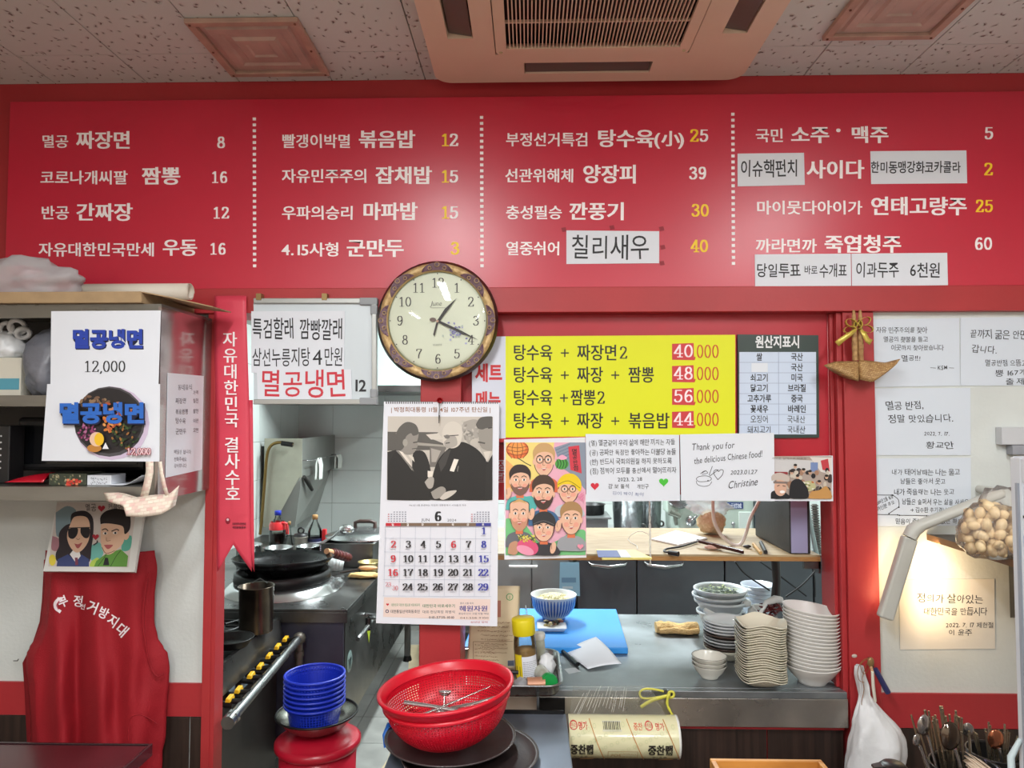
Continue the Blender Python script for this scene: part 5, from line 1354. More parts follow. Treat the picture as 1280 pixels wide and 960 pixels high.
# wok
t = thing('wok', 'large black wok with red wrapped handle on the burner ring', 'wok', (bc.x, bc.y, RZ + .05))
wr, wz = .228, RZ + .125
mw = Matrix.Translation((bc.x, bc.y, wz)) @ Matrix.Rotation(radians(-3), 4, 'X')
out = [(.0005, -.085), (.08, -.078), (.15, -.05), (.2, -.012), (wr, .02), (wr - .004, .022), (.195, -.006), (.147, -.043), (.08, -.07), (.0005, -.077)]
m_ = MB().lathe(out, 56); m_.xf(mw); m_.build('pan', WOKM, t)
ha = Vector((bc.x + .16, bc.y + .14, wz + .02)); hb = PY(432, 696, bc.y + .32)
hd = (hb - ha)
MB().cyl(ha, ha + hd * .30, .014, .016, 12).build('handle_socket', mat('pale_wood', (196, 150, 110), .6), t)
m_ = MB().cyl(ha + hd * .25, hb + hd * .15, .020, .022, 14)
for k in range(5): m_.torus(ha + hd * (.35 + .16 * k), .0215, .0025, n=16, k=5, mtx=hd.to_track_quat('Z', 'Y').to_matrix().to_4x4())
m_.build('wrapped_handle', mat('dark_red_wrap', (96, 36, 36), .4, var=.3, vscale=30), t)
MB().cyl(hb + hd * .15, hb + hd * .17, .0215, .018, 14).build('handle_end', mat('pink_tape', (196, 110, 116), .5), t)

def pot(name, lab, c, r, h, m, rim=.006, cat='pot', lid=None, n=36, taper=.95, inner=None, group=None):
    t = thing(name, lab, cat, c, group)
    MB().lathe([(.0005, 0), (r * taper, 0), (r * taper + .002, .004), (r, h - .003), (r + rim, h), (r + rim - .001, h + .002), (r - .003, h - .001), (r * taper - .003, .006), (.0005, .005)], n, c=c).build('body', m, t)
    return t
for i, (x0, x1, yt, d, lab) in enumerate(((296, 326, 681, 3.72, 'small steel pot behind the wok next to the ribbon'), (331, 365, 684, 3.78, 'wide steel pot behind the wok, between two other steel pots'), (371, 400, 682, 3.80, 'steel pot behind the wok beside the boxy stock pot'))):
    s_ = d / F; c = Vector((((x0 + x1) / 2 - 661) * s_, d - 2.22, RZ + .001)); zt = 1.6 - (yt - 518) * s_
    tt = pot('steel_pot', lab, c, (x1 - x0) / 2 * s_, zt - RZ, SSL, group='steel pots behind the wok')
    MB().lathe([(.0005, zt - RZ - .035), ((x1 - x0) / 2 * s_ * .96, zt - RZ - .035)], 24, c=c).build('sauce', GREASE_SHADE, tt)
GLS = thin_glass('bottle_glass', (.93, .97, .95))
def bottle(name, lab, px, ytop, d, r, liquid, capm, cap_h=.02, shoulder=.62, fill=.5, neck=.3, extra=None, base=None, body=None, cat='bottle', tz=None):
    z0 = RZ if base is None else base; s_ = d / F
    zt = (1.6 - (ytop - 518) * s_) if tz is None else tz; h = zt - z0; c = Vector(((px - 661) * s_, d - 2.22, z0 + .001))
    t = thing(name, lab, cat, c)
    hb = h - cap_h
    MB().lathe([(.0005, 0), (r * .95, 0), (r, .006), (r, hb * shoulder), (r * .8, hb * (shoulder + .12)), (r * neck * 1.1, hb * .92), (r * neck, hb)], 24, c=c).build('body', body or GLS, t)
    if liquid: MB().lathe([(.0005, .003), (r * .93, .003), (r * .96, .008), (r * .96, hb * fill), (.0005, hb * fill)], 24, c=c).build('contents', liquid, t)
    MB().lathe([(.0005, hb - .006), (r * neck * 1.35, hb - .006), (r * neck * 1.35, h - .003), (r * neck * 1.2, h), (.0005, h)], 20, c=c).build('cap', capm, t)
    return t, c, h
SOY = mat('dark_sauce', (26, 14, 12), .2)
t, c, h = bottle('sauce_bottle', 'big clear bottle of dark sauce with a blue cap and red band', 347, 638.5, 4.12, .047, SOY, mat('blue_cap', (34, 52, 170), .4), fill=.5)
MB().lathe([(.048, h * .55), (.048, h * .66), (.039, h * .74)], 24, c=c).build('red_band', mat('red_plastic', (206, 40, 46), .4), t)
MB().tube([c + Vector((.03, -.02, h * .72)), c + Vector((.062, -.02, h * .70)), c + Vector((.064, -.02, h * .45))], .009, 8).build('red_handle', mat('red_plastic', (206, 40, 46)), t)
bottle('glass_bottle', 'slim empty glass bottle between the blue-capped bottle and the jar', 361.5, 652, 4.05, .022, None, mat('tan_cap', (170, 130, 80), .5), cap_h=.012, shoulder=.35)
t = pot('glass_jar', 'small whitish jar with a black knobbed lid behind the wok', Vector(((376.5 - 661) * 4.06 / F, 1.84, RZ + .001)), .034, .10, mat('cloudy_jar', (176, 172, 160), .3), cat='jar')
c = Vector(((376.5 - 661) * 4.06 / F, 1.84, RZ + .10))
MB().lathe([(.037, 0), (.037, .018), (.0005, .024)], 20, c=c).torus(c + Vector((0, 0, .036)), .016, .005, n=20, mtx=Matrix.Rotation(pi / 2, 4, 'X')).build('lid', BLK, t)
t, c, h = bottle('sauce_bottle', 'dark sauce bottle with a tan cork cap, striped label and red side', 394, 643.5, 4.10, .040, SOY, mat('cork_cap', (176, 134, 84), .6), fill=.42)
MB().lathe([(.0405, .01), (.0405, h * .4)], 24, c=c).build('label', mat('navy_label', (40, 44, 80), .5), t)
for k in range(5): MB().lathe([(.0408, .016 + .012 * k), (.0408, .021 + .012 * k)], 24, c=c).build('label_stripe', mat('pale_label', (200, 200, 210), .5), t)
MB().box(c.x + .044, c.x + .064, c.y - .01, c.y + .02, c.z, c.z + h * .62).build('red_carton', mat('red_plastic', (206, 40, 46)), t)

# boxy stock pot with lid and skimmer
x0, x1 = PY(401, 690, 1.5).x, PY(466, 690, 1.5).x; zt = PY(430, 679, 1.5).z
t = thing('stock_pot', 'wide boxy steel stock pot with grey lid and dark lid handle', 'pot', ((x0 + x1) / 2, 1.72, RZ))
MB().box(x0, x1, 1.5, 2.0, RZ + .001, zt).box(x0 - .012, x1 + .012, 1.49, 2.01, zt - .006, zt).build('body', SSD, t, bevel=.004)
lc = Vector(((x0 + x1) / 2 + .04, 1.74, zt + .0005))
MB().lathe([(.215, 0), (.215, .006), (.14, .03), (.05, .042), (.0005, .044)], 40, c=lc).build('lid', SSL, t)
MB().tube([lc + Vector((-.055, 0, .038)), lc + Vector((-.055, 0, .07)), lc + Vector((-.03, 0, .078)), lc + Vector((.03, 0, .078)), lc + Vector((.055, 0, .07)), lc + Vector((.055, 0, .038))], .011, 8).build('lid_handle', mat('dark_bakelite', (62, 44, 38), .5), t)
t = thing('skimmer', 'steel slotted ladle resting on the stock pot lid', 'ladle', (lc.x - .12, 1.55, zt + .01))
sc0 = PY(433, 665, 1.50) + Vector((0, 0, .014))
MB().blob(sc0, (.04, .03, .026), .02, 2, 1, sub=3).build('bowl', mat('polished_steel', (205, 206, 206)), t)
MB().tube([sc0 + Vector((-.03, 0, 0)), PY(416, 671, 1.53), PY(402, 679, 1.5)], [.006, .008, .009], 8, flat=.6).build('handle', SSL, t)
# fluted paper tub, brass pot, spoon, scrubber
t = thing('fluted_tub', 'small white fluted tub under the wok handle', 'tub', Vector(((421 - 661) * 3.66 / F, 1.44, RZ)))
MB().lathe([(.0005, .001), (.032, .001), (.043, .062), (.041, .062), (.030, .004), (.0005, .004)], 48, c=((421 - 661) * 3.66 / F, 1.44, RZ), wob=lambda a_, v: 1 + .05 * sin(a_ * 14)).build('tub', mat('white_tub', (206, 210, 208), .5), t)
c = Vector(((462 - 661) * 3.62 / F, 1.41, RZ + .001)); pot('brass_pot', 'small yellowish brass pot near the calendar edge', c, .052, .05, mat('brass', (176, 160, 110), .35, metal=.7), taper=.8)
t = thing('folded_cloth', 'yellow folded cloth on the range corner beside the calendar', 'cloth', ((456 - 661) * 3.5 / F, 1.3, RZ))
MB().blob(((458 - 661) * 3.5 / F, 1.27, RZ + .014), (.085, .03, .014), .25, 3, 5, sub=3, flat=-.013).build('cloth', mat('yellow_cloth', (206, 172, 112), .85, bump=.3, bscale=60), t)
t = thing('wooden_spoon', 'wooden spoon lying across the yellow cloth', 'spoon', ((456 - 661) * 3.5 / F, 1.35, RZ + .03))
MB().tube([PY(425, 716, 1.32), PY(448, 712, 1.32)], .005, 8).build('handle', mat('dark_handle', (60, 50, 44), .5), t)
MB().blob(PY(460, 710, 1.32), (.05, .02, .012), .05, 2, 1, sub=2).build('spoon_bowl', mat('pale_wood', (196, 150, 110)), t)
t = thing('steel_scrubber', 'curly steel scrubber on the range top', 'scrubber', PZ(423, 728, RZ + .001))
c = PZ(422, 728, RZ + .028); rr = random.Random(3); sc2 = MB()
for k in range(26):
    q = Vector((rr.gauss(0, 1), rr.gauss(0, 1), rr.gauss(0, 1))).normalized()
    sc2.torus(c + Vector((q.x * .014, q.y * .014, q.z * .004)), rr.uniform(.014, .024), .0013, n=14, k=4, mtx=q.to_track_quat('Z', 'Y').to_matrix().to_4x4() @ Matrix.Diagonal((1, 1, .5, 1)))
sc2.build('wire', mat('wire_silver', (170, 176, 176), .3, metal=.8), t)

# low gas stove in front
GX0, GX1, GY0, GY1, GZ = KXL + .02, -1.0, .07, RY0 - .012, .77
t = thing('gas_stove', 'low black-topped gas stove with yellow valve handles along its side pipe', 'stove', ((GX0 + GX1) / 2, .4, 0))
MB().box(GX0, GX1 - .03, GY0, GY1, .12, GZ - .06).build('body', GREASE_SHADE, t)
MB().hexa([(GX1 - .03, GY0, GZ - .09), (GX1, GY0, GZ - .09), (GX1, GY1, GZ - .09), (GX1 - .03, GY1, GZ - .09), (GX1 - .035, GY0, GZ), (GX1 - .02, GY0, GZ), (GX1 - .02, GY1, GZ), (GX1 - .035, GY1, GZ)]).build('side_apron', SSD, t)
MB().box(GX0, GX1 - .035, GY0, GY1, GZ - .06, GZ - .012).build('top', IRON, t)
for cx, cy in ((-1.22, .36), (-1.50, .36), (-1.22, .58)):
    g = MB().torus((cx, cy, GZ - .004), .085, .006, n=28, k=6)
    for k in range(6): a_ = k * pi / 3; g.tube([(cx + .03 * cos(a_), cy + .03 * sin(a_), GZ - .002), (cx + .095 * cos(a_), cy + .095 * sin(a_), GZ - .002)], .0055, 6)
    g.build('burner_grate', IRON, t)
MB().box(GX1 - .028, GX1 - .022, GY0 + .02, GY1 - .02, GZ - .15, GZ - .092).build('blue_name_strip', mat('pale_blue_strip', (150, 176, 196), .4), t)
for x, y in ((GX1 - .06, GY0 + .03), (GX1 - .06, GY1 - .03), (GX0 + .04, GY0 + .03), (GX0 + .04, GY1 - .03)):
    MB().box(x - .015, x + .015, y - .015, y + .015, 0, .12).build('leg', SSD, t)
PXx = -.93
p0, p1 = PX(292, 895, PXx), PX(372, 800, PXx)
MB().cyl(p0 + (p0 - p1) * .0, p1, .0165, n=16).build('gas_pipe', mat('galvanised_pipe', (150, 152, 152), .3, metal=.9, rvar=.1), t)
MB().cyl(p0 + (p0 - p1).normalized() * .045, p0, .021, n=16).cyl(p0 + (p0 - p1).normalized() * .02, p0 + (p0 - p1).normalized() * .004, .025, n=6).build('pipe_cap', mat('galvanised_pipe', (150, 152, 152)), t)
MB().blob(p1 + Vector((.0, .02, .0)), (.026, .03, .026), .05, 2, 1, sub=2).cyl(p1 + Vector((0, .02, 0)), p1 + Vector((0, .02, -.14)), .015, n=12).cyl(p1 + Vector((0, .02, -.05)), p1 + Vector((0, .02, -.07)), .02, n=8).build('pipe_elbow', mat('dull_pipe', (110, 104, 96), .5, metal=.7), t)
YV = mat('yellow_valve', (226, 176, 30), .4)
for k, (vx, vy) in enumerate(((286.7, 873.5), (297.7, 862.5), (313.3, 844.4), (324.8, 833), (336, 820), (346.7, 808.5), (356.5, 799))):
    v = PX(vx, vy, -.975); pz_ = p0.lerp(p1, min(1, max(0, (v.y - p0.y) / (p1.y - p0.y))))
    vb = MB().cyl((pz_.x, pz_.y, pz_.z + .012), (v.x, v.y, v.z - .008), .009, n=8).cyl((v.x + .012, v.y, v.z - .02), (v.x - .035, v.y, v.z - .016), .011, n=8).cyl((v.x - .05, v.y, v.z - .05), (v.x - .05, v.y, v.z + .02), .017, n=10)
    o = vb.build('valve', IRON, t)
    MB().hexa([(v.x - .008, v.y - .018, v.z - .006), (v.x + .010, v.y - .020, v.z - .006), (v.x + .010, v.y + .022, v.z - .004), (v.x - .008, v.y + .020, v.z - .004),
               (v.x - .006, v.y - .016, v.z + .006), (v.x + .008, v.y - .018, v.z + .006), (v.x + .008, v.y + .018, v.z + .010), (v.x - .006, v.y + .016, v.z + .010)]).build('valve_handle', YV, o, bevel=.002)
d = 2.72; s_ = d / F
c = Vector(((321.5 - 661) * s_, d - 2.22, GZ + .004)); hh = 1.6 - (733 - 518) * s_ - GZ
t = pot('steel_pot', 'tall dark scorched steel pot standing on the gas stove', c, .064, hh, mat('scorched_steel', (110, 98, 84), .25, metal=.85, rgb2=(50, 42, 36), vscale=9), rim=.004, taper=.93)
MB().tube([c + Vector((-.03, .03, hh + .004)), c + Vector((0, .036, hh + .02)), c + Vector((.03, .03, hh + .004))], .002, 6).build('wire_bail', SSD, t)
d = 2.55; c = Vector(((290 - 661) * d / F, d - 2.22, GZ + .004))
t = pot('frying_pan', 'black shallow pan on the gas stove near the red ribbon tail', c, .075, .028, IRON, cat='pan', taper=.8)

# steel box on the side wall with towels
bx1, by0 = PY(377, 600, 2.43).x, 2.43; zt, zb = PY(377, 548, by0).z, PY(371, 597, by0).z
t = thing('steel_wall_box', 'open-topped steel box fixed in the tiled kitchen corner with a towel rail', 'box', ((KXL + bx1) / 2, 2.8, .85))
BZ = mat('grey_sheet_steel', (150, 152, 146), .42, metal=.5, var=.12, vscale=3)
xw = KXL + .008; yk = KY - .008
MB().box(xw + .03, bx1, by0, by0 + .008, zb, zt).build('front_sheet', mat('tan_grey_sheet', (168, 166, 150), .4, metal=.4, var=.1), t)
MB().box(bx1 - .008, bx1, by0 + .008, yk, zb, zt).build('side_sheet', BZ, t)
MB().box(xw + .03, bx1 - .009, by0 + .009, yk, zt - .05, zt - .03).build('opening_shade_slab', GREASE_SHADE, t)  # dark slab added below the rim, stands for the shade inside the box
xi = bx1 - .0; 
MB().hexa([(xw + .03, by0 + .02, .86), (xi - .06, by0 + .06, .86), (xi - .13, yk, .86), (xw + .03, yk, .86), (xw + .03, by0 + .001, zb), (xi - .001, by0 + .001, zb), (xi - .03, yk, zb), (xw + .03, yk, zb)]).build('lower_duct', BZ, t)
MB().hexa([(xw + .032, by0 - .003, .86), (PY(341, 612, by0).x, by0 - .003, .86), (PY(341, 612, by0).x, by0 + .0005, .86), (xw + .032, by0 + .0005, .86),
           (xw + .032, by0 - .003, zb + .01), (bx1 - .01, by0 - .003, zb + .01), (bx1 - .01, by0 + .0005, zb + .01), (xw + .032, by0 + .0005, zb + .01)]).build('front_fold', mat('tan_grey_sheet', (168, 166, 150)), t)
rz = PX(400, 573, bx1 + .05).z
MB().tube([(bx1, by0 + .02, rz), (bx1 + .05, by0 + .02, rz), (bx1 + .055, by0 + .3, rz), (bx1 + .05, yk - .1, rz), (bx1, yk - .1, rz)], .004, 8).build('towel_rail', SSL, t)
for nm, px0, y0_, lab, col in (('towel', 399, 600, 'white towel draped over the near part of the steel rail', (222, 228, 222)), ('towel', 423, 591, 'greyish towel draped over the far end of the steel rail', (186, 190, 182))):
    X_ = bx1 + .055; p = PX(px0, 573, X_)
    hy = .045 if px0 < 410 else .06; ln = (y0_ - 573) / F * (p.y + 2.22)
    tt = thing(nm, lab, 'towel', (p.x, p.y, rz - ln), 'towels on the steel rail')
    def tf(u, v, p=p, hy=hy, ln=ln):
        s = (v - .5) * 2; x = p.x + .010 * (1 if s > 0 else -1) * min(1, abs(s) * 3) ; z = rz + .006 - ln * abs(s)
        return Vector((x + .006 * sin(u * 9 + s), p.y - hy + 2 * hy * u + .004 * sin(v * 11), z))
    MB().grid(tf, 12, 23).build('cloth', mat('towel_%d' % px0, col, .9, bump=.3, bscale=120), tt, solid=.003)
t = thing('clamp', 'small dark clamp hanging under the steel wall box', 'clamp', PX(386, 612, bx1 + .01))
MB().tube([PX(380, 596, bx1 + .012), PX(385, 603, bx1 + .014), PX(390, 612, bx1 + .012)], [.012, .016, .012], 8).build('clamp', GREASE_SHADE, t)
t = thing('brass_tap_pipe', 'bent brass water pipe rising in front of the steel wall box', 'pipe', PY(324, 690, 2.38))
MB().tube([PY(*p, 2.38) for p in smooth_line([(325, 668), (327, 650), (331, 600), (334, 568), (340, 556), (352, 553), (366, 556)])], .010, 8).build('pipe', mat('brass_pipe', (120, 98, 56), .35, metal=.8), t)
MB().cyl(PY(352, 554, 2.38), PY(366, 556, 2.38), .016, n=10).build('nozzle', IRON, t)

# bin, bowl, blue baskets
c = Vector(((401 - 661) * 2.43 / F, .21, 0))
t = thing('red_bin', 'round red plastic bin with lid on the kitchen floor by the stove', 'bin', c)
RP = mat('red_bin_plastic', (176, 20, 44), .3, rvar=.06)
MB().lathe([(.0005, .002), (.115, .002), (.128, .50), (.122, .50), (.11, .01), (.0005, .01)], 48, c=c).build('body', RP, t)
MB().lathe([(.135, .482), (.142, .490), (.142, .505), (.13, .512), (.118, .515), (.112, .523), (.06, .53), (.0005, .53)], 48, c=c).build('lid', RP, t)
cb = c + Vector((-.005, .0, .531))
t = thing('steel_bowl', 'wide steel bowl with a dark rim sitting on the red bin', 'bowl', cb)
MB().lathe([(.0005, .002), (.06, .002), (.10, .025), (.132, .058), (.136, .062), (.133, .064), (.098, .029), (.058, .006), (.0005, .006)], 48, c=cb).build('body', mat('bowl_steel', (140, 138, 130), .25, metal=.9), t)
MB().torus(cb + Vector((0, 0, .063)), .134, .0035, 48, 6).build('rim', IRON, t)
def holed(prof, n, c=(0, 0, 0), hole=.5):
    """basket wall: every cell of the lathe grid has a square hole"""
    mb_ = MB(); P = [[Vector((r * cos(2 * pi * i / n), r * sin(2 * pi * i / n), z)) + Vector(c) for i in range(n)] for r, z in prof]
    for k in range(len(prof) - 1):
        for i in range(n):
            q = [P[k][i], P[k][(i + 1) % n], P[k + 1][(i + 1) % n], P[k + 1][i]]; m = (q[0] + q[1] + q[2] + q[3]) / 4
            inn = [m + (v - m) * hole for v in q]
            mb_.add(q + inn, [(0, 1, 5, 4), (1, 2, 6, 5), (2, 3, 7, 6), (3, 0, 4, 7)], 0, True)
    return mb_
BLUE = mat('blue_basket_plastic', (24, 48, 176), .35)
proto = None
rb_ = .098
for i in range(7):
    lab = 'blue plastic mesh basket, %s of the stack in the steel bowl' % ordl(i, 7)
    if proto is None:
        proto = thing('mesh_basket', lab, 'basket', (0, 0, 0), 'stacked blue mesh baskets')
        prof = [(.0008, .0), (.02, .0), (.04, .0), (.06, .0), (.075, .001)] + [(.08 + (rb_ - .085) * k / 7, .006 + .064 * k / 7) for k in range(8)]
        holed(prof, 56, hole=.55).build('mesh', BLUE, proto, local=True)
        MB().torus((0, 0, .074), rb_, .0045, 48, 8).lathe([(rb_ - .006, .066), (rb_ - .002, .071)], 48).build('rim', BLUE, proto, local=True)
        o = proto
    else: o = copy_tree(proto); o['label'] = lab
    o.location = cb + Vector((-.008, -.002, .023 + .0155 * (6 - i)))

# second work table behind the calendar, floor runner
t = thing('work_table', 'steel work table beyond the wok range, mostly behind the calendar', 'table', (-.42, 2.7, 0))
MB().box(-.62, -.25, 2.2, 3.2, .78, .80).build('top', SSD, t)
for x, y in ((-.59, 2.24), (-.28, 2.24), (-.59, 3.16), (-.28, 3.16)): MB().cyl((x, y, 0), (x, y, .78), .02, n=12).build('leg', SSD, t)
MB().box(-.61, -.26, 2.22, 3.18, .25, .262).build('lower_shelf', SSD, t)
rn = [PZ(*p, .003) for p in ((512, 806), (527, 806), (556, 960), (556, 1040), (420, 1040), (484, 950), (508, 882))]
t = thing('cardboard_runner', 'flattened tan cardboard laid as a runner on the kitchen floor', 'cardboard', rn[3])
MB().slab([p for p in rn][::-1], [p - Vector((0, 0, .002)) for p in rn][::-1]).build('sheet', mat('floor_cardboard', (186, 170, 138), .8, var=.12, vscale=6), t)

# dark mouth of the steel wall box
# ---- things seen through the serving window
FRG = mat('dark_fridge_door', (96, 102, 108), .38, metal=.3, var=.08)
FY = 1.68
t = thing('worktop_fridge', 'long worktop fridge with dark grey doors behind the serving counter', 'fridge', (.95, FY + .4, 0))
xs_ = [PY(p, 720, FY).x for p in (722, 796, 906, 1017)] + [KXR - .01]
MB().box(xs_[0], xs_[-1], FY + .03, FY + .85, .10, .84).build('body', SSD, t)
MB().box(xs_[0] - .01, xs_[-1], FY - .01, FY + .86, .84, .868).build('worktop', SSL, t, bevel=.003)
MB().box(xs_[0] + .02, xs_[-1] - .02, FY + .1, FY + .8, 0, .10).build('plinth', IRON, t)
for k in range(4):
    o = MB().box(xs_[k] + .004, xs_[k + 1] - .004, FY, FY + .028, .12, .832).build('door', FRG, t, bevel=.004)
    if k < 2:
        xm = PY((736 + 783) / 2 if k == 0 else 830, 705, FY).x
        MB().tube([(xm - .105, FY + .002, .80), (xm - .09, FY - .022, .788), (xm, FY - .03, .778), (xm + .09, FY - .022, .788), (xm + .105, FY + .002, .80)], [.006, .009, .011, .009, .006], 8).build('handle', SSL, o)
t = thing('blue_notice', 'small pale blue printed notice on the end door of the worktop fridge', 'notice', PY(712, 745, FY - .02))
q = [PY(*p, FY - .016) for p in ((700, 703), (724, 703), (725, 745), (699, 745))]
MB().slab([q[3], q[2], q[1], q[0]], [p + Vector((0, .0015, 0)) for p in (q[3], q[2], q[1], q[0])]).build('paper', mat('pale_blue_paper', (150, 196, 220), .4), t)
a = Art(on_wall(FY - .016), lift=.0006); a.rect(702, 722, 720, 728, (110, 150, 180)); a.rect(703, 733, 716, 736, (200, 220, 230)); a.rect(704, 739, 719, 741, (120, 130, 140)); a.build('print', t)
t = thing('steel_cabinet', 'pale steel cabinet between the middle post and the worktop fridge', 'cabinet', (.05, FY + .5, 0))
xc0, xc1 = PY(612, 720, FY).x, xs_[0] - .02
MB().box(xc0, xc1, FY + .1, FY + .85, .05, .90).build('body', mat('pale_cabinet', (150, 154, 154), .4, metal=.3, var=.06), t, bevel=.003)
MB().box(xc0 + .02, (xc0 + xc1) / 2 - .003, FY + .085, FY + .10, .1, .84).build('door', mat('pale_cabinet', (150, 154, 154)), t, bevel=.003)
MB().box((xc0 + xc1) / 2 + .003, xc1 - .02, FY + .085, FY + .10, .1, .84).build('door', mat('pale_cabinet', (150, 154, 154)), t, bevel=.003)
MB().cyl((PY(636, 712, FY).x, FY + .06, .76), (PY(672, 712, FY).x, FY + .06, .76), .008, n=10).build('rail', mat('white_bar', (226, 228, 228), .4), t)

TZ = .868
for (x0, x1, ytop, d, lab, nm) in ((764, 803, 600, 4.42, 'tall dented steel stock pot on the fridge worktop, beside the grey tub', 'stock_pot'), (797, 825, 600, 4.55, 'second tall steel stock pot on the fridge worktop, touching the pale green machine', 'stock_pot')):
    s_ = d / F; c = Vector((((x0 + x1) / 2 - 661) * s_, d - 2.22, TZ + .001)); r = (x1 - x0) / 2 * s_
    tt = thing(nm, lab, 'pot', c, 'steel stock pots on the fridge worktop')
    h = 1.6 - (ytop - 518) * s_ - TZ
    MB().lathe([(.0005, 0), (r * .86, 0), (r * .86, .022), (r * .90, .03), (r, h - .09), (r + .012, h - .085), (r + .012, h - .075), (r * .98, h - .07), (r * .5, h - .02), (.0005, h)], 40, c=c).build('body', mat('dented_steel', (160, 164, 166), .26, metal=.9, bump=.35, bscale=26), tt)
    MB().torus(c + Vector((r * .93, -r * .1, .04)), .016, .006, n=16, mtx=Matrix.Rotation(pi / 2, 4, 'X')).build('drain_tap', SSD, tt)
d = 4.3; s_ = d / F
t = thing('grey_tub', 'grey rectangular tub with dark utensils at the portrait edge on the fridge worktop', 'tub', ((740 - 661) * s_, d - 2.1, TZ))
x0_, x1_ = (722 - 661) * s_, (759 - 661) * s_; zt = 1.6 - (645 - 518) * s_
MB().box(x0_, x1_, d - 2.22, d - 1.95, TZ + .001, zt - .012).box(x0_ - .012, x1_ + .02, d - 2.235, d - 1.94, zt - .012, zt).build('body', mat('grey_tub_steel', (120, 124, 124), .35, metal=.6), t, bevel=.004)
tt = pot('black_pan', 'dark pan standing on the grey tub', Vector(((740 - 661) * s_, d - 2.09, zt + .001)), .085, .06, IRON, cat='pan')

# pale green noodle machine
MG = mat('pale_green_enamel', (186, 202, 190), .35, var=.1, vscale=8, bump=.03)
d = 4.25; Yf = d - 2.22; s_ = d / F
wx = lambda px: PY(px, 640, Yf).x
wz_ = lambda py: PY(870, py, Yf).z
t = thing('noodle_machine', 'pale green enamel noodle machine with wheels and knobs on the fridge worktop', 'machine', (wx(885), Yf + .2, TZ))
MB().box(wx(848), wx(900), Yf, Yf + .42, TZ + .001, wz_(560)).build('body', MG, t, bevel=.012)
MB().box(wx(900.5), wx(944), Yf + .02, Yf + .40, TZ + .001, wz_(575)).build('motor_housing', MG, t, bevel=.008)
MB().hexa([(wx(833), Yf - .03, wz_(640)), (wx(847.8), Yf - .03, wz_(650)), (wx(847.8), Yf + .12, wz_(650)), (wx(833), Yf + .12, wz_(640)), (wx(833), Yf - .03, wz_(575)), (wx(847.8), Yf - .03, wz_(575)), (wx(847.8), Yf + .12, wz_(575)), (wx(833), Yf + .12, wz_(575))]).build('roller_head', MG, t, bevel=.006)
wc = Vector((wx(848), Yf - .035, wz_(620)))
MB().lathe([(.0005, -.02), (.022, -.02), (.024, .0), (.062, .0), (.068, -.006), (.072, .004), (.064, .012), (.0005, .012)], 36, mtx=MX, c=wc).build('adjusting_wheel', SSL, t)
kc = Vector((wx(841), Yf - .05, wz_(642)))
MB().cyl(kc + Vector((-.03, 0, .02)), kc + Vector((.035, 0, -.01)), .022, .016, 10).cyl(kc + Vector((.0, 0, .02)), kc + Vector((.01, 0, -.06)), .016, .010, 10).build('roller_gear', mat('dull_gear', (126, 130, 120), .4, metal=.6), t)
MB().lathe([(.0005, -.03), (.014, -.03), (.016, -.01), (.028, -.008), (.03, .004), (.0005, .004)], 24, mtx=MX, c=(wx(863), Yf - .006, wz_(651))).cyl((wx(863), Yf - .012, wz_(651)), (wx(871), Yf - .012, wz_(644)), .006, n=8).build('knob', SSL, t)
MB().lathe([(.0005, -.012), (.010, -.012), (.011, .004), (.0005, .004)], 18, mtx=MX, c=(wx(917), Yf + .01, wz_(655))).box(wx(916), wx(918), Yf - .005, Yf + .01, wz_(664), wz_(656)).build('latch', SSL, t)
MB().box(wx(924), wx(941), Yf + .008, Yf + .0195, wz_(668), wz_(640)).build('switch_plate', mat('pale_plate', (200, 212, 204), .4), t, bevel=.003)
a = Art(on_wall(Yf + .018), lift=.001); a.rect(900.5, 627.5, 929, 636, (44, 66, 120)); a.text('大元機械', 908.5, 634.6, 6.6, (226, 232, 240), w=.01, width=18); a.poly([(902, 634.5), (905, 629.5), (908, 634.5)], (226, 232, 240)); a.build('name_plate', t)
MB().box(wx(945), wx(972), Yf - .05, Yf + .3, TZ + .001, wz_(560)).build('grey_panel', mat('blue_grey_panel', (120, 132, 140), .4), t)

# plywood shelf plank in the serving window
PZt = 1.148
py0, py1 = .105, .64
PLY = mat('plywood', (176, 158, 124), .6, rgb2=(150, 130, 96), vscale=14, stretch=(1, 8, 1), bump=.03)
px0_, px1_ = xd + .012, xe - .016
t = thing('plywood_shelf', 'plywood plank shelf crossing the serving window', 'shelf', ((px0_ + px1_) / 2, .37, PZt - .02))
MB().box(px0_, px1_, py0, py1, PZt - .006, PZt).build('top_ply', PLY, t)
MB().box(px0_, px1_, py0, py1, PZt - .020, PZt - .0062).build('core_ply', mat('plywood_edge', (176, 132, 76), .6, rgb2=(150, 106, 60), vscale=30, stretch=(1, 1, 14)), t)
MB().box(px1_ - .05, px1_ + .003, py0 + .005, py0 + .02, PZt - .045, PZt - .021).box(px1_ - .004, px1_ + .003, py0 + .005, py0 + .04, PZt - .06, PZt - .021).build('bracket', SSD, t)
zs_ = PZt + .001
def flat_thing(name, lab, cat, pts, z0, th, m, part='cover', group=None):
    b = [PZ(*p, z0) for p in pts]; c = sum(b, Vector()) / len(b)
    t = thing(name, lab, cat, (c.x, c.y, z0), group)
    up = [p + Vector((0, 0, th)) for p in b]
    MB().slab(up[::-1] if True else up, b[::-1]).build(part, m, t)
    return t, up
t, up = flat_thing('booklet', 'thin booklet with dark blue cover and yellow edge on the plywood shelf', 'booklet', [(753, 700), (815, 699.5), (793, 689.5), (745, 689)], zs_, .006, mat('yellow_edge_paper', (222, 206, 120), .5), part='pages')
z = zs_ + .0072
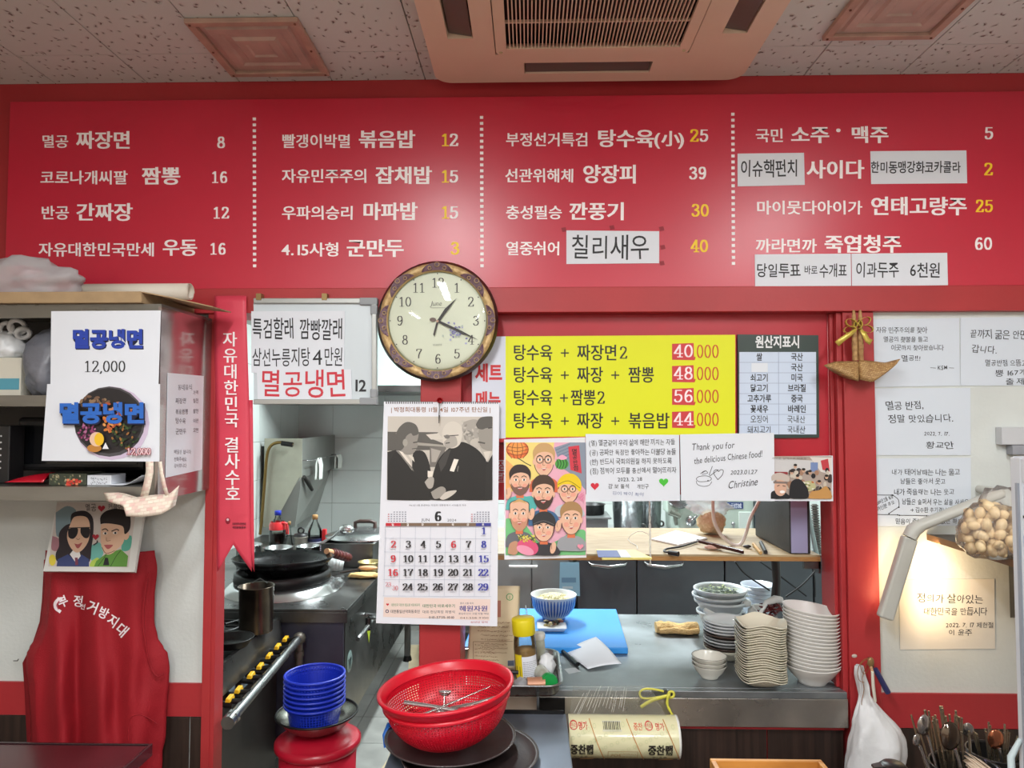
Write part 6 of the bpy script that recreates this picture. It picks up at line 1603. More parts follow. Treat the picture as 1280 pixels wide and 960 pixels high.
b = [PZ(*p, z) for p in ((748, 696.5), (776, 696.5), (771, 687.8), (745.5, 687.8))]; MB().add(b, [(0, 1, 2, 3)]).build('blue_cover', mat('navy_cover', (54, 66, 124), .4), t, solid=.001)
b = [PZ(*p, z) for p in ((776.5, 696.5), (789, 696.5), (782, 687.8), (771.5, 687.8))]; MB().add(b, [(0, 1, 2, 3)]).build('grey_cover', mat('grey_cover', (190, 196, 206), .4), t, solid=.001)
t, up = flat_thing('note_pad', 'white paper pad lying askew at the back of the plywood shelf', 'pad', [(848, 682.5), (884, 674), (845, 664.5), (814, 675)], zs_, .005, mat('pad_paper', (232, 236, 236), .6), part='pages')
t = thing('power_plug', 'black cable with a plug on the plywood shelf', 'cable', PZ(846, 692, zs_))
MB().tube([PZ(*p, zs_ + .005) for p in smooth_line([(872, 677), (852, 683), (834, 686), (830, 689), (836, 690.5)])], .0035, 6).build('cable', BLK, t)
MB().cyl(PZ(836, 690.5, zs_ + .007), PZ(848, 692.5, zs_ + .007), .007, .008, 10).build('plug', BLK, t)
t = thing('knife_case', 'long dark brown flat case tilted over a pink pad on the plywood shelf', 'case', PZ(898, 690, zs_))
k0, k1 = PZ(872, 684, zs_), PZ(929, 693, zs_)
MB().hexa([k0 + Vector((0, -.01, .016)), k1 + Vector((0, -.012, .002)), k1 + Vector((0, .012, .002)), k0 + Vector((0, .018, .016)), k0 + Vector((0, -.01, .026)), k1 + Vector((0, -.012, .014)), k1 + Vector((0, .012, .014)), k0 + Vector((0, .018, .026))]).build('case', mat('dark_brown_gloss', (54, 26, 26), .25), t, bevel=.003)
MB().blob(k0.lerp(k1, .35) + Vector((0, 0, .008)), (.03, .015, .009), .05, 2, 1, sub=2, flat=-.007).build('pink_pad', mat('pinkish_pad', (176, 140, 126), .6), t)
t = thing('grain_bag', 'knotted clear plastic bag of pale grain on the plywood shelf', 'bag', PZ(890, 681, zs_))
gc = PY(889, 668, .50)
MB().blob((gc.x, .50, PZt + .045), (.052, .045, .046), .18, 2.4, 3, sub=4, flat=-.043).build('grain', mat('pale_grain', (224, 204, 166), .8, bump=.6, bscale=220, rgb2=(204, 178, 138), vscale=120), t)
MB().blob((gc.x - .012, .50, PZt + .115), (.068, .03, .042), .5, 2.2, 9, sub=4, fold=.5).build('bag_top', thin_glass('bag_film', (.97, .98, 1), rough=.12, haze=.35), t)
t = thing('white_cable', 'thick white cable looping down onto the plywood shelf', 'cable', PZ(925, 684, zs_))
MB().tube([PY(x, y, .26) for x, y in smooth_line([(890, 600), (891, 630), (893, 652), (903, 671), (917, 681), (926, 680), (932, 668), (938, 648), (949, 626), (955, 612)])], .006, 8).build('cable', mat('white_cable', (214, 212, 206), .4), t)
t = thing('binder_clip', 'small black clip beside the white cable loop', 'clip', PZ(933, 683, zs_)); MB().blob(PZ(934, 683, zs_ + .006), (.014, .01, .006), .1, 2, 1, sub=2, flat=-.005).build('clip', BLK, t)
t = thing('tan_pen', 'tan wooden pen lying near the black box on the plywood shelf', 'pen', PZ(947, 686, zs_)); MB().cyl(PZ(942, 680, zs_ + .006), PZ(951, 691, zs_ + .006), .0055, n=10).build('barrel', mat('tan_wood', (190, 150, 90), .5), t)
t = thing('black_pen', 'black marker lying against the black box on the plywood shelf', 'pen', PZ(955, 686, zs_)); MB().cyl(PZ(951, 678, zs_ + .007), PZ(957, 690, zs_ + .007), .0065, n=10).build('barrel', BLK, t)
# black box with lilac label
bxl_ = PY(987, 680, .12).x; bxr_ = PY(1013, 680, .12).x
t = thing('black_case', 'tall black box with a lilac end label standing on the plywood shelf', 'box', ((bxl_ + bxr_) / 2, .28, PZt))
MB().box(bxl_, bxr_, .118, .47, PZt + .001, PZt + .235).build('box', mat('black_case', (38, 38, 40), .5, bump=.05), t, bevel=.003)
MB().box(bxl_ + .004, bxr_ - .010, .1165, .118, PZt + .004, PZt + .198).build('lilac_label', mat('lilac_label', (150, 148, 182), .5), t)
t = thing('twisted_cord', 'thin twisted white cord hanging down past the plywood shelf edge', 'cord', PY(813, 706, .09))
tw = MB()
for ph in (0, pi): tw.tube([PY(811.5 + 1.5 * (k / 60) + .9 * sin(k * .55 + ph) * (1 if k > 18 else .3), 605 + 101 * k / 60, .09 + .002 * cos(k * .55 + ph)) for k in range(61)], .0016, 5)
tw.build('cord', mat('white_cable', (214, 212, 206)), t)
t = thing('thin_white_wire', 'thin white wire arching over the plywood shelf beside the twisted cord', 'wire', PZ(790, 684, zs_))
MB().tube([PY(x, y, .35) for x, y in smooth_line([(811, 668), (800, 664), (790, 668), (785, 674)])] + [PZ(x, y, zs_ + .002) for x, y in ((788, 678), (796, 682), (797, 686))], .0012, 5).build('wire', mat('white_cable', (214, 212, 206)), t)
# flexible hose and pipe near the jamb
t = thing('flexible_hose', 'grey ribbed hose hanging beside the red jamb in the serving window', 'hose', PY(1022, 690, .70))
fh = MB()
for k in range(20): fh.torus(PY(1018 + .25 * k, 632 + 3.1 * k, .70), .012, .0035, n=16, k=6)
fh.tube([PY(1018, 630, .70), PY(1023, 692, .70)], .010, 8); fh.build('hose', mat('grey_hose', (110, 110, 104), .5), t)
t = thing('grey_pipe', 'slanting pale grey flat pipe between the black box and the ribbed hose', 'pipe', PY(1018, 690, .66))
MB().tube([PY(1007, 622, .66), PY(1013, 655, .66), PY(1022, 700, .66)], [.012, .014, .016], 8, flat=.5).build('pipe', mat('pale_grey_pipe', (150, 166, 166), .4), t)
t = thing('taped_cable_bundle', 'bundle of dark cables under the plywood shelf with crossing leads', 'cable', PY(970, 745, .8))
MB().tube([Vector((PY(968, 700, .6).x, .6, PZt - .019)), PY(971, 725, .6), PY(969, 756, .6)], [.02, .016, .02], 8).build('bundle', mat('brown_black_cable', (38, 30, 28), .35), t)
for k, pts in enumerate(([(950, 702), (975, 720), (1008, 745)], [(1014, 702), (1018, 722), (1019, 746)], [(1026, 706), (1004, 730), (982, 746)], [(919, 702), (932, 718), (962, 738)])):
    MB().tube([PY(x, y, .78 - .05 * k) for x, y in smooth_line(pts)], .0035, 6).build('lead', BLK, t)
# ================================================================== SERVING COUNTER AND ITS THINGS
CTOP = mat('counter_steel', (158, 164, 168), .36, metal=.75, var=.22, vscale=7, rvar=.12, bump=.02, bscale=40)
CFR = mat('counter_front_steel', (190, 184, 176), .32, metal=.85, var=.18, vscale=5, rvar=.1)
cx0, cx1 = xd + .002, xe - .002
t = thing('serving_counter', 'stainless steel serving counter in the window opening with a steel front lip', 'counter', ((cx0 + cx1) / 2, .35, 0))
CB = .80
MB().box(cx0, cx1, .004, CB, CT - .02, CT).box(cx0, xe + .004, -.024, .002, CT - .02, CT).build('top', CTOP, t, bevel=.0015)
MB().box(X0(600), xe + .006, -.026, -.0125, CT - .105, CT - .0205).build('front_lip', CFR, t, bevel=.0015)
for x in (cx0 + .05, cx1 - .05):
    MB().box(x - .02, x + .02, CB - .06, CB - .02, 0, CT - .021).build('leg', SSD, t)
MB().box(cx0, cx1, CB - .012, CB, CT - .10, CT - .0205).build('rear_lip', CFR, t)
ct = CT + .001

# cutting board, bowl, dish
CBL = mat('blue_cutting_board', (46, 142, 222), .5, var=.03, bump=.03)
b0, b1 = PZ(770, 761, .786), PZ(785, 810, .786)
t = thing('cutting_board', 'large bright blue cutting board on the steel counter', 'board', (.08, .5, CT))
MB().hexa([(-.23, b1.y, ct), (b1.x, b1.y, ct), (b0.x, b0.y - .005, ct), (-.21, b0.y - .005, ct), (-.23, b1.y, ct + .022), (b1.x, b1.y, ct + .022), (b0.x, b0.y - .005, ct + .022), (-.21, b0.y - .005, ct + .022)]).build('board', CBL, t, bevel=.003)
bz = ct + .0235
s_ = 2.85 / F; c = Vector(((691.5 - 661) * s_, .63, bz))
t = thing('striped_bowl', 'white noodle bowl with blue vertical stripes on the blue cutting board', 'bowl', c)
PORC = mat('white_porcelain', (226, 228, 230), .18, coat=.3)
MB().lathe([(.0005, .004), (.038, .004), (.04, .0), (.044, .0), (.045, .012), (.062, .024), (.082, .055), (.090, .096), (.091, .100), (.088, .100), (.079, .056), (.058, .026), (.0005, .018)], 56, c=c).build('body', PORC, t)
bs = MB()
for k in range(44):
    a0 = 2 * pi * k / 44; da = .042
    prf = [(.0635, .0255), (.0745, .040), (.0832, .056), (.0878, .076), (.0903, .092)]
    vs = []
    for j, (r, z) in enumerate(prf):
        w_ = da * (.4 if j in (0, 4) else 1); w_ *= 1.0
        for s in (-1, 1): vs.append(c + Vector(((r + .0006) * cos(a0 + s * w_), (r + .0006) * sin(a0 + s * w_), z)))
    bs.add(vs, [(2 * j, 2 * j + 1, 2 * j + 3, 2 * j + 2) for j in range(4)], 0, True)
bs.build('stripe_pattern', mat('blue_glaze', (52, 96, 168), .2), t)
MB().lathe([(.0455, .004), (.0455, .011)], 48, c=c).build('foot_stripe', mat('blue_glaze', (52, 96, 168)), t)
t = thing('noodles', 'heap of pale noodles filling the blue striped bowl', 'noodles', c + Vector((0, 0, .06)))
t['kind'] = 'stuff'
nd = MB(); rr = random.Random(12)
nd.lathe([(.0005, .094), (.05, .088), (.080, .072)], 24, c=c)
for k in range(90):
    a0 = rr.uniform(0, 6.28); r0 = rr.uniform(0, .055); p = Vector((r0 * cos(a0), r0 * sin(a0), 0)); pts = []; an = rr.uniform(0, 6.28)
    for j in range(7):
        q = p + Vector((cos(an), sin(an), 0)) * (.008 * j - .02); an += rr.uniform(-.5, .5)
        rad = min(q.length, .079); q = q.normalized() * rad; pts.append(c + Vector((q.x, q.y, .0975 - 3.2 * rad * rad + rr.uniform(-.002, .004))))
    nd.tube(pts, .0016, 5)
nd.build('noodle', mat('noodle', (232, 222, 180), .5), t)
t = thing('chopstick', 'thin steel chopstick leaning over the blue cutting board', 'chopstick', PZ(660, 785, bz))
MB().cyl(PZ(657, 757, bz + .004), PZ(663, 790, bz + .004), .0022, n=8).build('stick', SSL, t)
t['label'] = 'thin steel chopstick lying on the blue cutting board behind the yellow-lidded bottle'; 
d = 2.72; s_ = d / F; c = Vector(((689 - 661) * s_, d - 2.22, bz))
t = thing('side_dish_plate', 'small rectangular white dish on the blue cutting board', 'plate', c)
MB().hexa([c + Vector(p) for p in ((-.045, -.03, 0), (.045, -.03, 0), (.045, .03, 0), (-.045, .03, 0), (-.057, -.042, .016), (.057, -.042, .016), (.057, .042, .016), (-.057, .042, .016))]).build('plate', PORC, t, bevel=.004)
MB().box(c.x - .05, c.x + .05, c.y - .035, c.y + .035, c.z + .0155, c.z + .0163).build('well', mat('white_well', (240, 240, 240), .2), t)
t = thing('pickled_vegetables', 'dark heap of seasoned vegetables on the small white dish', 'food', c + Vector((0, 0, .017)))
rr = random.Random(8)
for k in range(22):
    p = c + Vector((rr.uniform(-.03, .036), rr.uniform(-.02, .02), .019 + rr.uniform(0, .016)))
    MB().blob(p, (rr.uniform(.007, .013), rr.uniform(.006, .010), rr.uniform(.004, .007)), .35, 3, k, sub=1).build('piece', mat(*rr.choice([('dark_greens', (42, 44, 28), .4), ('dark_greens', (42, 44, 28), .4), ('reddish_piece', (120, 66, 50), .4), ('pale_piece', (196, 180, 130), .4)])), t)

# metal tray with kraft bag, bottles
d0 = Vector((-.19, -.085, CT)); 
TX0, TX1, TY0, TY1 = -.235, .094, -.085, .235
t = thing('metal_tray', 'rounded stainless steel tray of seasonings at the counter edge by the red colander', 'tray', ((TX0 + TX1) / 2, .07, CT))
def rrect(x0, x1, y0, y1, r, n=6):
    P = []
    for cx, cy, a0 in ((x1 - r, y0 + r, -pi / 2), (x1 - r, y1 - r, 0), (x0 + r, y1 - r, pi / 2), (x0 + r, y0 + r, pi)):
        P += [(cx + r * cos(a0 + k * pi / 2 / n), cy + r * sin(a0 + k * pi / 2 / n)) for k in range(n + 1)]
    return P
rings = [(0, .0, .035), (.001, .0, .03), (.002, .004, .04), (0, .032, .045), (-.008, .036, .052), (-.009, .034, .052)]
vs = []; 
for ins, z, r in [(.035, .0008, .02), (.008, .0008, .035), (.004, .006, .04), (0.0, .034, .045), (-.007, .037, .05), (-.009, .033, .05)]:
    vs += [Vector((x, y, ct + z)) for x, y in rrect(TX0 + ins, TX1 - ins, TY0 + ins, TY1 - ins, r)]
n = 28; m_ = MB(); m_.add(vs, [(k * n + i, k * n + (i + 1) % n, (k + 1) * n + (i + 1) % n, (k + 1) * n + i) for k in range(5) for i in range(n)], 0, True); m_.add(vs[:n], [tuple(range(n))])
m_.build('pan', SSL, t, solid=.0012)
KR = mat('kraft_paper', (222, 202, 166), .7, var=.06, bump=.12, bscale=18)
yb_ = .115
zb_ = ct + .0055
q = [PY(590, 736, yb_ + .02), PY(650, 733, yb_ + .02)]
t = thing('kraft_bag', 'brown kraft paper bag printed with small brown text standing in the metal tray', 'bag', (PY(615, 830, yb_).x, yb_ + .03, zb_))
zt_ = q[1].z
xL0, xL1, xT0, xT1 = PY(583, 838, yb_).x, PY(648, 838, yb_).x, PY(590, 736, yb_).x, PY(650, 736, yb_).x
def kf_(u, v): 
    x = xL0 + (xL1 - xL0) * u + ((xT0 - xL0) * (1 - u) + (xT1 - xL1) * u) * v
    return x
g_ = MB()
def kfront(u, v): return Vector((kf_(u, v), yb_ + .022 * v + .004 * sin(u * 6) * sin(v * 5) - .012 * sin(pi * v) * sin(pi * u), zb_ + (zt_ - zb_) * v))
def kback(u, v): return Vector((kf_(1 - u, v), yb_ + .05 - .024 * v, zb_ + (zt_ - zb_) * v))
def kall(u, v):
    if u < .5: return kfront(u * 2, v)
    return kback((u - .5) * 2, v)
g_.grid(kall, 40, 16, closeu=True); g_.add([kall(k / 40, 0) for k in range(40)], [tuple(range(40))])
g_.build('bag', KR, t, solid=.0006)
def bagfn(x, y):
    p = PY(x, y, yb_); v = (p.z - zb_) / (zt_ - zb_); v = min(max(v, 0), 1)
    p = PY(x, y, yb_ + .022 * v - .010); u = (p.x - kf_(0, v)) / (kf_(1, v) - kf_(0, v)); u = min(max(u, 0), 1)
    f = kfront(u, v); return Vector((p.x, f.y, p.z))
a = Art(bagfn, lift=.0022, seed=4)
BRK = (120, 66, 50)
a.line([(637 + 4 * cos(k / 12 * 2 * pi), 747 + 4 * sin(k / 12 * 2 * pi)) for k in range(13)], .8, (60, 150, 90)); a.text('1', 635.5, 750, 6, (60, 150, 90))
a.rect(622, 751, 626, 771, (176, 110, 90))
for k in range(8): a.squiggle(597 + (4 if k > 2 else 0), 641 - rr.uniform(0, 8), 778.5 + 5 * k, 1.6, BRK, .45)
a.line([(592, 800), (592, 833), (641, 833)], .5, BRK, False); a.line([(592, 800), (641, 799)], .5, BRK, False)
for k in range(6): a.squiggle(594, 618 + rr.uniform(0, 6), 805 + 4.2 * k, 1.5, BRK, .4)
a.rect(635, 821, 643, 828, (110, 120, 140)); [a.rect(635.5 + k, 821.5, 636 + k, 827.5, (40, 40, 50)) for k in range(7)]
a.squiggle(601, 640, 836, 2.4, (150, 50, 40), .7)
a.build('print', t)
def tube_bottle(name, lab, px, ybot, ytop, Y, r, mb_body, cap, caph, content=None, tilt=0, fill=.6, labelm=None):
    p0, p1 = PY(px, ybot, Y), PY(px, ytop, Y); h = p1.z - zb_ 
    t = thing(name, lab, 'bottle', (p0.x, Y, zb_), rot=(0, radians(tilt), 0))
    hb = h - caph
    MB().lathe([(.0005, 0), (r * .95, 0), (r, .005), (r, hb * .72), (r * .95, hb * .86), (r * .86, hb)], 28).build('body', mb_body, t, local=True)
    if content: MB().lathe([(.0005, .002), (r * .94, .003), (r * .96, hb * fill), (.0005, hb * fill)], 28).build('contents', content, t, local=True)
    MB().lathe([(r * .98, hb - .002), (r * 1.02, hb + .002), (r * 1.02, h - .004), (r * .96, h), (.0005, h)], 36, wob=lambda a_, v: 1 + .012 * sin(a_ * 24)).build('lid', cap, t, local=True)
    return t, r, hb
t, r, hb = tube_bottle('seasoning_bottle', 'clear seasoning bottle with a big yellow lid and yellow and white label', 659, 838, 772, .045, .0355, GLS, mat('yellow_lid', (222, 204, 24), .4), .048, mat('brown_powder', (170, 132, 84), .8, bump=.3, bscale=200), tilt=-4, fill=.66)
lm = MB(); ly = MB()
lm.add([Vector((r * 1.012 * cos(a_), r * 1.012 * sin(a_), z)) for z in (.012, hb * .56) for a_ in [(-1.9 + 1.5 * k / 12) for k in range(13)]], [(k, k + 1, 14 + k, 13 + k) for k in range(12)], 0, True)
lm.build('white_label', PAPER, t, local=True)
ly.add([Vector((r * 1.012 * cos(a_), r * 1.012 * sin(a_), z)) for z in (.012, hb * .60) for a_ in [(-2.7 + .8 * k / 8) for k in range(9)]], [(k, k + 1, 10 + k, 9 + k) for k in range(8)], 0, True)
ly.build('yellow_label', mat('yellow_label', (230, 206, 30), .4), t, local=True)
lp = Art(lambda x, y: Vector((r * 1.02 * cos(x), r * 1.02 * sin(x), y)), (0, 0, 0), seed=2)
for k in range(9):
    z = .018 + .0055 * k; x = -1.8
    while x < -.6:
        w_ = lp.R.uniform(.05, .16); lp.raw([(x, z), (x + w_, z), (x + w_, z + .0016), (x, z + .0016)], [(0, 1, 2, 3)], (120, 120, 130)); x += w_ + .05
lp.raw([(-2.5, .02), (-2.1, .02), (-2.1, .05), (-2.5, .05)], [(0, 1, 2, 3)], (60, 50, 30))
lp.build('label_print', t, local=True)
tube_bottle('spare_bottle', 'cloudy bottle standing behind the yellow-lidded bottle', 673, 832, 791, .13, .022, mat('cloudy_bottle', (190, 192, 180), .25, rgb2=(150, 150, 130), vscale=20), mat('pale_lid', (206, 204, 196), .4), .016)
t = thing('green_capped_bottle', 'small bottle lying on its side with a bright green cap in the metal tray', 'bottle', PY(680, 852, -.03))
pz = zb_ + .026
pA, pB = Vector((PY(685, 845, -.045).x, -.040, pz)), Vector((PY(675, 838, .02).x, .035, pz))
MB().cyl(pB, pA, .022, n=20).build('body', mat('cloudy_bottle', (190, 192, 180)), t)
dA = (pA - pB).normalized(); MB().cyl(pA, pA + dA * .016, .0255, n=28).build('cap', mat('green_cap', (24, 150, 70), .4), t)
t = thing('copper_foil_roll', 'short roll in clear and copper wrapping lying at the tray front', 'roll', PY(668, 855, -.05))
pA, pB = Vector((PY(659, 848, -.05).x, -.055, zb_ + .022)), Vector((PY(681, 847, -.05).x, -.05, zb_ + .022))
MB().cyl(pA, pB, .019, n=20).build('roll', mat('copper_wrap', (206, 150, 120), .3, metal=.3, var=.1), t)
MB().blob((pA.x - .018, -.05, zb_ + .02), (.022, .02, .018), .3, 3, 4, sub=3).build('film', thin_glass('bag_film', (.97, .98, 1)), t)
t = thing('white_pouch', 'crumpled white plastic pouch leaning in the tray corner', 'pouch', PY(688, 830, .06))
MB().blob((PY(683, 818, .06).x, .08, zb_ + .032), (.024, .022, .033), .4, 3, 6, sub=3, fold=.4, flat=-.030).build('pouch', BAGW, t)
t = thing('knife', 'black-handled knife lying across the tray corner', 'knife', PY(640, 840, -.03))
MB().cyl(PY(628, 840, -.045), PY(648, 840.5, -.045), .006, .006, 10).build('grip', BLK, t)

# paper, marker, tape, cloth
t = thing('blank_paper', 'blank white sheet curling on the steel counter in front of the blue board', 'paper', PZ(742, 825, ct))
cA, cB, cC, cD = PZ(706, 815, ct), PZ(735, 837.5, ct), PZ(777, 831, ct), PZ(745, 797, ct + .040)
def pf(u, v):
    p = cA.lerp(cB, u).lerp(cD.lerp(cC, u), v); p.z += .003 + .006 * sin(pi * u) * v + .004 * sin(pi * v)
    return p
MB().grid(pf, 12, 12).build('paper', PAPER, t, solid=.0006)
t = thing('black_marker', 'black marker pen lying against the blank sheet on the counter', 'marker', PZ(710, 824, ct))
MB().cyl(PZ(702, 813, ct + .007), PZ(721, 829.5, ct + .007), .0065, n=12).build('barrel', BLK, t)
MB().cyl(PZ(714, 823.2, ct + .007), PZ(722, 830.5, ct + .007), .0078, n=12).build('cap', mat('black_cap_gloss', (20, 20, 22), .2), t)
t, up = flat_thing('tape_scrap', 'small pale scrap of tape stuck on the counter near the marker', 'tape', [(711, 842.5), (726, 839.5), (719, 834.5), (705, 836.5)], CT + .0002, .0006, mat('tape_scrap', (186, 192, 196), .4), part='scrap')
t = thing('towel', 'folded orange-beige towel on the steel counter by the bowls', 'towel', PZ(846, 796, ct))
tc_ = PZ(846, 791, ct)
TW = mat('beige_towel', (234, 194, 132), .95, bump=.9, bscale=170, var=.15, vscale=30)
def tw_(u, v):
    a_ = 2 * pi * u; x = (v - .5) * .158; rr_ = .026 * (1 - .2 * abs(v - .4)) * (1 + .12 * sin(v * 13 + 3 * sin(a_)))
    return Vector((tc_.x + x, tc_.y + rr_ * 1.25 * cos(a_) - .08 * x, max(ct, ct + .018 + .02 * sin(a_) * (1 + .2 * sin(v * 9)) + .004 * noise.noise(Vector((u * 8, v * 12, 1))))))
m_ = MB().grid(tw_, 28, 30, closeu=True); m_.add([tw_(k / 28, 0) for k in range(28)], [tuple(range(28))]).add([tw_(k / 28, 1) for k in range(28)], [tuple(range(27, -1, -1))])
m_.build('cloth', TW, t)
MB().tube([tc_ + Vector((-.07, -.03, .014)), tc_ + Vector((-.02, -.036, .020)), tc_ + Vector((.04, -.037, .014)), tc_ + Vector((.075, -.036, .02))], [.010, .012, .011, .010], 8).build('fold', TW, t)

# ------------------------------------------------------------------ crockery stacks
def stack(name, lab, cat, group, proto_fn, n, c, dz, jitter=.0015, tilt=0, yawj=0, seed=1, top_extra=None, tilts=None):
    rr = random.Random(seed); proto = None
    for i in range(n):               # i = 0 lowest
        L = lab % ordl(n - 1 - i, n)
        if proto is None: o = proto = proto_fn(L, cat, group)
        else: o = copy_tree(proto); o['label'] = L
        o.location = Vector(c) + Vector((rr.uniform(-1, 1) * jitter + tilt * i * .0004, rr.uniform(-1, 1) * jitter, dz * i))
        o.rotation_euler = (0, radians(tilts[i]) if tilts else 0, rr.uniform(-1, 1) * yawj)
WHB = mat('white_melamine', (224, 222, 218), .22, coat=.2)
# tall stack of white bowls
s_ = 2.275 / F; r = 33 * s_; h = .057
def big_bowl(L, cat, g):
    t = thing('bowl', L, cat, (0, 0, 0), g)
    MB().lathe([(.0005, .001), (r * .42, .001), (r * .44, 0), (r * .50, 0), (r * .52, .006), (r * .78, .030), (r * .985, h - .003), (r, h), (r * .985, h + .0015), (r * .965, h - .002), (r * .765, .031), (r * .51, .0065), (.0005, .004)], 56).build('body', WHB, t, local=True)
    return t
zt_ = 1.6 - (754 - 518) * s_; nb = 17; dzb = (zt_ - CT - h - .001) / (nb - 1)
cF = Vector(((1006 - 661) * s_ , 2.275 - 2.22, ct))
stack('bowl', 'white bowl in the tall stack beside the red jamb, %s', 'bowl', 'tall stack of white bowls', big_bowl, nb, cF, dzb, .0004, tilt=-1.2, tilts=[.0] + [1.8 + .30 * i for i in range(1, nb)], seed=3)
# square wavy plates
s_ = 2.245 / F; rp = 29.3 * s_
CRM = mat('cream_plate', (218, 212, 192), .25, coat=.2)
def sq_plate(L, cat, g):
    t = thing('plate', L, cat, (0, 0, 0), g)
    m_ = MB()
    def pf(u, v, base):
        a_ = 2 * pi * u; k = v
        sq = 1 / max(abs(cos(a_)), abs(sin(a_))); rad = rp * (1 + .16 * (sq - 1) * 2) * k
        z = .001 + .030 * k ** 2.2 + .006 * k ** 4 * cos(4 * a_ + .6) ; z = z if base else z + .003
        return Vector((rad * cos(a_), rad * sin(a_), max(z, 0)))
    m_.grid(lambda u, v: pf(u, .02 + .98 * v, True), 48, 9, closeu=True).grid(lambda u, v: pf(u, 1 - .98 * v, False), 48, 9, closeu=True)
    m_.add([pf(k / 48, 1, True) for k in range(48)] + [pf(k / 48, 1, False) for k in range(48)], [(k, (k + 1) % 48, 48 + (k + 1) % 48, 48 + k) for k in range(48)], 0, True)
    m_.build('body', CRM, t, local=True)
    return t
zt_ = 1.6 - (770 - 518) * s_; ns = 24; dzs = (zt_ - CT - .034) / (ns - 1)
stack('plate', 'cream wavy square plate in the stack between bowls and grey plates, %s', 'plate', 'stack of cream wavy plates', sq_plate, ns, ((943.5 - 661) * s_, .025, ct + .0), dzs, .0018, yawj=.05, seed=5)
# three small bowls
s_ = 2.31 / F; r2 = 21 * s_
def small_bowl(L, cat, g):
    t = thing('small_bowl', L, cat, (0, 0, 0), g)
    MB().lathe([(.0005, .001), (r2 * .42, .001), (r2 * .45, 0), (r2 * .5, 0), (r2 * .52, .005), (r2 * .8, .022), (r2 * .98, .040), (r2, .042), (r2 * .98, .0432), (r2 * .95, .040), (r2 * .76, .024), (r2 * .45, .009), (.0005, .006)], 48, wob=lambda a_, v: 1 + .012 * sin(6 * a_)).build('body', mat('speckled_porcelain', (220, 218, 208), .2, coat=.2), t, local=True)
    MB().torus((0, 0, .0427), r2 * .985, .0011, 48, 5).build('dark_rim', mat('grey_rim', (120, 116, 108), .4), t, local=True)
    return t
stack('small_bowl', 'small grey-rimmed bowl of the trio at the counter front, %s', 'bowl', 'trio of small bowls', small_bowl, 3, ((881.5 - 661) * s_, .09, ct), .0128, .0005, seed=6)
# grey plates and dark plates stack
s_ = 2.50 / F; r3 = 27 * s_
PM = {'w': mat('pale_grey_plate', (212, 214, 216), .2, coat=.2), 'b': mat('brown_plate', (84, 66, 58), .3), 'g': mat('smoky_plate', (150, 150, 150), .25), 'c': mat('cream_bowl', (206, 202, 186), .25)}
kinds = ['c', 'b', 'g', 'w', 'g', 'b', 'w', 'w', 'w', 'w']; zz = ct; cP = Vector(((902 - 661) * s_, .28, 0))
nm_ = {'c': 'deep cream bowl', 'b': 'dark brown plate', 'g': 'smoky grey plate', 'w': 'pale grey plate'}
for i, k in enumerate(kinds):
    hh = .036 if k == 'c' else .020
    t = thing('bowl' if k == 'c' else 'plate', '%s in the mixed stack behind the small bowls, %s' % (nm_[k], ordl(9 - i, 10)), 'bowl' if k == 'c' else 'plate', (cP.x, cP.y, zz), 'mixed stack of plates')
    MB().lathe([(.0005, .001), (r3 * .5, .001), (r3 * .52, 0), (r3 * .58, 0), (r3 * .62, .005), (r3 * .9, hh * .7), (r3, hh), (r3 * .98, hh + .0015), (r3 * .88, hh * .7 + .003), (r3 * .55, .008), (.0005, .007)], 48).build('body', PM[k], t, local=True)
    zz += .024 if k == 'c' else .0105
# translucent tubs with greens
s_ = 2.80 / F; r4 = 30 * s_
TUB = mat('translucent_tub', (216, 220, 222), .3, sss=.2, spec=.5)
cT = Vector(((893 - 661) * s_, .56, 0)); zt_ = 1.6 - (729 - 518) * s_
lev = [ct, ct + .052, ct + .072, ct + .092]; hts = [.085, .075, .075, zt_ - ct - .092]
for i, (z, h_) in enumerate(zip(lev, hts)):
    rt = r4 * (.86 if i == 0 else 1 + .01 * i)
    t = thing('plastic_tub', 'translucent white tub of the stack at the counter back, %s' % ordl(3 - i, 4), 'tub', (cT.x + (.004 if i % 2 else -.003), cT.y, z), 'stack of white tubs')
    MB().lathe([(.0005, .001), (rt * .58, .001), (rt * .60, .004), (rt * .96, h_ - .012), (rt * 1.03, h_ - .010), (rt * 1.04, h_ - .002), (rt * 1.0, h_), (rt * .94, h_ - .010), (rt * .585, .006), (.0005, .005)], 48).build('body', TUB, t, local=True)
    MB().box(rt * 1.0, rt * 1.18, -.02, .02, h_ - .008, h_ - .005).build('grip_tab', TUB, t, local=True)
t = thing('leafy_greens', 'chopped dark green leaves filling the uppermost white tub', 'greens', (cT.x, cT.y, zt_ - .03)); t['kind'] = 'stuff'
lf = MB(); rr = random.Random(4)
lf.lathe([(.0005, zt_ - .012), (r4 * .6, zt_ - .016), (r4 * .90, zt_ - .026)], 24, c=(cT.x, cT.y, 0))
for k in range(170):
    a_ = rr.uniform(0, 6.28); q = rr.uniform(0, 1) ** .5 * r4 * .78; p = Vector((cT.x + q * cos(a_), cT.y + q * sin(a_), zt_ - .010 + rr.uniform(-.004, .007))); an = rr.uniform(0, 6.28)
    dv = Vector((cos(an), sin(an), rr.uniform(-.25, .3))) * rr.uniform(.008, .018); w_ = Vector((-sin(an), cos(an), .3)) * .003
    lf.add([p - dv, p + w_, p + dv, p - w_], [(0, 1, 2, 3)], rr.choice([0, 0, 1]))
lf.build('leaf_bits', [mat('dark_leaf', (50, 68, 38), .5), mat('pale_stem', (150, 162, 104), .5)], t)
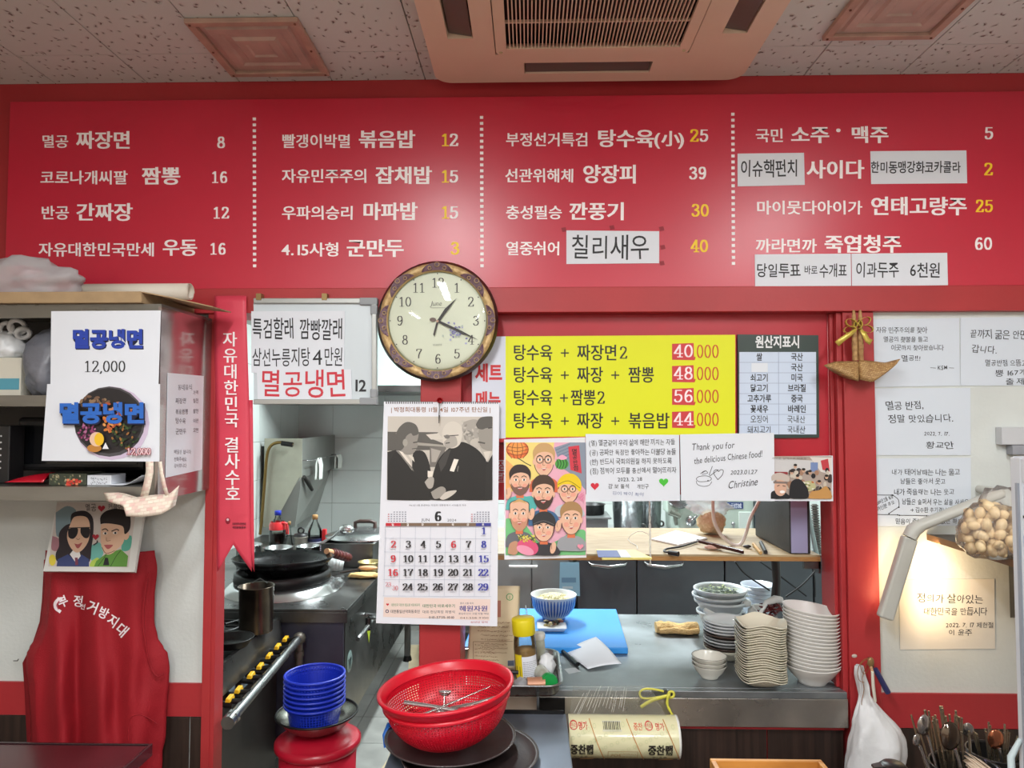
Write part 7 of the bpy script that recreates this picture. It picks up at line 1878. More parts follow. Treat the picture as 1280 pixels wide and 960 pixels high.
# bowls behind
s_ = 2.98 / F; r5 = 20.5 * s_
def back_bowl(L, cat, g):
    t = thing('bowl', L, cat, (0, 0, 0), g)
    MB().lathe([(.0005, .001), (r5 * .5, .001), (r5 * .55, .0), (r5 * .6, .006), (r5 * .9, .04), (r5, .062), (r5 * .98, .0635), (r5 * .86, .042), (r5 * .5, .008), (.0005, .007)], 40).build('body', mat('bluish_porcelain', (214, 224, 236), .2, coat=.2), t, local=True)
    return t
zt_ = 1.6 - (724 - 518) * s_
stack('bowl', 'bluish white bowl in the rear stack under the plywood shelf, %s', 'bowl', 'rear stack of bluish bowls', back_bowl, 6, ((939.5 - 661) * s_, .735, ct), (zt_ - CT - .064) / 5, .001, seed=8)
# tied tissue, dried chillies
t = thing('tissue_knot', 'knotted white tissue between the tubs and the dried chillies', 'tissue', PZ(935, 790, ct))
pk = PY(941, 757, .5)
MB().blob((pk.x, .5, (pk.z + ct) / 2), (.022, .022, (pk.z - ct) / 2), .2, 3, 3, sub=3, fold=.3).blob((pk.x - .022, .5, pk.z + .006), (.018, .01, .014), .4, 3, 4, sub=2).blob((pk.x + .02, .5, pk.z - .004), (.02, .01, .012), .4, 3, 5, sub=2).build('tissue', mat('tissue', (222, 226, 224), .8, bump=.4, bscale=60), t)
t = thing('chilli_bag', 'open bag of dried dark red chillies behind the tall bowls', 'bag', PZ(962, 790, ct))
ck = PY(962, 765, .36)
MB().blob((ck.x, .36, (ck.z + ct) / 2 - .01), (.050, .045, (ck.z - ct) / 2 + .004), .15, 2.4, 7, sub=3, flat=-(ck.z - ct) / 2 + .0105).build('bag', mat('clear_brown_bag', (70, 34, 30), .25, bump=.4, bscale=40), t)
MB().tube([ck + Vector((-.04, -.02, .0)), ck + Vector((-.015, -.01, .035)), ck + Vector((.02, 0, .045)), ck + Vector((.045, .01, .04))], [.006, .010, .014, .012], 8).build('tie', mat('tissue', (222, 226, 224)), t)
rr = random.Random(2)
for k in range(24):
    p = ck + Vector((rr.uniform(-.035, .035), rr.uniform(-.03, .02), rr.uniform(-.01, .026))); an = rr.uniform(0, 6.28)
    d_ = Vector((cos(an), sin(an) * .5, rr.uniform(-.6, .6))) * rr.uniform(.012, .022)
    MB().tube([p - d_, p + Vector((0, 0, .003)), p + d_], [.002, .005, .001], 6).build('chilli', mat('dried_chilli', (92, 22, 24), .3), t)
t = thing('tongs_handle', 'translucent plastic handle resting between the tubs and the mixed plates', 'handle', PZ(888, 775, ct))
MB().tube([PY(881, 763, .40), PY(896, 771, .36), PY(905, 780, .34)], [.010, .011, .009], 8).build('grip', mat('clear_grip', (206, 208, 206), .3), t)
t.location = t.location

# ------------------------------------------------------------------ cling film roll on its bracket
t = thing('film_roll', 'big cling film roll in a cream printed sleeve mounted below the counter front', 'roll', (.28, -.09, .62))
yc = -.098; dd = (yc + 2.22) / F; zc2 = 1.6 - (910.5 - 518) * dd; rcy = 24.3 * dd
xr0, xr1 = (709 - 661) * dd, (841 - 661) * dd
SLV = mat('film_sleeve', (222, 218, 178), .22, coat=.5)
m_ = MB(); m_.lathe([(rcy, 0), (rcy, xr1 - xr0)], 48, mtx=Matrix.Rotation(pi / 2, 4, 'Y'), c=(xr0, yc, zc2)); m_.build('sleeve', SLV, t)
MB().lathe([(rcy * 1.01, .0), (rcy * 1.01, .006), (rcy * .86, .006), (rcy * .4, .003), (.018, .0)], 40, mtx=Matrix.Rotation(pi / 2, 4, 'Y'), c=(xr1 - .004, yc, zc2)).build('end_core', mat('white_core', (230, 230, 226), .5), t)
MB().lathe([(rcy * .99, .0), (.012, .0)], 40, mtx=Matrix.Rotation(pi / 2, 4, 'Y'), c=(xr0, yc, zc2)).build('end_core', mat('white_core', (230, 230, 226)), t)
def cylfn(x, y):
    th = math.asin(max(-.995, min(.995, (910.5 - y) / 24.5))); X_ = (x - 661) * dd
    return Vector((X_, yc - (rcy + .0008) * cos(th), zc2 + (rcy + .0008) * sin(th)))
a = Art(cylfn, (0, -1, 0), lift=0, step=.00004, seed=4)
for k in range(60):
    x = 712 + (k * 13.3) % 126; y = 890 + (k * 7.7) % 40
    a.line([(x + 1.8 * cos(j / 8 * 6.28), y + 1.8 * sin(j / 8 * 6.28)) for j in range(9)], .35, (190, 196, 150))
def dl(x0, x1): a.line([(x0 + (x1 - x0) * k / 12, 887 + 46 * k / 12) for k in range(13)], .9, (186, 120, 50), False)
dl(734, 752); dl(779, 799); dl(823, 842)
a.build('sleeve_pattern', t)
for (s_, x, y, z, w_, col, wt) in (('중찬랩', 710, 921.5, 13.5, 28, (40, 34, 30), .04), ('중찬랩', 802, 921.5, 13.5, 30, (40, 34, 30), .04), ('명가', 720, 894.5, 7, 11, (196, 50, 50), .02), ('중찬', 786, 894.5, 6.5, 11, (200, 90, 60), .01), ('명가', 812, 894.5, 6.5, 11, (196, 50, 50), .01), ('업소용 랩', 714, 928.5, 4, 17, (60, 56, 50), 0), ('업소용 랩', 808, 928.5, 4, 17, (60, 56, 50), 0)):
    a = Art(cylfn, (0, -1, 0), lift=.0005); a.text(s_, x, y, z, col, w=wt, width=w_); a.build('lettering', t)
a = Art(cylfn, (0, -1, 0), lift=.0005)
for cx in (714.5, 804.5): a.line([(cx + 4.4 * cos(j / 12 * 6.29), 891.5 + 3.4 * sin(j / 12 * 6.29)) for j in range(13)], .8, (200, 60, 60)); a.text('만리', cx, 893.3, 4.6, (200, 60, 60), align='c')
a.rect(749, 888, 772, 896.5, (206, 204, 180)); [a.rect(750 + k * 1.5, 888.4, 750.6 + k * 1.5 + (k % 3) * .2, 894.6, (50, 50, 44)) for k in range(14)]
for seg in ([(755, 918), (790, 918), (790, 928), (755, 928), (755, 918)],): a.line(seg, .5, (176, 140, 90), False)
a.text('PO5', 758, 926, 6.5, (176, 140, 90), w=.01); a.squiggle(770, 788, 922, 1.4, (176, 140, 90), .4); a.squiggle(770, 788, 926, 1.4, (176, 140, 90), .4)
for x in (716, 810): a.ell(x + 14, 929.6, 9, 1.2, (196, 150, 90), rot=-8)
a.build('print', t)
MB().cyl((PY(672, 897, yc).x, yc, zc2 + .006), (xr0 - .001, yc, zc2), .0125, n=16).build('spindle', mat('nickel', (176, 168, 148), .25, metal=.9), t)
MB().box(PY(671, 880, -.1).x, PY(674, 880, -.1).x, yc - .015, -.027, PY(672, 905, -.1).z, PY(672, 868, -.1).z).build('bracket_arm', SSD, t)
MB().box(PY(671, 880, -.03).x, PY(706, 880, -.03).x, -.036, -.027, PY(672, 893, -.03).z, PY(672, 872, -.03).z).build('bracket_plate', IRON, t)
FILM = thin_glass('cling_film', (.93, .93, .88), rough=.08, haze=.10)
fa, fb = PY(716, 857, -.031), PY(812, 857, -.031)
MB().add([fa, fb, (xr1 - .03, yc, zc2 + rcy + .001), (xr0 + .005, yc, zc2 + rcy + .001)], [(0, 1, 2, 3)]).build('film', FILM, t)
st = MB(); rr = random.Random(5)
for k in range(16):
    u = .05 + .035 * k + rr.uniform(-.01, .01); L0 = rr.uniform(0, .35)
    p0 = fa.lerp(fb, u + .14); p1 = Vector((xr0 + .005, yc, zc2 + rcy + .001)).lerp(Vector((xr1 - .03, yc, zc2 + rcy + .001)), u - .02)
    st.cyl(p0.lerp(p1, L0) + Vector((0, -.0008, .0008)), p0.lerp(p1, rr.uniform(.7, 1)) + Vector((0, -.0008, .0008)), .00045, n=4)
st.build('film_glint_streak', mat('film_glint', (235, 235, 228), .2), t)  # pale rods drawn as light glinting along the film's wrinkles
YR = mat('yellow_string', (214, 208, 80), .5, bump=.2, bscale=100)
t = thing('yellow_tie', 'yellow plastic twine tied in a bow on the counter front beside the film roll', 'twine', PY(820, 900, -.04))
kn = PY(838, 868, -.036)
MB().cyl((kn.x - .015, -.0265, PY(832, 863, -.03).z), (kn.x - .015, -.042, PY(832, 863, -.03).z), .006, n=12).build('bolt', SSD, t)
strap('loop', smooth_line([(838, 868), (825, 863), (808, 861), (800, 865), (802, 872), (812, 873), (826, 871), (838, 869)]), .006, YR, t, -.040)
strap('tail', smooth_line([(838, 869), (822, 873), (810, 878), (801, 884)]), .010, YR, t, -.042)
strap('tail', smooth_line([(836, 868), (834, 880), (840, 893), (846, 904)]), [.006, .008, .008] * 4 + [.008] * 6, YR, t, -.044)
MB().torus(kn + Vector((.002, 0, 0)), .009, .004, 16, 6, mtx=MX).build('knot', YR, t)

# ------------------------------------------------------------------ front steel table, trays, colander
FT = .735
t = thing('steel_side_table', 'bluish grey steel side table in front of the red post', 'table', (-.12, -.6, 0))
TBL = mat('blue_grey_steel', (124, 132, 146), .36, metal=.6, rvar=.08, var=.06)
MB().box(-.356, .107, -1.15, -.125, FT - .025, FT).build('top', TBL, t, bevel=.003)
for x in (-.33, .08):
    for y in (-.16, -1.11): MB().box(x - .015, x + .015, y - .015, y + .015, 0, FT - .026).build('leg', SSD, t)
MB().box(-.35, .10, -.131, -.125, FT, FT + .010).build('back_rail', IRON, t)
TRM = mat('dark_brown_tray', (44, 34, 34), .4, bump=.03, bscale=200)
def rtray(lab, c, r, tiltx=0):
    t = thing('round_tray', lab, 'tray', c, 'dark round trays', rot=(radians(tiltx), 0, 0))
    MB().lathe([(.0005, 0), (r * .86, 0), (r * .96, .012), (r, .016), (r * .995, .0185), (r * .95, .0155), (r * .86, .003), (.0005, .003)], 72).build('tray', TRM, t, local=True)
    MB().torus((0, 0, .0165), r * .995, .0022, 72, 6).build('rim', mat('tray_rim', (66, 58, 58), .3), t, local=True)
    return t
rtray('lower dark round tray, sticking out from under the upper tray', (-.148, -.400, FT + .001), .172)
rtray('upper dark round tray carrying the red colander', (-.203, -.352, FT + .0205), .168)
CRD = mat('red_colander_plastic', (206, 14, 40), .32, spec=.5)
cl = Vector((-.203, -.352, FT + .034))
rc_ = .174; hc = .128
t = thing('colander', 'big red plastic colander full of steel utensils on the dark trays', 'colander', cl, rot=(radians(1), radians(-5.5), 0))
prof = [(.001, .001), (.03, .001), (.06, .001), (.085, .002), (.10, .006)] + [(.10 + (rc_ - .018 - .10) * sin(k / 14 * pi / 2) ** .9, .006 + (hc - .026) * (1 - cos(k / 14 * pi / 2)) ** .8) for k in range(1, 15)]
def rprof():
    P = []
    for k in range(19):
        v = k / 18; 
        P.append((.09 + (rc_ - .016 - .09) * (1 - (1 - v) ** 2.2), .002 + (hc - .022) * v ** 1.15))
    return [(.001, .001), (.02, .001), (.04, .001), (.06, .001), (.075, .0012)] + P
holed(rprof(), 120, hole=.40).build('mesh', CRD, t, local=True)
MB().lathe([(rc_ - .016, hc - .022), (rc_ - .010, hc - .020), (rc_ - .004, hc - .012), (rc_ - .001, hc - .004), (rc_ + .003, hc), (rc_ + .002, hc + .005), (rc_ - .004, hc + .006), (rc_ - .009, hc + .001), (rc_ - .0165, hc - .018)], 96).lathe([(rc_ - .014, hc - .034), (rc_ - .009, hc - .031), (rc_ - .010, hc - .025), (rc_ - .015, hc - .022)], 96).build('rim', CRD, t, local=True)
CM = Matrix.Translation(cl) @ Euler((radians(1), radians(-5.5), 0)).to_matrix().to_4x4()
UT = mat('utensil_steel', (190, 186, 184), .22, metal=.92, rvar=.06)
def util_(name, lab, cat, pts, r, bowl=None, group='steel utensils in the red colander'):
    P = [CM @ Vector(p) for p in pts]
    t = thing(name, lab, cat, P[0], group)
    MB().tube(P, r, 8, flat=.55).build('handle' if bowl else 'stick', UT, t)
    if bowl:
        c_, rr_ = CM @ Vector(bowl[0]), bowl[1]; m_ = MB()
        m_.blob((0, 0, 0), rr_, .02, 1, 1, sub=3); m_.v = [Vector((v.x, v.y, v.z if v.z < 0 else v.z * .25)) for v in m_.v]
        m_.xf(Matrix.Translation(c_) @ Euler(bowl[2] if len(bowl) > 2 else (0, 0, 0)).to_matrix().to_4x4()); m_.build('bowl', UT, t)
    return t
util_('ladle', 'long flat-handled ladle in the colander, its handle end pointing at the kitchen doorway', 'ladle', [(-.125, .06, .072), (-.05, .045, .062), (.02, .03, .05)], [.007, .0055, .005], ((.045, .02, .048), (.028, .024, .012)))
util_('ladle', 'steel ladle lying in the colander with its handle toward the counter', 'ladle', [(.13, .03, .078), (.07, .03, .066), (.0, .045, .052)], [.004, .004, .005], ((-.03, .062, .048), (.024, .022, .012)))
util_('spoon', 'spoon with a shiny round bowl standing up behind the crossed utensils in the colander', 'spoon', [(-.02, .03, .02), (-.018, .06, .055), (-.017, .075, .075)], .003, ((-.016, .080, .084), (.018, .010, .013)))
util_('skewer', 'long thin steel skewer crossing diagonally over the other utensils in the colander', 'skewer', [(-.13, -.06, .066), (-.02, -.01, .078), (.11, .05, .098)], [.0035, .003, .0012])
rr = random.Random(9)
for k in range(6):
    x = -.075 + .02 * k
    util_('spoon', 'small steel spoon in the row lying at the bottom of the colander', 'spoon', [(x, -.07, .040), (x + .015, -.02, .034), (x + .028, .015, .030)], .0028, ((x + .034, .03, .028), (.011, .016, .006)), group='small spoons at the bottom of the colander')
for k in range(5):
    x = .0 + .022 * k
    util_('chopstick', 'steel chopstick lying at the bottom of the colander', 'chopstick', [(x, -.075, .045 - .002 * k), (x + .03 - .012 * k, .05, .032 + .003 * k)], .0026, group='chopsticks at the bottom of the colander')
t = thing('blue_handled_tool', 'tool with a bright blue plastic handle at the edge of the steel side table', 'tool', PY(485, 925, -.30))
MB().tube([Vector((-.352, -.30, FT + .030)), Vector((-.372, -.315, FT + .045)), Vector((-.378, -.33, FT + .025)), Vector((-.372, -.34, FT - .002))], .0065, 8).tube([Vector((-.352, -.30, FT + .012)), Vector((-.352, -.30, FT + .030))], .0065, 8).build('handle', mat('blue_handle', (30, 110, 210), .35), t)

# ------------------------------------------------------------------ maroon table corner
MT = mat('maroon_table', (74, 26, 32), .28, coat=.3, var=.05)
tx = PZ(187, 931, .74)
t = thing('maroon_table', 'dark maroon dining table corner in front of the red vest', 'table', (-1.5, -.9, 0))
MB().box(-2.25, tx.x, -1.5, tx.y, .712, .738).build('top', MT, t, bevel=.003)
MB().box(tx.x - .003, tx.x + .005, -1.5, tx.y + .006, .710, .741).box(-2.25, tx.x, tx.y, tx.y + .006, .710, .741).build('edge_band', mat('dark_edge_gloss', (48, 30, 34), .15, coat=.5), t, bevel=.001)
for x, y in ((tx.x - .06, tx.y - .06), (-2.18, tx.y - .06), (tx.x - .06, -1.43), (-2.18, -1.43)): MB().box(x - .022, x + .022, y - .022, y + .022, 0, .711).build('leg', IRON, t)

# ------------------------------------------------------------------ front dining table with tray, sauce bottle, cutlery, napkins
DT = .742
t = thing('dining_table', 'wooden dining table edge below the cutlery holders', 'table', (.5, -.85, 0))
MB().box(.18, .838, -1.3, -.520, DT - .028, DT - .001).build('top', mat('table_wood', (84, 56, 40), .4, rgb2=(60, 40, 30), vscale=20, stretch=(1, 8, 1)), t, bevel=.003)
for x in (.22, .80):
    for y in (-.56, -1.26): MB().box(x - .02, x + .02, y - .02, y + .02, 0, DT - .029).build('leg', IRON, t)
WD = mat('honey_wood', (196, 138, 66), .45, rgb2=(166, 108, 46), vscale=18, stretch=(.4, 4, 1))
a0, a1 = PZ(887, 947.5, DT + .035), PZ(1025, 947.5, DT + .035)
t = thing('wooden_tray', 'honey coloured wooden tray on the dining table edge', 'tray', ((a0.x + a1.x) / 2, a0.y - .1, DT))
MB().box(a0.x, a1.x, a0.y - .2, a0.y, DT, DT + .008).build('base', WD, t)
for bxx in ((a0.x, a1.x, a0.y - .012, a0.y), (a0.x, a1.x, a0.y - .2, a0.y - .188), (a0.x, a0.x + .012, a0.y - .188, a0.y - .012), (a1.x - .012, a1.x, a0.y - .188, a0.y - .012)):
    MB().box(*bxx, DT + .0082, DT + .035).build('side', WD, t, bevel=.002)
d = 1.60; s_ = d / F; c = Vector(((1101 - 661) * s_, d - 2.22, DT))
t = thing('sauce_cruet', 'small dark sauce cruet with a black spouted cap in front of the white bag', 'cruet', c)
MB().lathe([(.0005, .0), (.024, .0), (.027, .005), (.028, .05), (.024, .066)], 28, c=c).build('body', mat('dark_cruet', (36, 24, 20), .15), t)
MB().lathe([(.028, .064), (.030, .068), (.0285, .092), (.022, .098), (.0005, .099)], 32, c=c).hexa([c + Vector(p) for p in ((-.044, -.008, .088), (-.02, -.012, .085), (-.02, .012, .085), (-.044, .008, .088), (-.044, -.007, .093), (-.02, -.012, .096), (-.02, .012, .096), (-.044, .007, .093))]).build('cap', mat('cruet_black', (24, 22, 22), .35), t)
# cutlery holders
HLD = mat('black_holder', (24, 23, 23), .35)
def holder(lab, c, r, h):
    t = thing('cutlery_holder', lab, 'holder', c, 'cutlery holders')
    MB().lathe([(.0005, 0), (r * .95, 0), (r, .004), (r, h - .004), (r + .003, h), (r - .001, h + .001), (r - .003, h - .004), (r * .92, .006), (.0005, .006)], 40, c=c).build('cup', HLD, t)
    return t
H1 = Vector(((1187 - 661) * 1.53 / F, -.69, DT)); H2 = Vector(((1218 - 661) * 1.66 / F, -.575, DT))
holder('black cutlery holder with the big spoon, beside the white hanging bag', H1, .066, .128)
holder('dark cutlery holder behind the napkins, mostly hidden', H2, .056, .105)
CH = mat('chopstick_steel', (168, 156, 136), .28, metal=.9, rvar=.08)
rr = random.Random(21)
proto = thing('chopstick', 'steel chopstick standing in the black holder with the big spoon', 'chopstick', (0, 0, 0), 'chopsticks in the big-spoon holder')
MB().cyl((0, 0, 0), (0, 0, .195 if True else 0),   .0013, .0023, 6).build('stick', CH, proto, local=True)
def put(proto, C, R_, n, ln, lab=None, group=None, bias=(0, 0), first=True, seed=1):
    rr = random.Random(seed)
    for i in range(n):
        o = proto if (i == 0 and first) else copy_tree(proto)
        if lab: o['label'] = lab; o['group'] = group
        a_ = 2.399 * i; q = R_ * ((i + .5) / n) ** .5
        top = Vector((C.x + q * cos(a_) + bias[0], C.y + q * sin(a_) + bias[1], 0)); bot = Vector((C.x + q * .6 * cos(a_ + rr.uniform(-.5, .5)), C.y + q * .6 * sin(a_ + rr.uniform(-.5, .5)), C.z + .008 + rr.uniform(0, .022))); top.x += rr.uniform(-.012, .012)
        d_ = Vector((top.x - bot.x, top.y - bot.y, ln)).normalized()
        o.location = bot; o.rotation_euler = d_.to_track_quat('Z', 'Y').to_euler(); o.scale = (1, 1, (ln + rr.uniform(-.012, .012)) / .19)
put(proto, H1 + Vector((-.012, .018, 0)), .050, 25, .19, bias=(-.018, .012), seed=3)
put(proto, H2, .050, 24, .125, 'shorter steel chopstick standing in the holder behind the napkins', 'chopsticks in the holder behind the napkins', first=False, bias=(.004, .006), seed=4)
def spoon(lab, C, top, sz, yaw, tiltx, mtl=None, group=None):
    t = thing('spoon', lab, 'spoon', C, group)
    T = Vector(top); B = C + Vector((0, 0, .012)); d_ = (T - B).normalized()
    MB().tube([B, B.lerp(T, .5), T - d_ * sz * 1.0], [.0035, .003, .0032], 8).build('handle', UT, t)
    m_ = MB().grid(lambda u, v: Vector((sz * .72 * v * cos(2 * pi * u), sz * .30 * (v * v - 1), sz * v * sin(2 * pi * u))), 28, 9, closeu=True)
    m_.xf(Matrix.Translation(T + Vector((0, .004, 0))) @ Euler((tiltx, 0, yaw)).to_matrix().to_4x4()); m_.build('bowl', mtl or UT, t, solid=.001)
DKS = mat('dark_mirror_steel', (120, 108, 98), .1, metal=1.0)
spoon('big round-bowled spoon facing out of the black cutlery holder', H1 + Vector((.01, -.03, 0)), PY(1189, 921, -.76), .028, 0, 0, DKS)
spoon('shiny spoon among chopsticks at the doorway-facing side of the black holder', H1 + Vector((-.03, .0, 0)), PY(1156, 907, -.70), .022, .2, .1)
spoon('spoon bowl peeking between the two cutlery holders', H1 + Vector((.035, .03, 0)), PY(1211, 913, -.66), .016, -.3, .2)
bpy.context.view_layer.update()
spoon('dull spoon low among the chopsticks of the black holder', H1 + Vector((-.04, -.02, 0)), PY(1147, 926, -.735), .013, .3, .1)
spoon('copper-tinted spoon right beside the cooler edge', H2 + Vector((.02, -.02, 0)), PY(1246, 925, -.62), .022, -.2, .1, mat('copper_spoon', (206, 130, 96), .2, metal=.9))
# napkins
NAP = mat('napkin', (226, 206, 184), .8, bump=.1, bscale=60)
nx0, nx1 = PY(1205, 940, -.83).x, .840
t0 = None
zt_ = PY(1228, 938, -.83).z
t = thing('napkin_box', 'open black napkin box beside the cooler', 'box', ((nx0 + nx1) / 2, -.88, DT))
MB().box(nx0 + .01, nx1 - .01, -.94, -.83, DT, zt_ - .062).build('box', HLD, t)
for i in range(9):
    o = thing('napkin', 'folded beige paper napkin of the stack beside the cooler, %s' % ordl(8 - i, 9), 'napkin', ((nx0 + nx1) / 2, -.88, zt_ - .06 + .0066 * i), 'folded napkins beside the cooler')
    zz = zt_ - .0605 + .0066 * i; sh = .002 * ((i * 7) % 3) - .003 * (8 - i) * 0
    MB().grid(lambda u, v: Vector((nx0 + sh + (nx1 - nx0 - .006) * (u if v < .5 else u), -.94 + .11 * u * 0 + .115 * (1 - abs(2 * v - 1) * 1.0) * 1.0 - .0, zz + (.0045 if v > .5 else .0) + .003 * sin(u * 3 + i) * (i / 8))), 8, 9).build('napkin', NAP, o, solid=.0006)
a = Art(lambda u, v: Vector((nx0 + (nx1 - nx0) * u, -.94 + .11 * v, zt_ + .0005)), (0, 0, 1), lift=.002)
a.line([(.45, .5), (.7, .62), (.95, .55)], .03, (90, 80, 120)); a.line([(.7, .2), (.85, .35), (.95, .25)], .06, (90, 80, 120)); a.build('printed_mark', o)

# ------------------------------------------------------------------ white bag hanging on the post, pens and twine on the hook
hk = PY(1088, 829, -.03)
t = thing('wall_hook', 'small metal hook on the red post holding the white bag', 'hook', hk)
MB().tube([hk + Vector((0, .011, .012)), hk + Vector((0, -.012, .012)), hk + Vector((0, -.016, -.002)), hk + Vector((0, -.010, -.012))], .003, 8).build('hook', SSD, t)
t = thing('hanging_bag', 'white plastic bag hanging tied from the hook on the red post', 'bag', PY(1098, 985, -.1))
rows_b = [(840, 1079, 1090), (852, 1079, 1092), (866, 1082, 1097), (878, 1084, 1099), (892, 1079, 1109), (905, 1074, 1120), (915, 1071, 1128), (930, 1066, 1133), (945, 1062, 1133), (960, 1058, 1128), (985, 1056, 1120), (1000, 1066, 1110)]
def bagf(u, v):
    k = v * (len(rows_b) - 1); i = min(int(k), len(rows_b) - 2); f_ = k - i
    y, l_, r_ = [rows_b[i][j] * (1 - f_) + rows_b[i + 1][j] * f_ for j in range(3)]
    a_ = 2 * pi * u; cx_ = (l_ + r_) / 2; hw = (r_ - l_) / 2
    w_ = 1 + .07 * sin(a_ * 5 + v * 3) * min(1, v * 2) + .10 * noise.noise(Vector((cos(a_) * 2, sin(a_) * 2, v * 4))) + .05 * noise.noise(Vector((cos(a_) * 5, sin(a_) * 5, v * 12)))
    p = PY(cx_ + hw * cos(a_) * w_, y, -.085); dep = hw * .0024 * .62
    return Vector((p.x, -.012 - dep - .01 + dep * sin(a_) * w_ - .004 * sin(v * 17 + a_ * 3), p.z))
MB().grid(bagf, 56, 46, closeu=True).build('bag', mat('crumpled_white_bag', (226, 228, 230), .4, bump=.9, bscale=14, spec=.5, sss=.1), t)
t = thing('brush_pen', 'white handled brush hanging in front of the white bag', 'brush', PY(1092, 878, -.1))
MB().tube([PY(1090.5, 839, -.075), PY(1091.5, 858, -.078), PY(1094, 877, -.08)], [.0065, .0075, .0065], 10, flat=.6).build('handle', mat('ivory_handle', (222, 218, 204), .4), t)
t = thing('blue_pen', 'dark blue pen slanting beside the white handled brush', 'pen', PY(1105, 866, -.08))
MB().cyl(PY(1094, 836, -.06), PY(1110, 866, -.06), .0075, .0085, 12).build('barrel', mat('dark_blue_pen', (48, 52, 100), .35), t)
t = thing('wooden_scoop', 'tiny brass and wood scoop hung from the hook', 'scoop', PY(1088, 835, -.06))
MB().blob(PY(1088.5, 828, -.065), (.010, .005, .016), .05, 2, 1, sub=2).build('scoop', mat('brassy_wood', (150, 120, 80), .4, metal=.4), t)
MB().cyl(PY(1088.5, 833, -.065), PY(1090.5, 840, -.07), .0045, n=8).build('stub', mat('pale_wood', (196, 150, 110)), t)
t = thing('twine', 'loops of thin brown twine on the hook over the red post', 'twine', PY(1078, 850, -.05))
m_ = MB()
for pts in ([(1088, 822), (1078, 826), (1072, 838), (1074, 850), (1080, 853)], [(1088, 822), (1082, 834), (1078, 848), (1080, 862), (1077, 878), (1079, 890)], [(1088, 822), (1076, 830), (1079, 842), (1085, 838), (1089, 826)]): m_.tube([PY(x, y, -.05) for x, y in smooth_line(pts)], .0010, 5)
m_.build('twine', mat('brown_twine', (150, 96, 56), .8), t)

# ------------------------------------------------------------------ wall shelf, lamp, garlic bag, cooler
sx = PY(1160, 668, -.001).x; sz = PY(1160, 668, -.001).z
t = thing('wall_shelf', 'dark topped wall shelf above the lit part of the white wall', 'shelf', (1.7, -.22, sz - .02))
MB().box(sx, XR - .002, -.44, -.001, sz - .014, sz).build('board', mat('shelf_board', (110, 102, 92), .6, var=.2), t)
MB().box(sx - .004, sx, -.44, -.001, sz - .017, sz + .001).build('edge_strip', mat('shelf_edge', (120, 84, 52), .5), t)
for x in (sx + .25, XR - .3): MB().hexa([(x - .01, -.40, sz - .04), (x + .01, -.40, sz - .04), (x + .01, -.0015, sz - .25), (x - .01, -.0015, sz - .25), (x - .01, -.40, sz - .0145), (x + .01, -.40, sz - .0145), (x + .01, -.0015, sz - .0145), (x - .01, -.0015, sz - .0145)]).build('bracket', SSD, t)
LW = mat('lamp_arm_white', (198, 198, 190), .4, var=.08)
t = thing('arm_lamp', 'white bent arm lamp glowing warmly against the white wall under the shelf', 'lamp', PY(1105, 778, -.09))
Yl = -.085
e0, e1 = PY(1106, 773, Yl), PY(1137, 672, Yl); e2 = PY(1150, 657, Yl); e3 = PY(1252, 616, Yl - .02)
ax = (e1 - e0).normalized(); sd = Vector((ax.z, 0, -ax.x))
def bar2(mb_, A, B, w, dep0, dep1):
    ax_ = (B - A).normalized(); s2 = Vector((ax_.z, 0, -ax_.x))
    mb_.hexa([A - s2 * w + Vector((0, dep0, 0)), A + s2 * w + Vector((0, dep0, 0)), A + s2 * w + Vector((0, dep1, 0)), A - s2 * w + Vector((0, dep1, 0)),
              B - s2 * w + Vector((0, dep0, 0)), B + s2 * w + Vector((0, dep0, 0)), B + s2 * w + Vector((0, dep1, 0)), B - s2 * w + Vector((0, dep1, 0))])
m_ = MB(); bar2(m_, e0, e1, .021, -.014, .016); m_.build('lamp_head', LW, t, bevel=.006)
m_ = MB(); bar2(m_, e0.lerp(e1, .12) + Vector((.008, .018, 0)), e0.lerp(e1, .95) + Vector((.008, .018, 0)), .010, 0, .004); m_.build('light_strip', mat('warm_light_strip', (255, 226, 170), .4, emit=9), t)
m_ = MB().tube(smooth3 if False else [e1, e1.lerp(e2, .5) + Vector((-.004, 0, .004)), e2], [.020, .021, .019], 10); m_.build('elbow', LW, t)
MB().tube([e2, e2.lerp(e3, .5), e3], [.018, .017, .016], 10, flat=.8).build('upper_arm', LW, t)
MB().cyl((e3.x, e3.y, e3.z), (e3.x, -.001, e3.z), .012, n=12).build('wall_mount', LW, t)
# garlic / nut bag
gc = PY(1241, 676, -.35)
t = thing('garlic_bag', 'clear bag of peeled pale cloves sitting on the wall shelf', 'bag', (gc.x, -.35, sz))
gx, gy = gc.x, -.35
rr = random.Random(31); placed = []
for k in range(70):
    for _ in range(40):
        p = Vector((gx + rr.uniform(-.06, .07), gy + rr.uniform(-.05, .045), sz + .018 + rr.uniform(0, .12)))
        e_ = ((p.x - gx) / .078) ** 2 + ((p.y - gy) / .058) ** 2 + ((p.z - sz - .02) / .128) ** 2
        if e_ < 1 and all((p - q).length > .0205 for q in placed): placed.append(p); break
for i, p in enumerate(placed):
    m_ = MB().blob((0, 0, 0), (.017, .012, .013), .1, 1.5, i, sub=2); m_.xf(Matrix.Translation(p) @ Euler((rr.uniform(0, 3), rr.uniform(0, 3), rr.uniform(0, 3))).to_matrix().to_4x4())
    m_.build('clove', mat('garlic_clove', (240, 214, 168), .45, var=.1, vscale=30), t)
m_ = MB().blob((gx, gy, sz + .062), (.084, .064, .078), .12, 2.2, 3, sub=4, fold=.1, flat=-.061); m_.build('bag', thin_glass('nut_bag_film', (.98, .96, .93), ior=1.18, rough=.22, haze=.12), t)
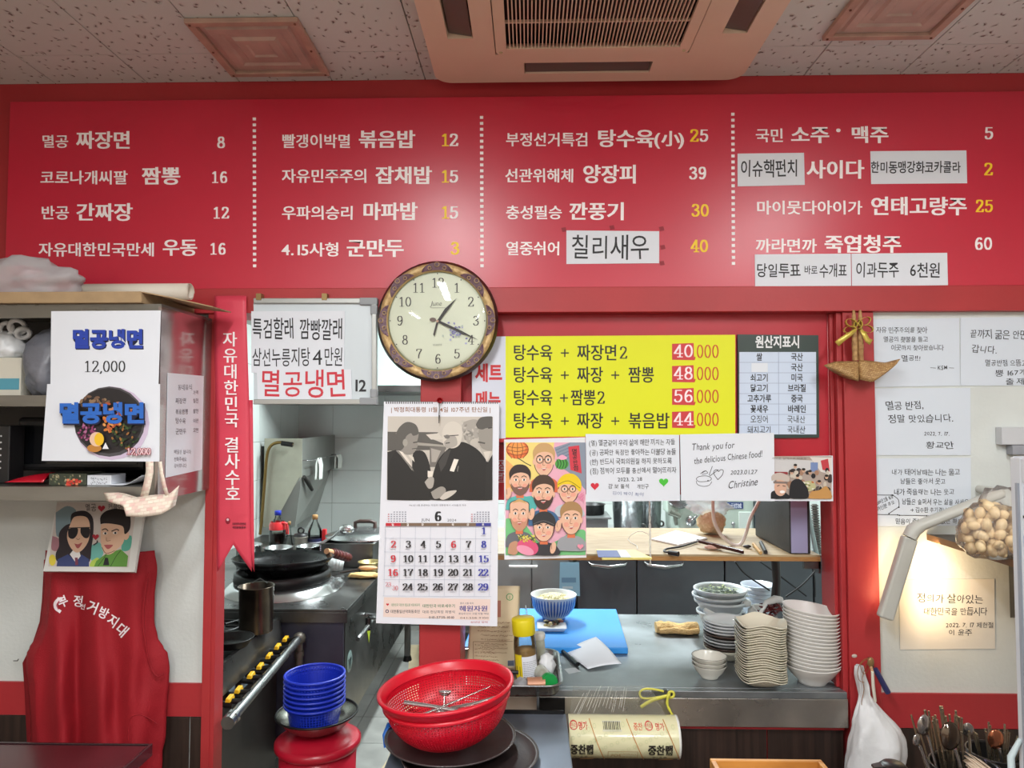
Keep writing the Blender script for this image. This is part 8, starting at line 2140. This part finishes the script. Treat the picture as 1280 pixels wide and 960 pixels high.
MB().blob((gx + .03, gy, sz + .15), (.05, .03, .03), .3, 2, 9, sub=3, fold=.3).build('bag_top', thin_glass('nut_bag_film'), t)
# little things on the white wall near the cooler
q = PY(1252, 534, -.03); q2 = PY(1282, 556, -.03)
t = thing('wall_unit', 'small pale grey plastic unit on the white wall above the cooler', 'wall box', (q.x + .04, -.02, q2.z))
MB().box(q.x, q.x + .12, -.03, -.001, q2.z, q.z).build('body', mat('grey_white_plastic', (200, 202, 206), .5), t, bevel=.002)
MB().box(q.x + .03, q.x + .12, -.032, -.001, q2.z - .03, q2.z - .001).build('clip', mat('mid_grey_plastic', (150, 152, 160), .5), t, bevel=.002)
# cooler
KX = (1250 - 661) * 1.30 / F; KYf = 1.30 - 2.22; zt_ = 1.6 - (570 - 518) * 1.30 / F
t = thing('drinks_cooler', 'white drinks cooler with a glass door and blue logo panel, cut by the photo edge', 'cooler', (KX + .3, KYf - .3, 0))
CLW = mat('cooler_white', (204, 208, 214), .35)
y1c, y0c = KYf, KYf - .60
MB().box(KX + .03, KX + .6, y0c, y1c, 0, zt_).build('body', CLW, t, bevel=.004)
fr = MB(); f = .028
fr.box(KX, KX + .029, y1c - f, y1c, .08, zt_).box(KX, KX + .029, y0c, y0c + f, .08, zt_).box(KX, KX + .029, y0c + f, y1c - f, zt_ - f * 1.6, zt_).box(KX, KX + .029, y0c + f, y1c - f, .08, .16)
fr.build('door_frame', CLW, t, bevel=.003)
fr = MB(); fr.box(KX - .004, KX, y1c - f + .004, y1c - f + .010, .16, zt_ - f * 1.6)
fr.build('door_trim', mat('cooler_grey_trim', (150, 156, 166), .4), t)
zl_ = 1.6 - (700 - 518) * 1.28 / F
MB().box(KX + .004, KX + .008, y0c + f, y1c - f, zl_, zt_ - f * 1.6).build('logo_panel', mat('cooler_panel_pale', (196, 216, 232), .3), t)
cf = lambda x, y: PX(x, y, KX + .003)
a = Art(cf, (-1, 0, 0), lift=.0006)
a.clip = (1267, 560, 1330, 700)
a.poly([(1267, 570), (1330, 570), (1330, 664), (1300, 655), (1280, 644), (1267, 636)], (216, 222, 232)); a.poly([(1267, 663), (1274, 674), (1290, 690), (1330, 700), (1267, 700)], (120, 176, 220))
a.line([(1266, 652), (1272, 664), (1282, 676), (1300, 688)], 7, (40, 116, 190))
a.build('blue_swoosh', t)
a = Art(cf, (-1, 0, 0), lift=.0010); a.line([(1274.5, 617), (1274.5, 638), (1277, 644), (1282, 646), (1290, 644), (1296, 638), (1296, 617)], 3.4, (48, 48, 52)); a.line([(1274.5, 618), (1274.5, 638), (1278, 643), (1283, 645)], .8, (190, 196, 206)); a.build('logo', t)
MB().box(KX + .010, KX + .014, y0c + f, y1c - f, .16, zl_ - .002).build('glass_pane', thin_glass('cooler_glass', (.86, .9, 1.0), rough=.04), t)
t2 = t
MB().box(KX + .031, KX + .036, y0c + .01, y1c - .01, .16, zl_).build('inner_back', mat('cooler_inner', (120, 126, 170), .35, var=.15, vscale=12), t)
for k in range(8):
    zz = .22 + .13 * k
    if zz < zl_ - .04: MB().box(KX + .018, KX + .034, y0c + .03, y1c - .03, zz, zz + .005).build('rack', SSL, t)
ho = MB().tube([Vector((KX - .001, y1c - .012, .72)), Vector((KX - .016, y1c - .010, .74)), Vector((KX - .018, y1c - .008, 1.0)), Vector((KX - .001, y1c - .008, 1.03))], [.004, .006, .006, .004], 8)
ho.build('handle', mat('translucent_handle', (196, 212, 216), .3), t)
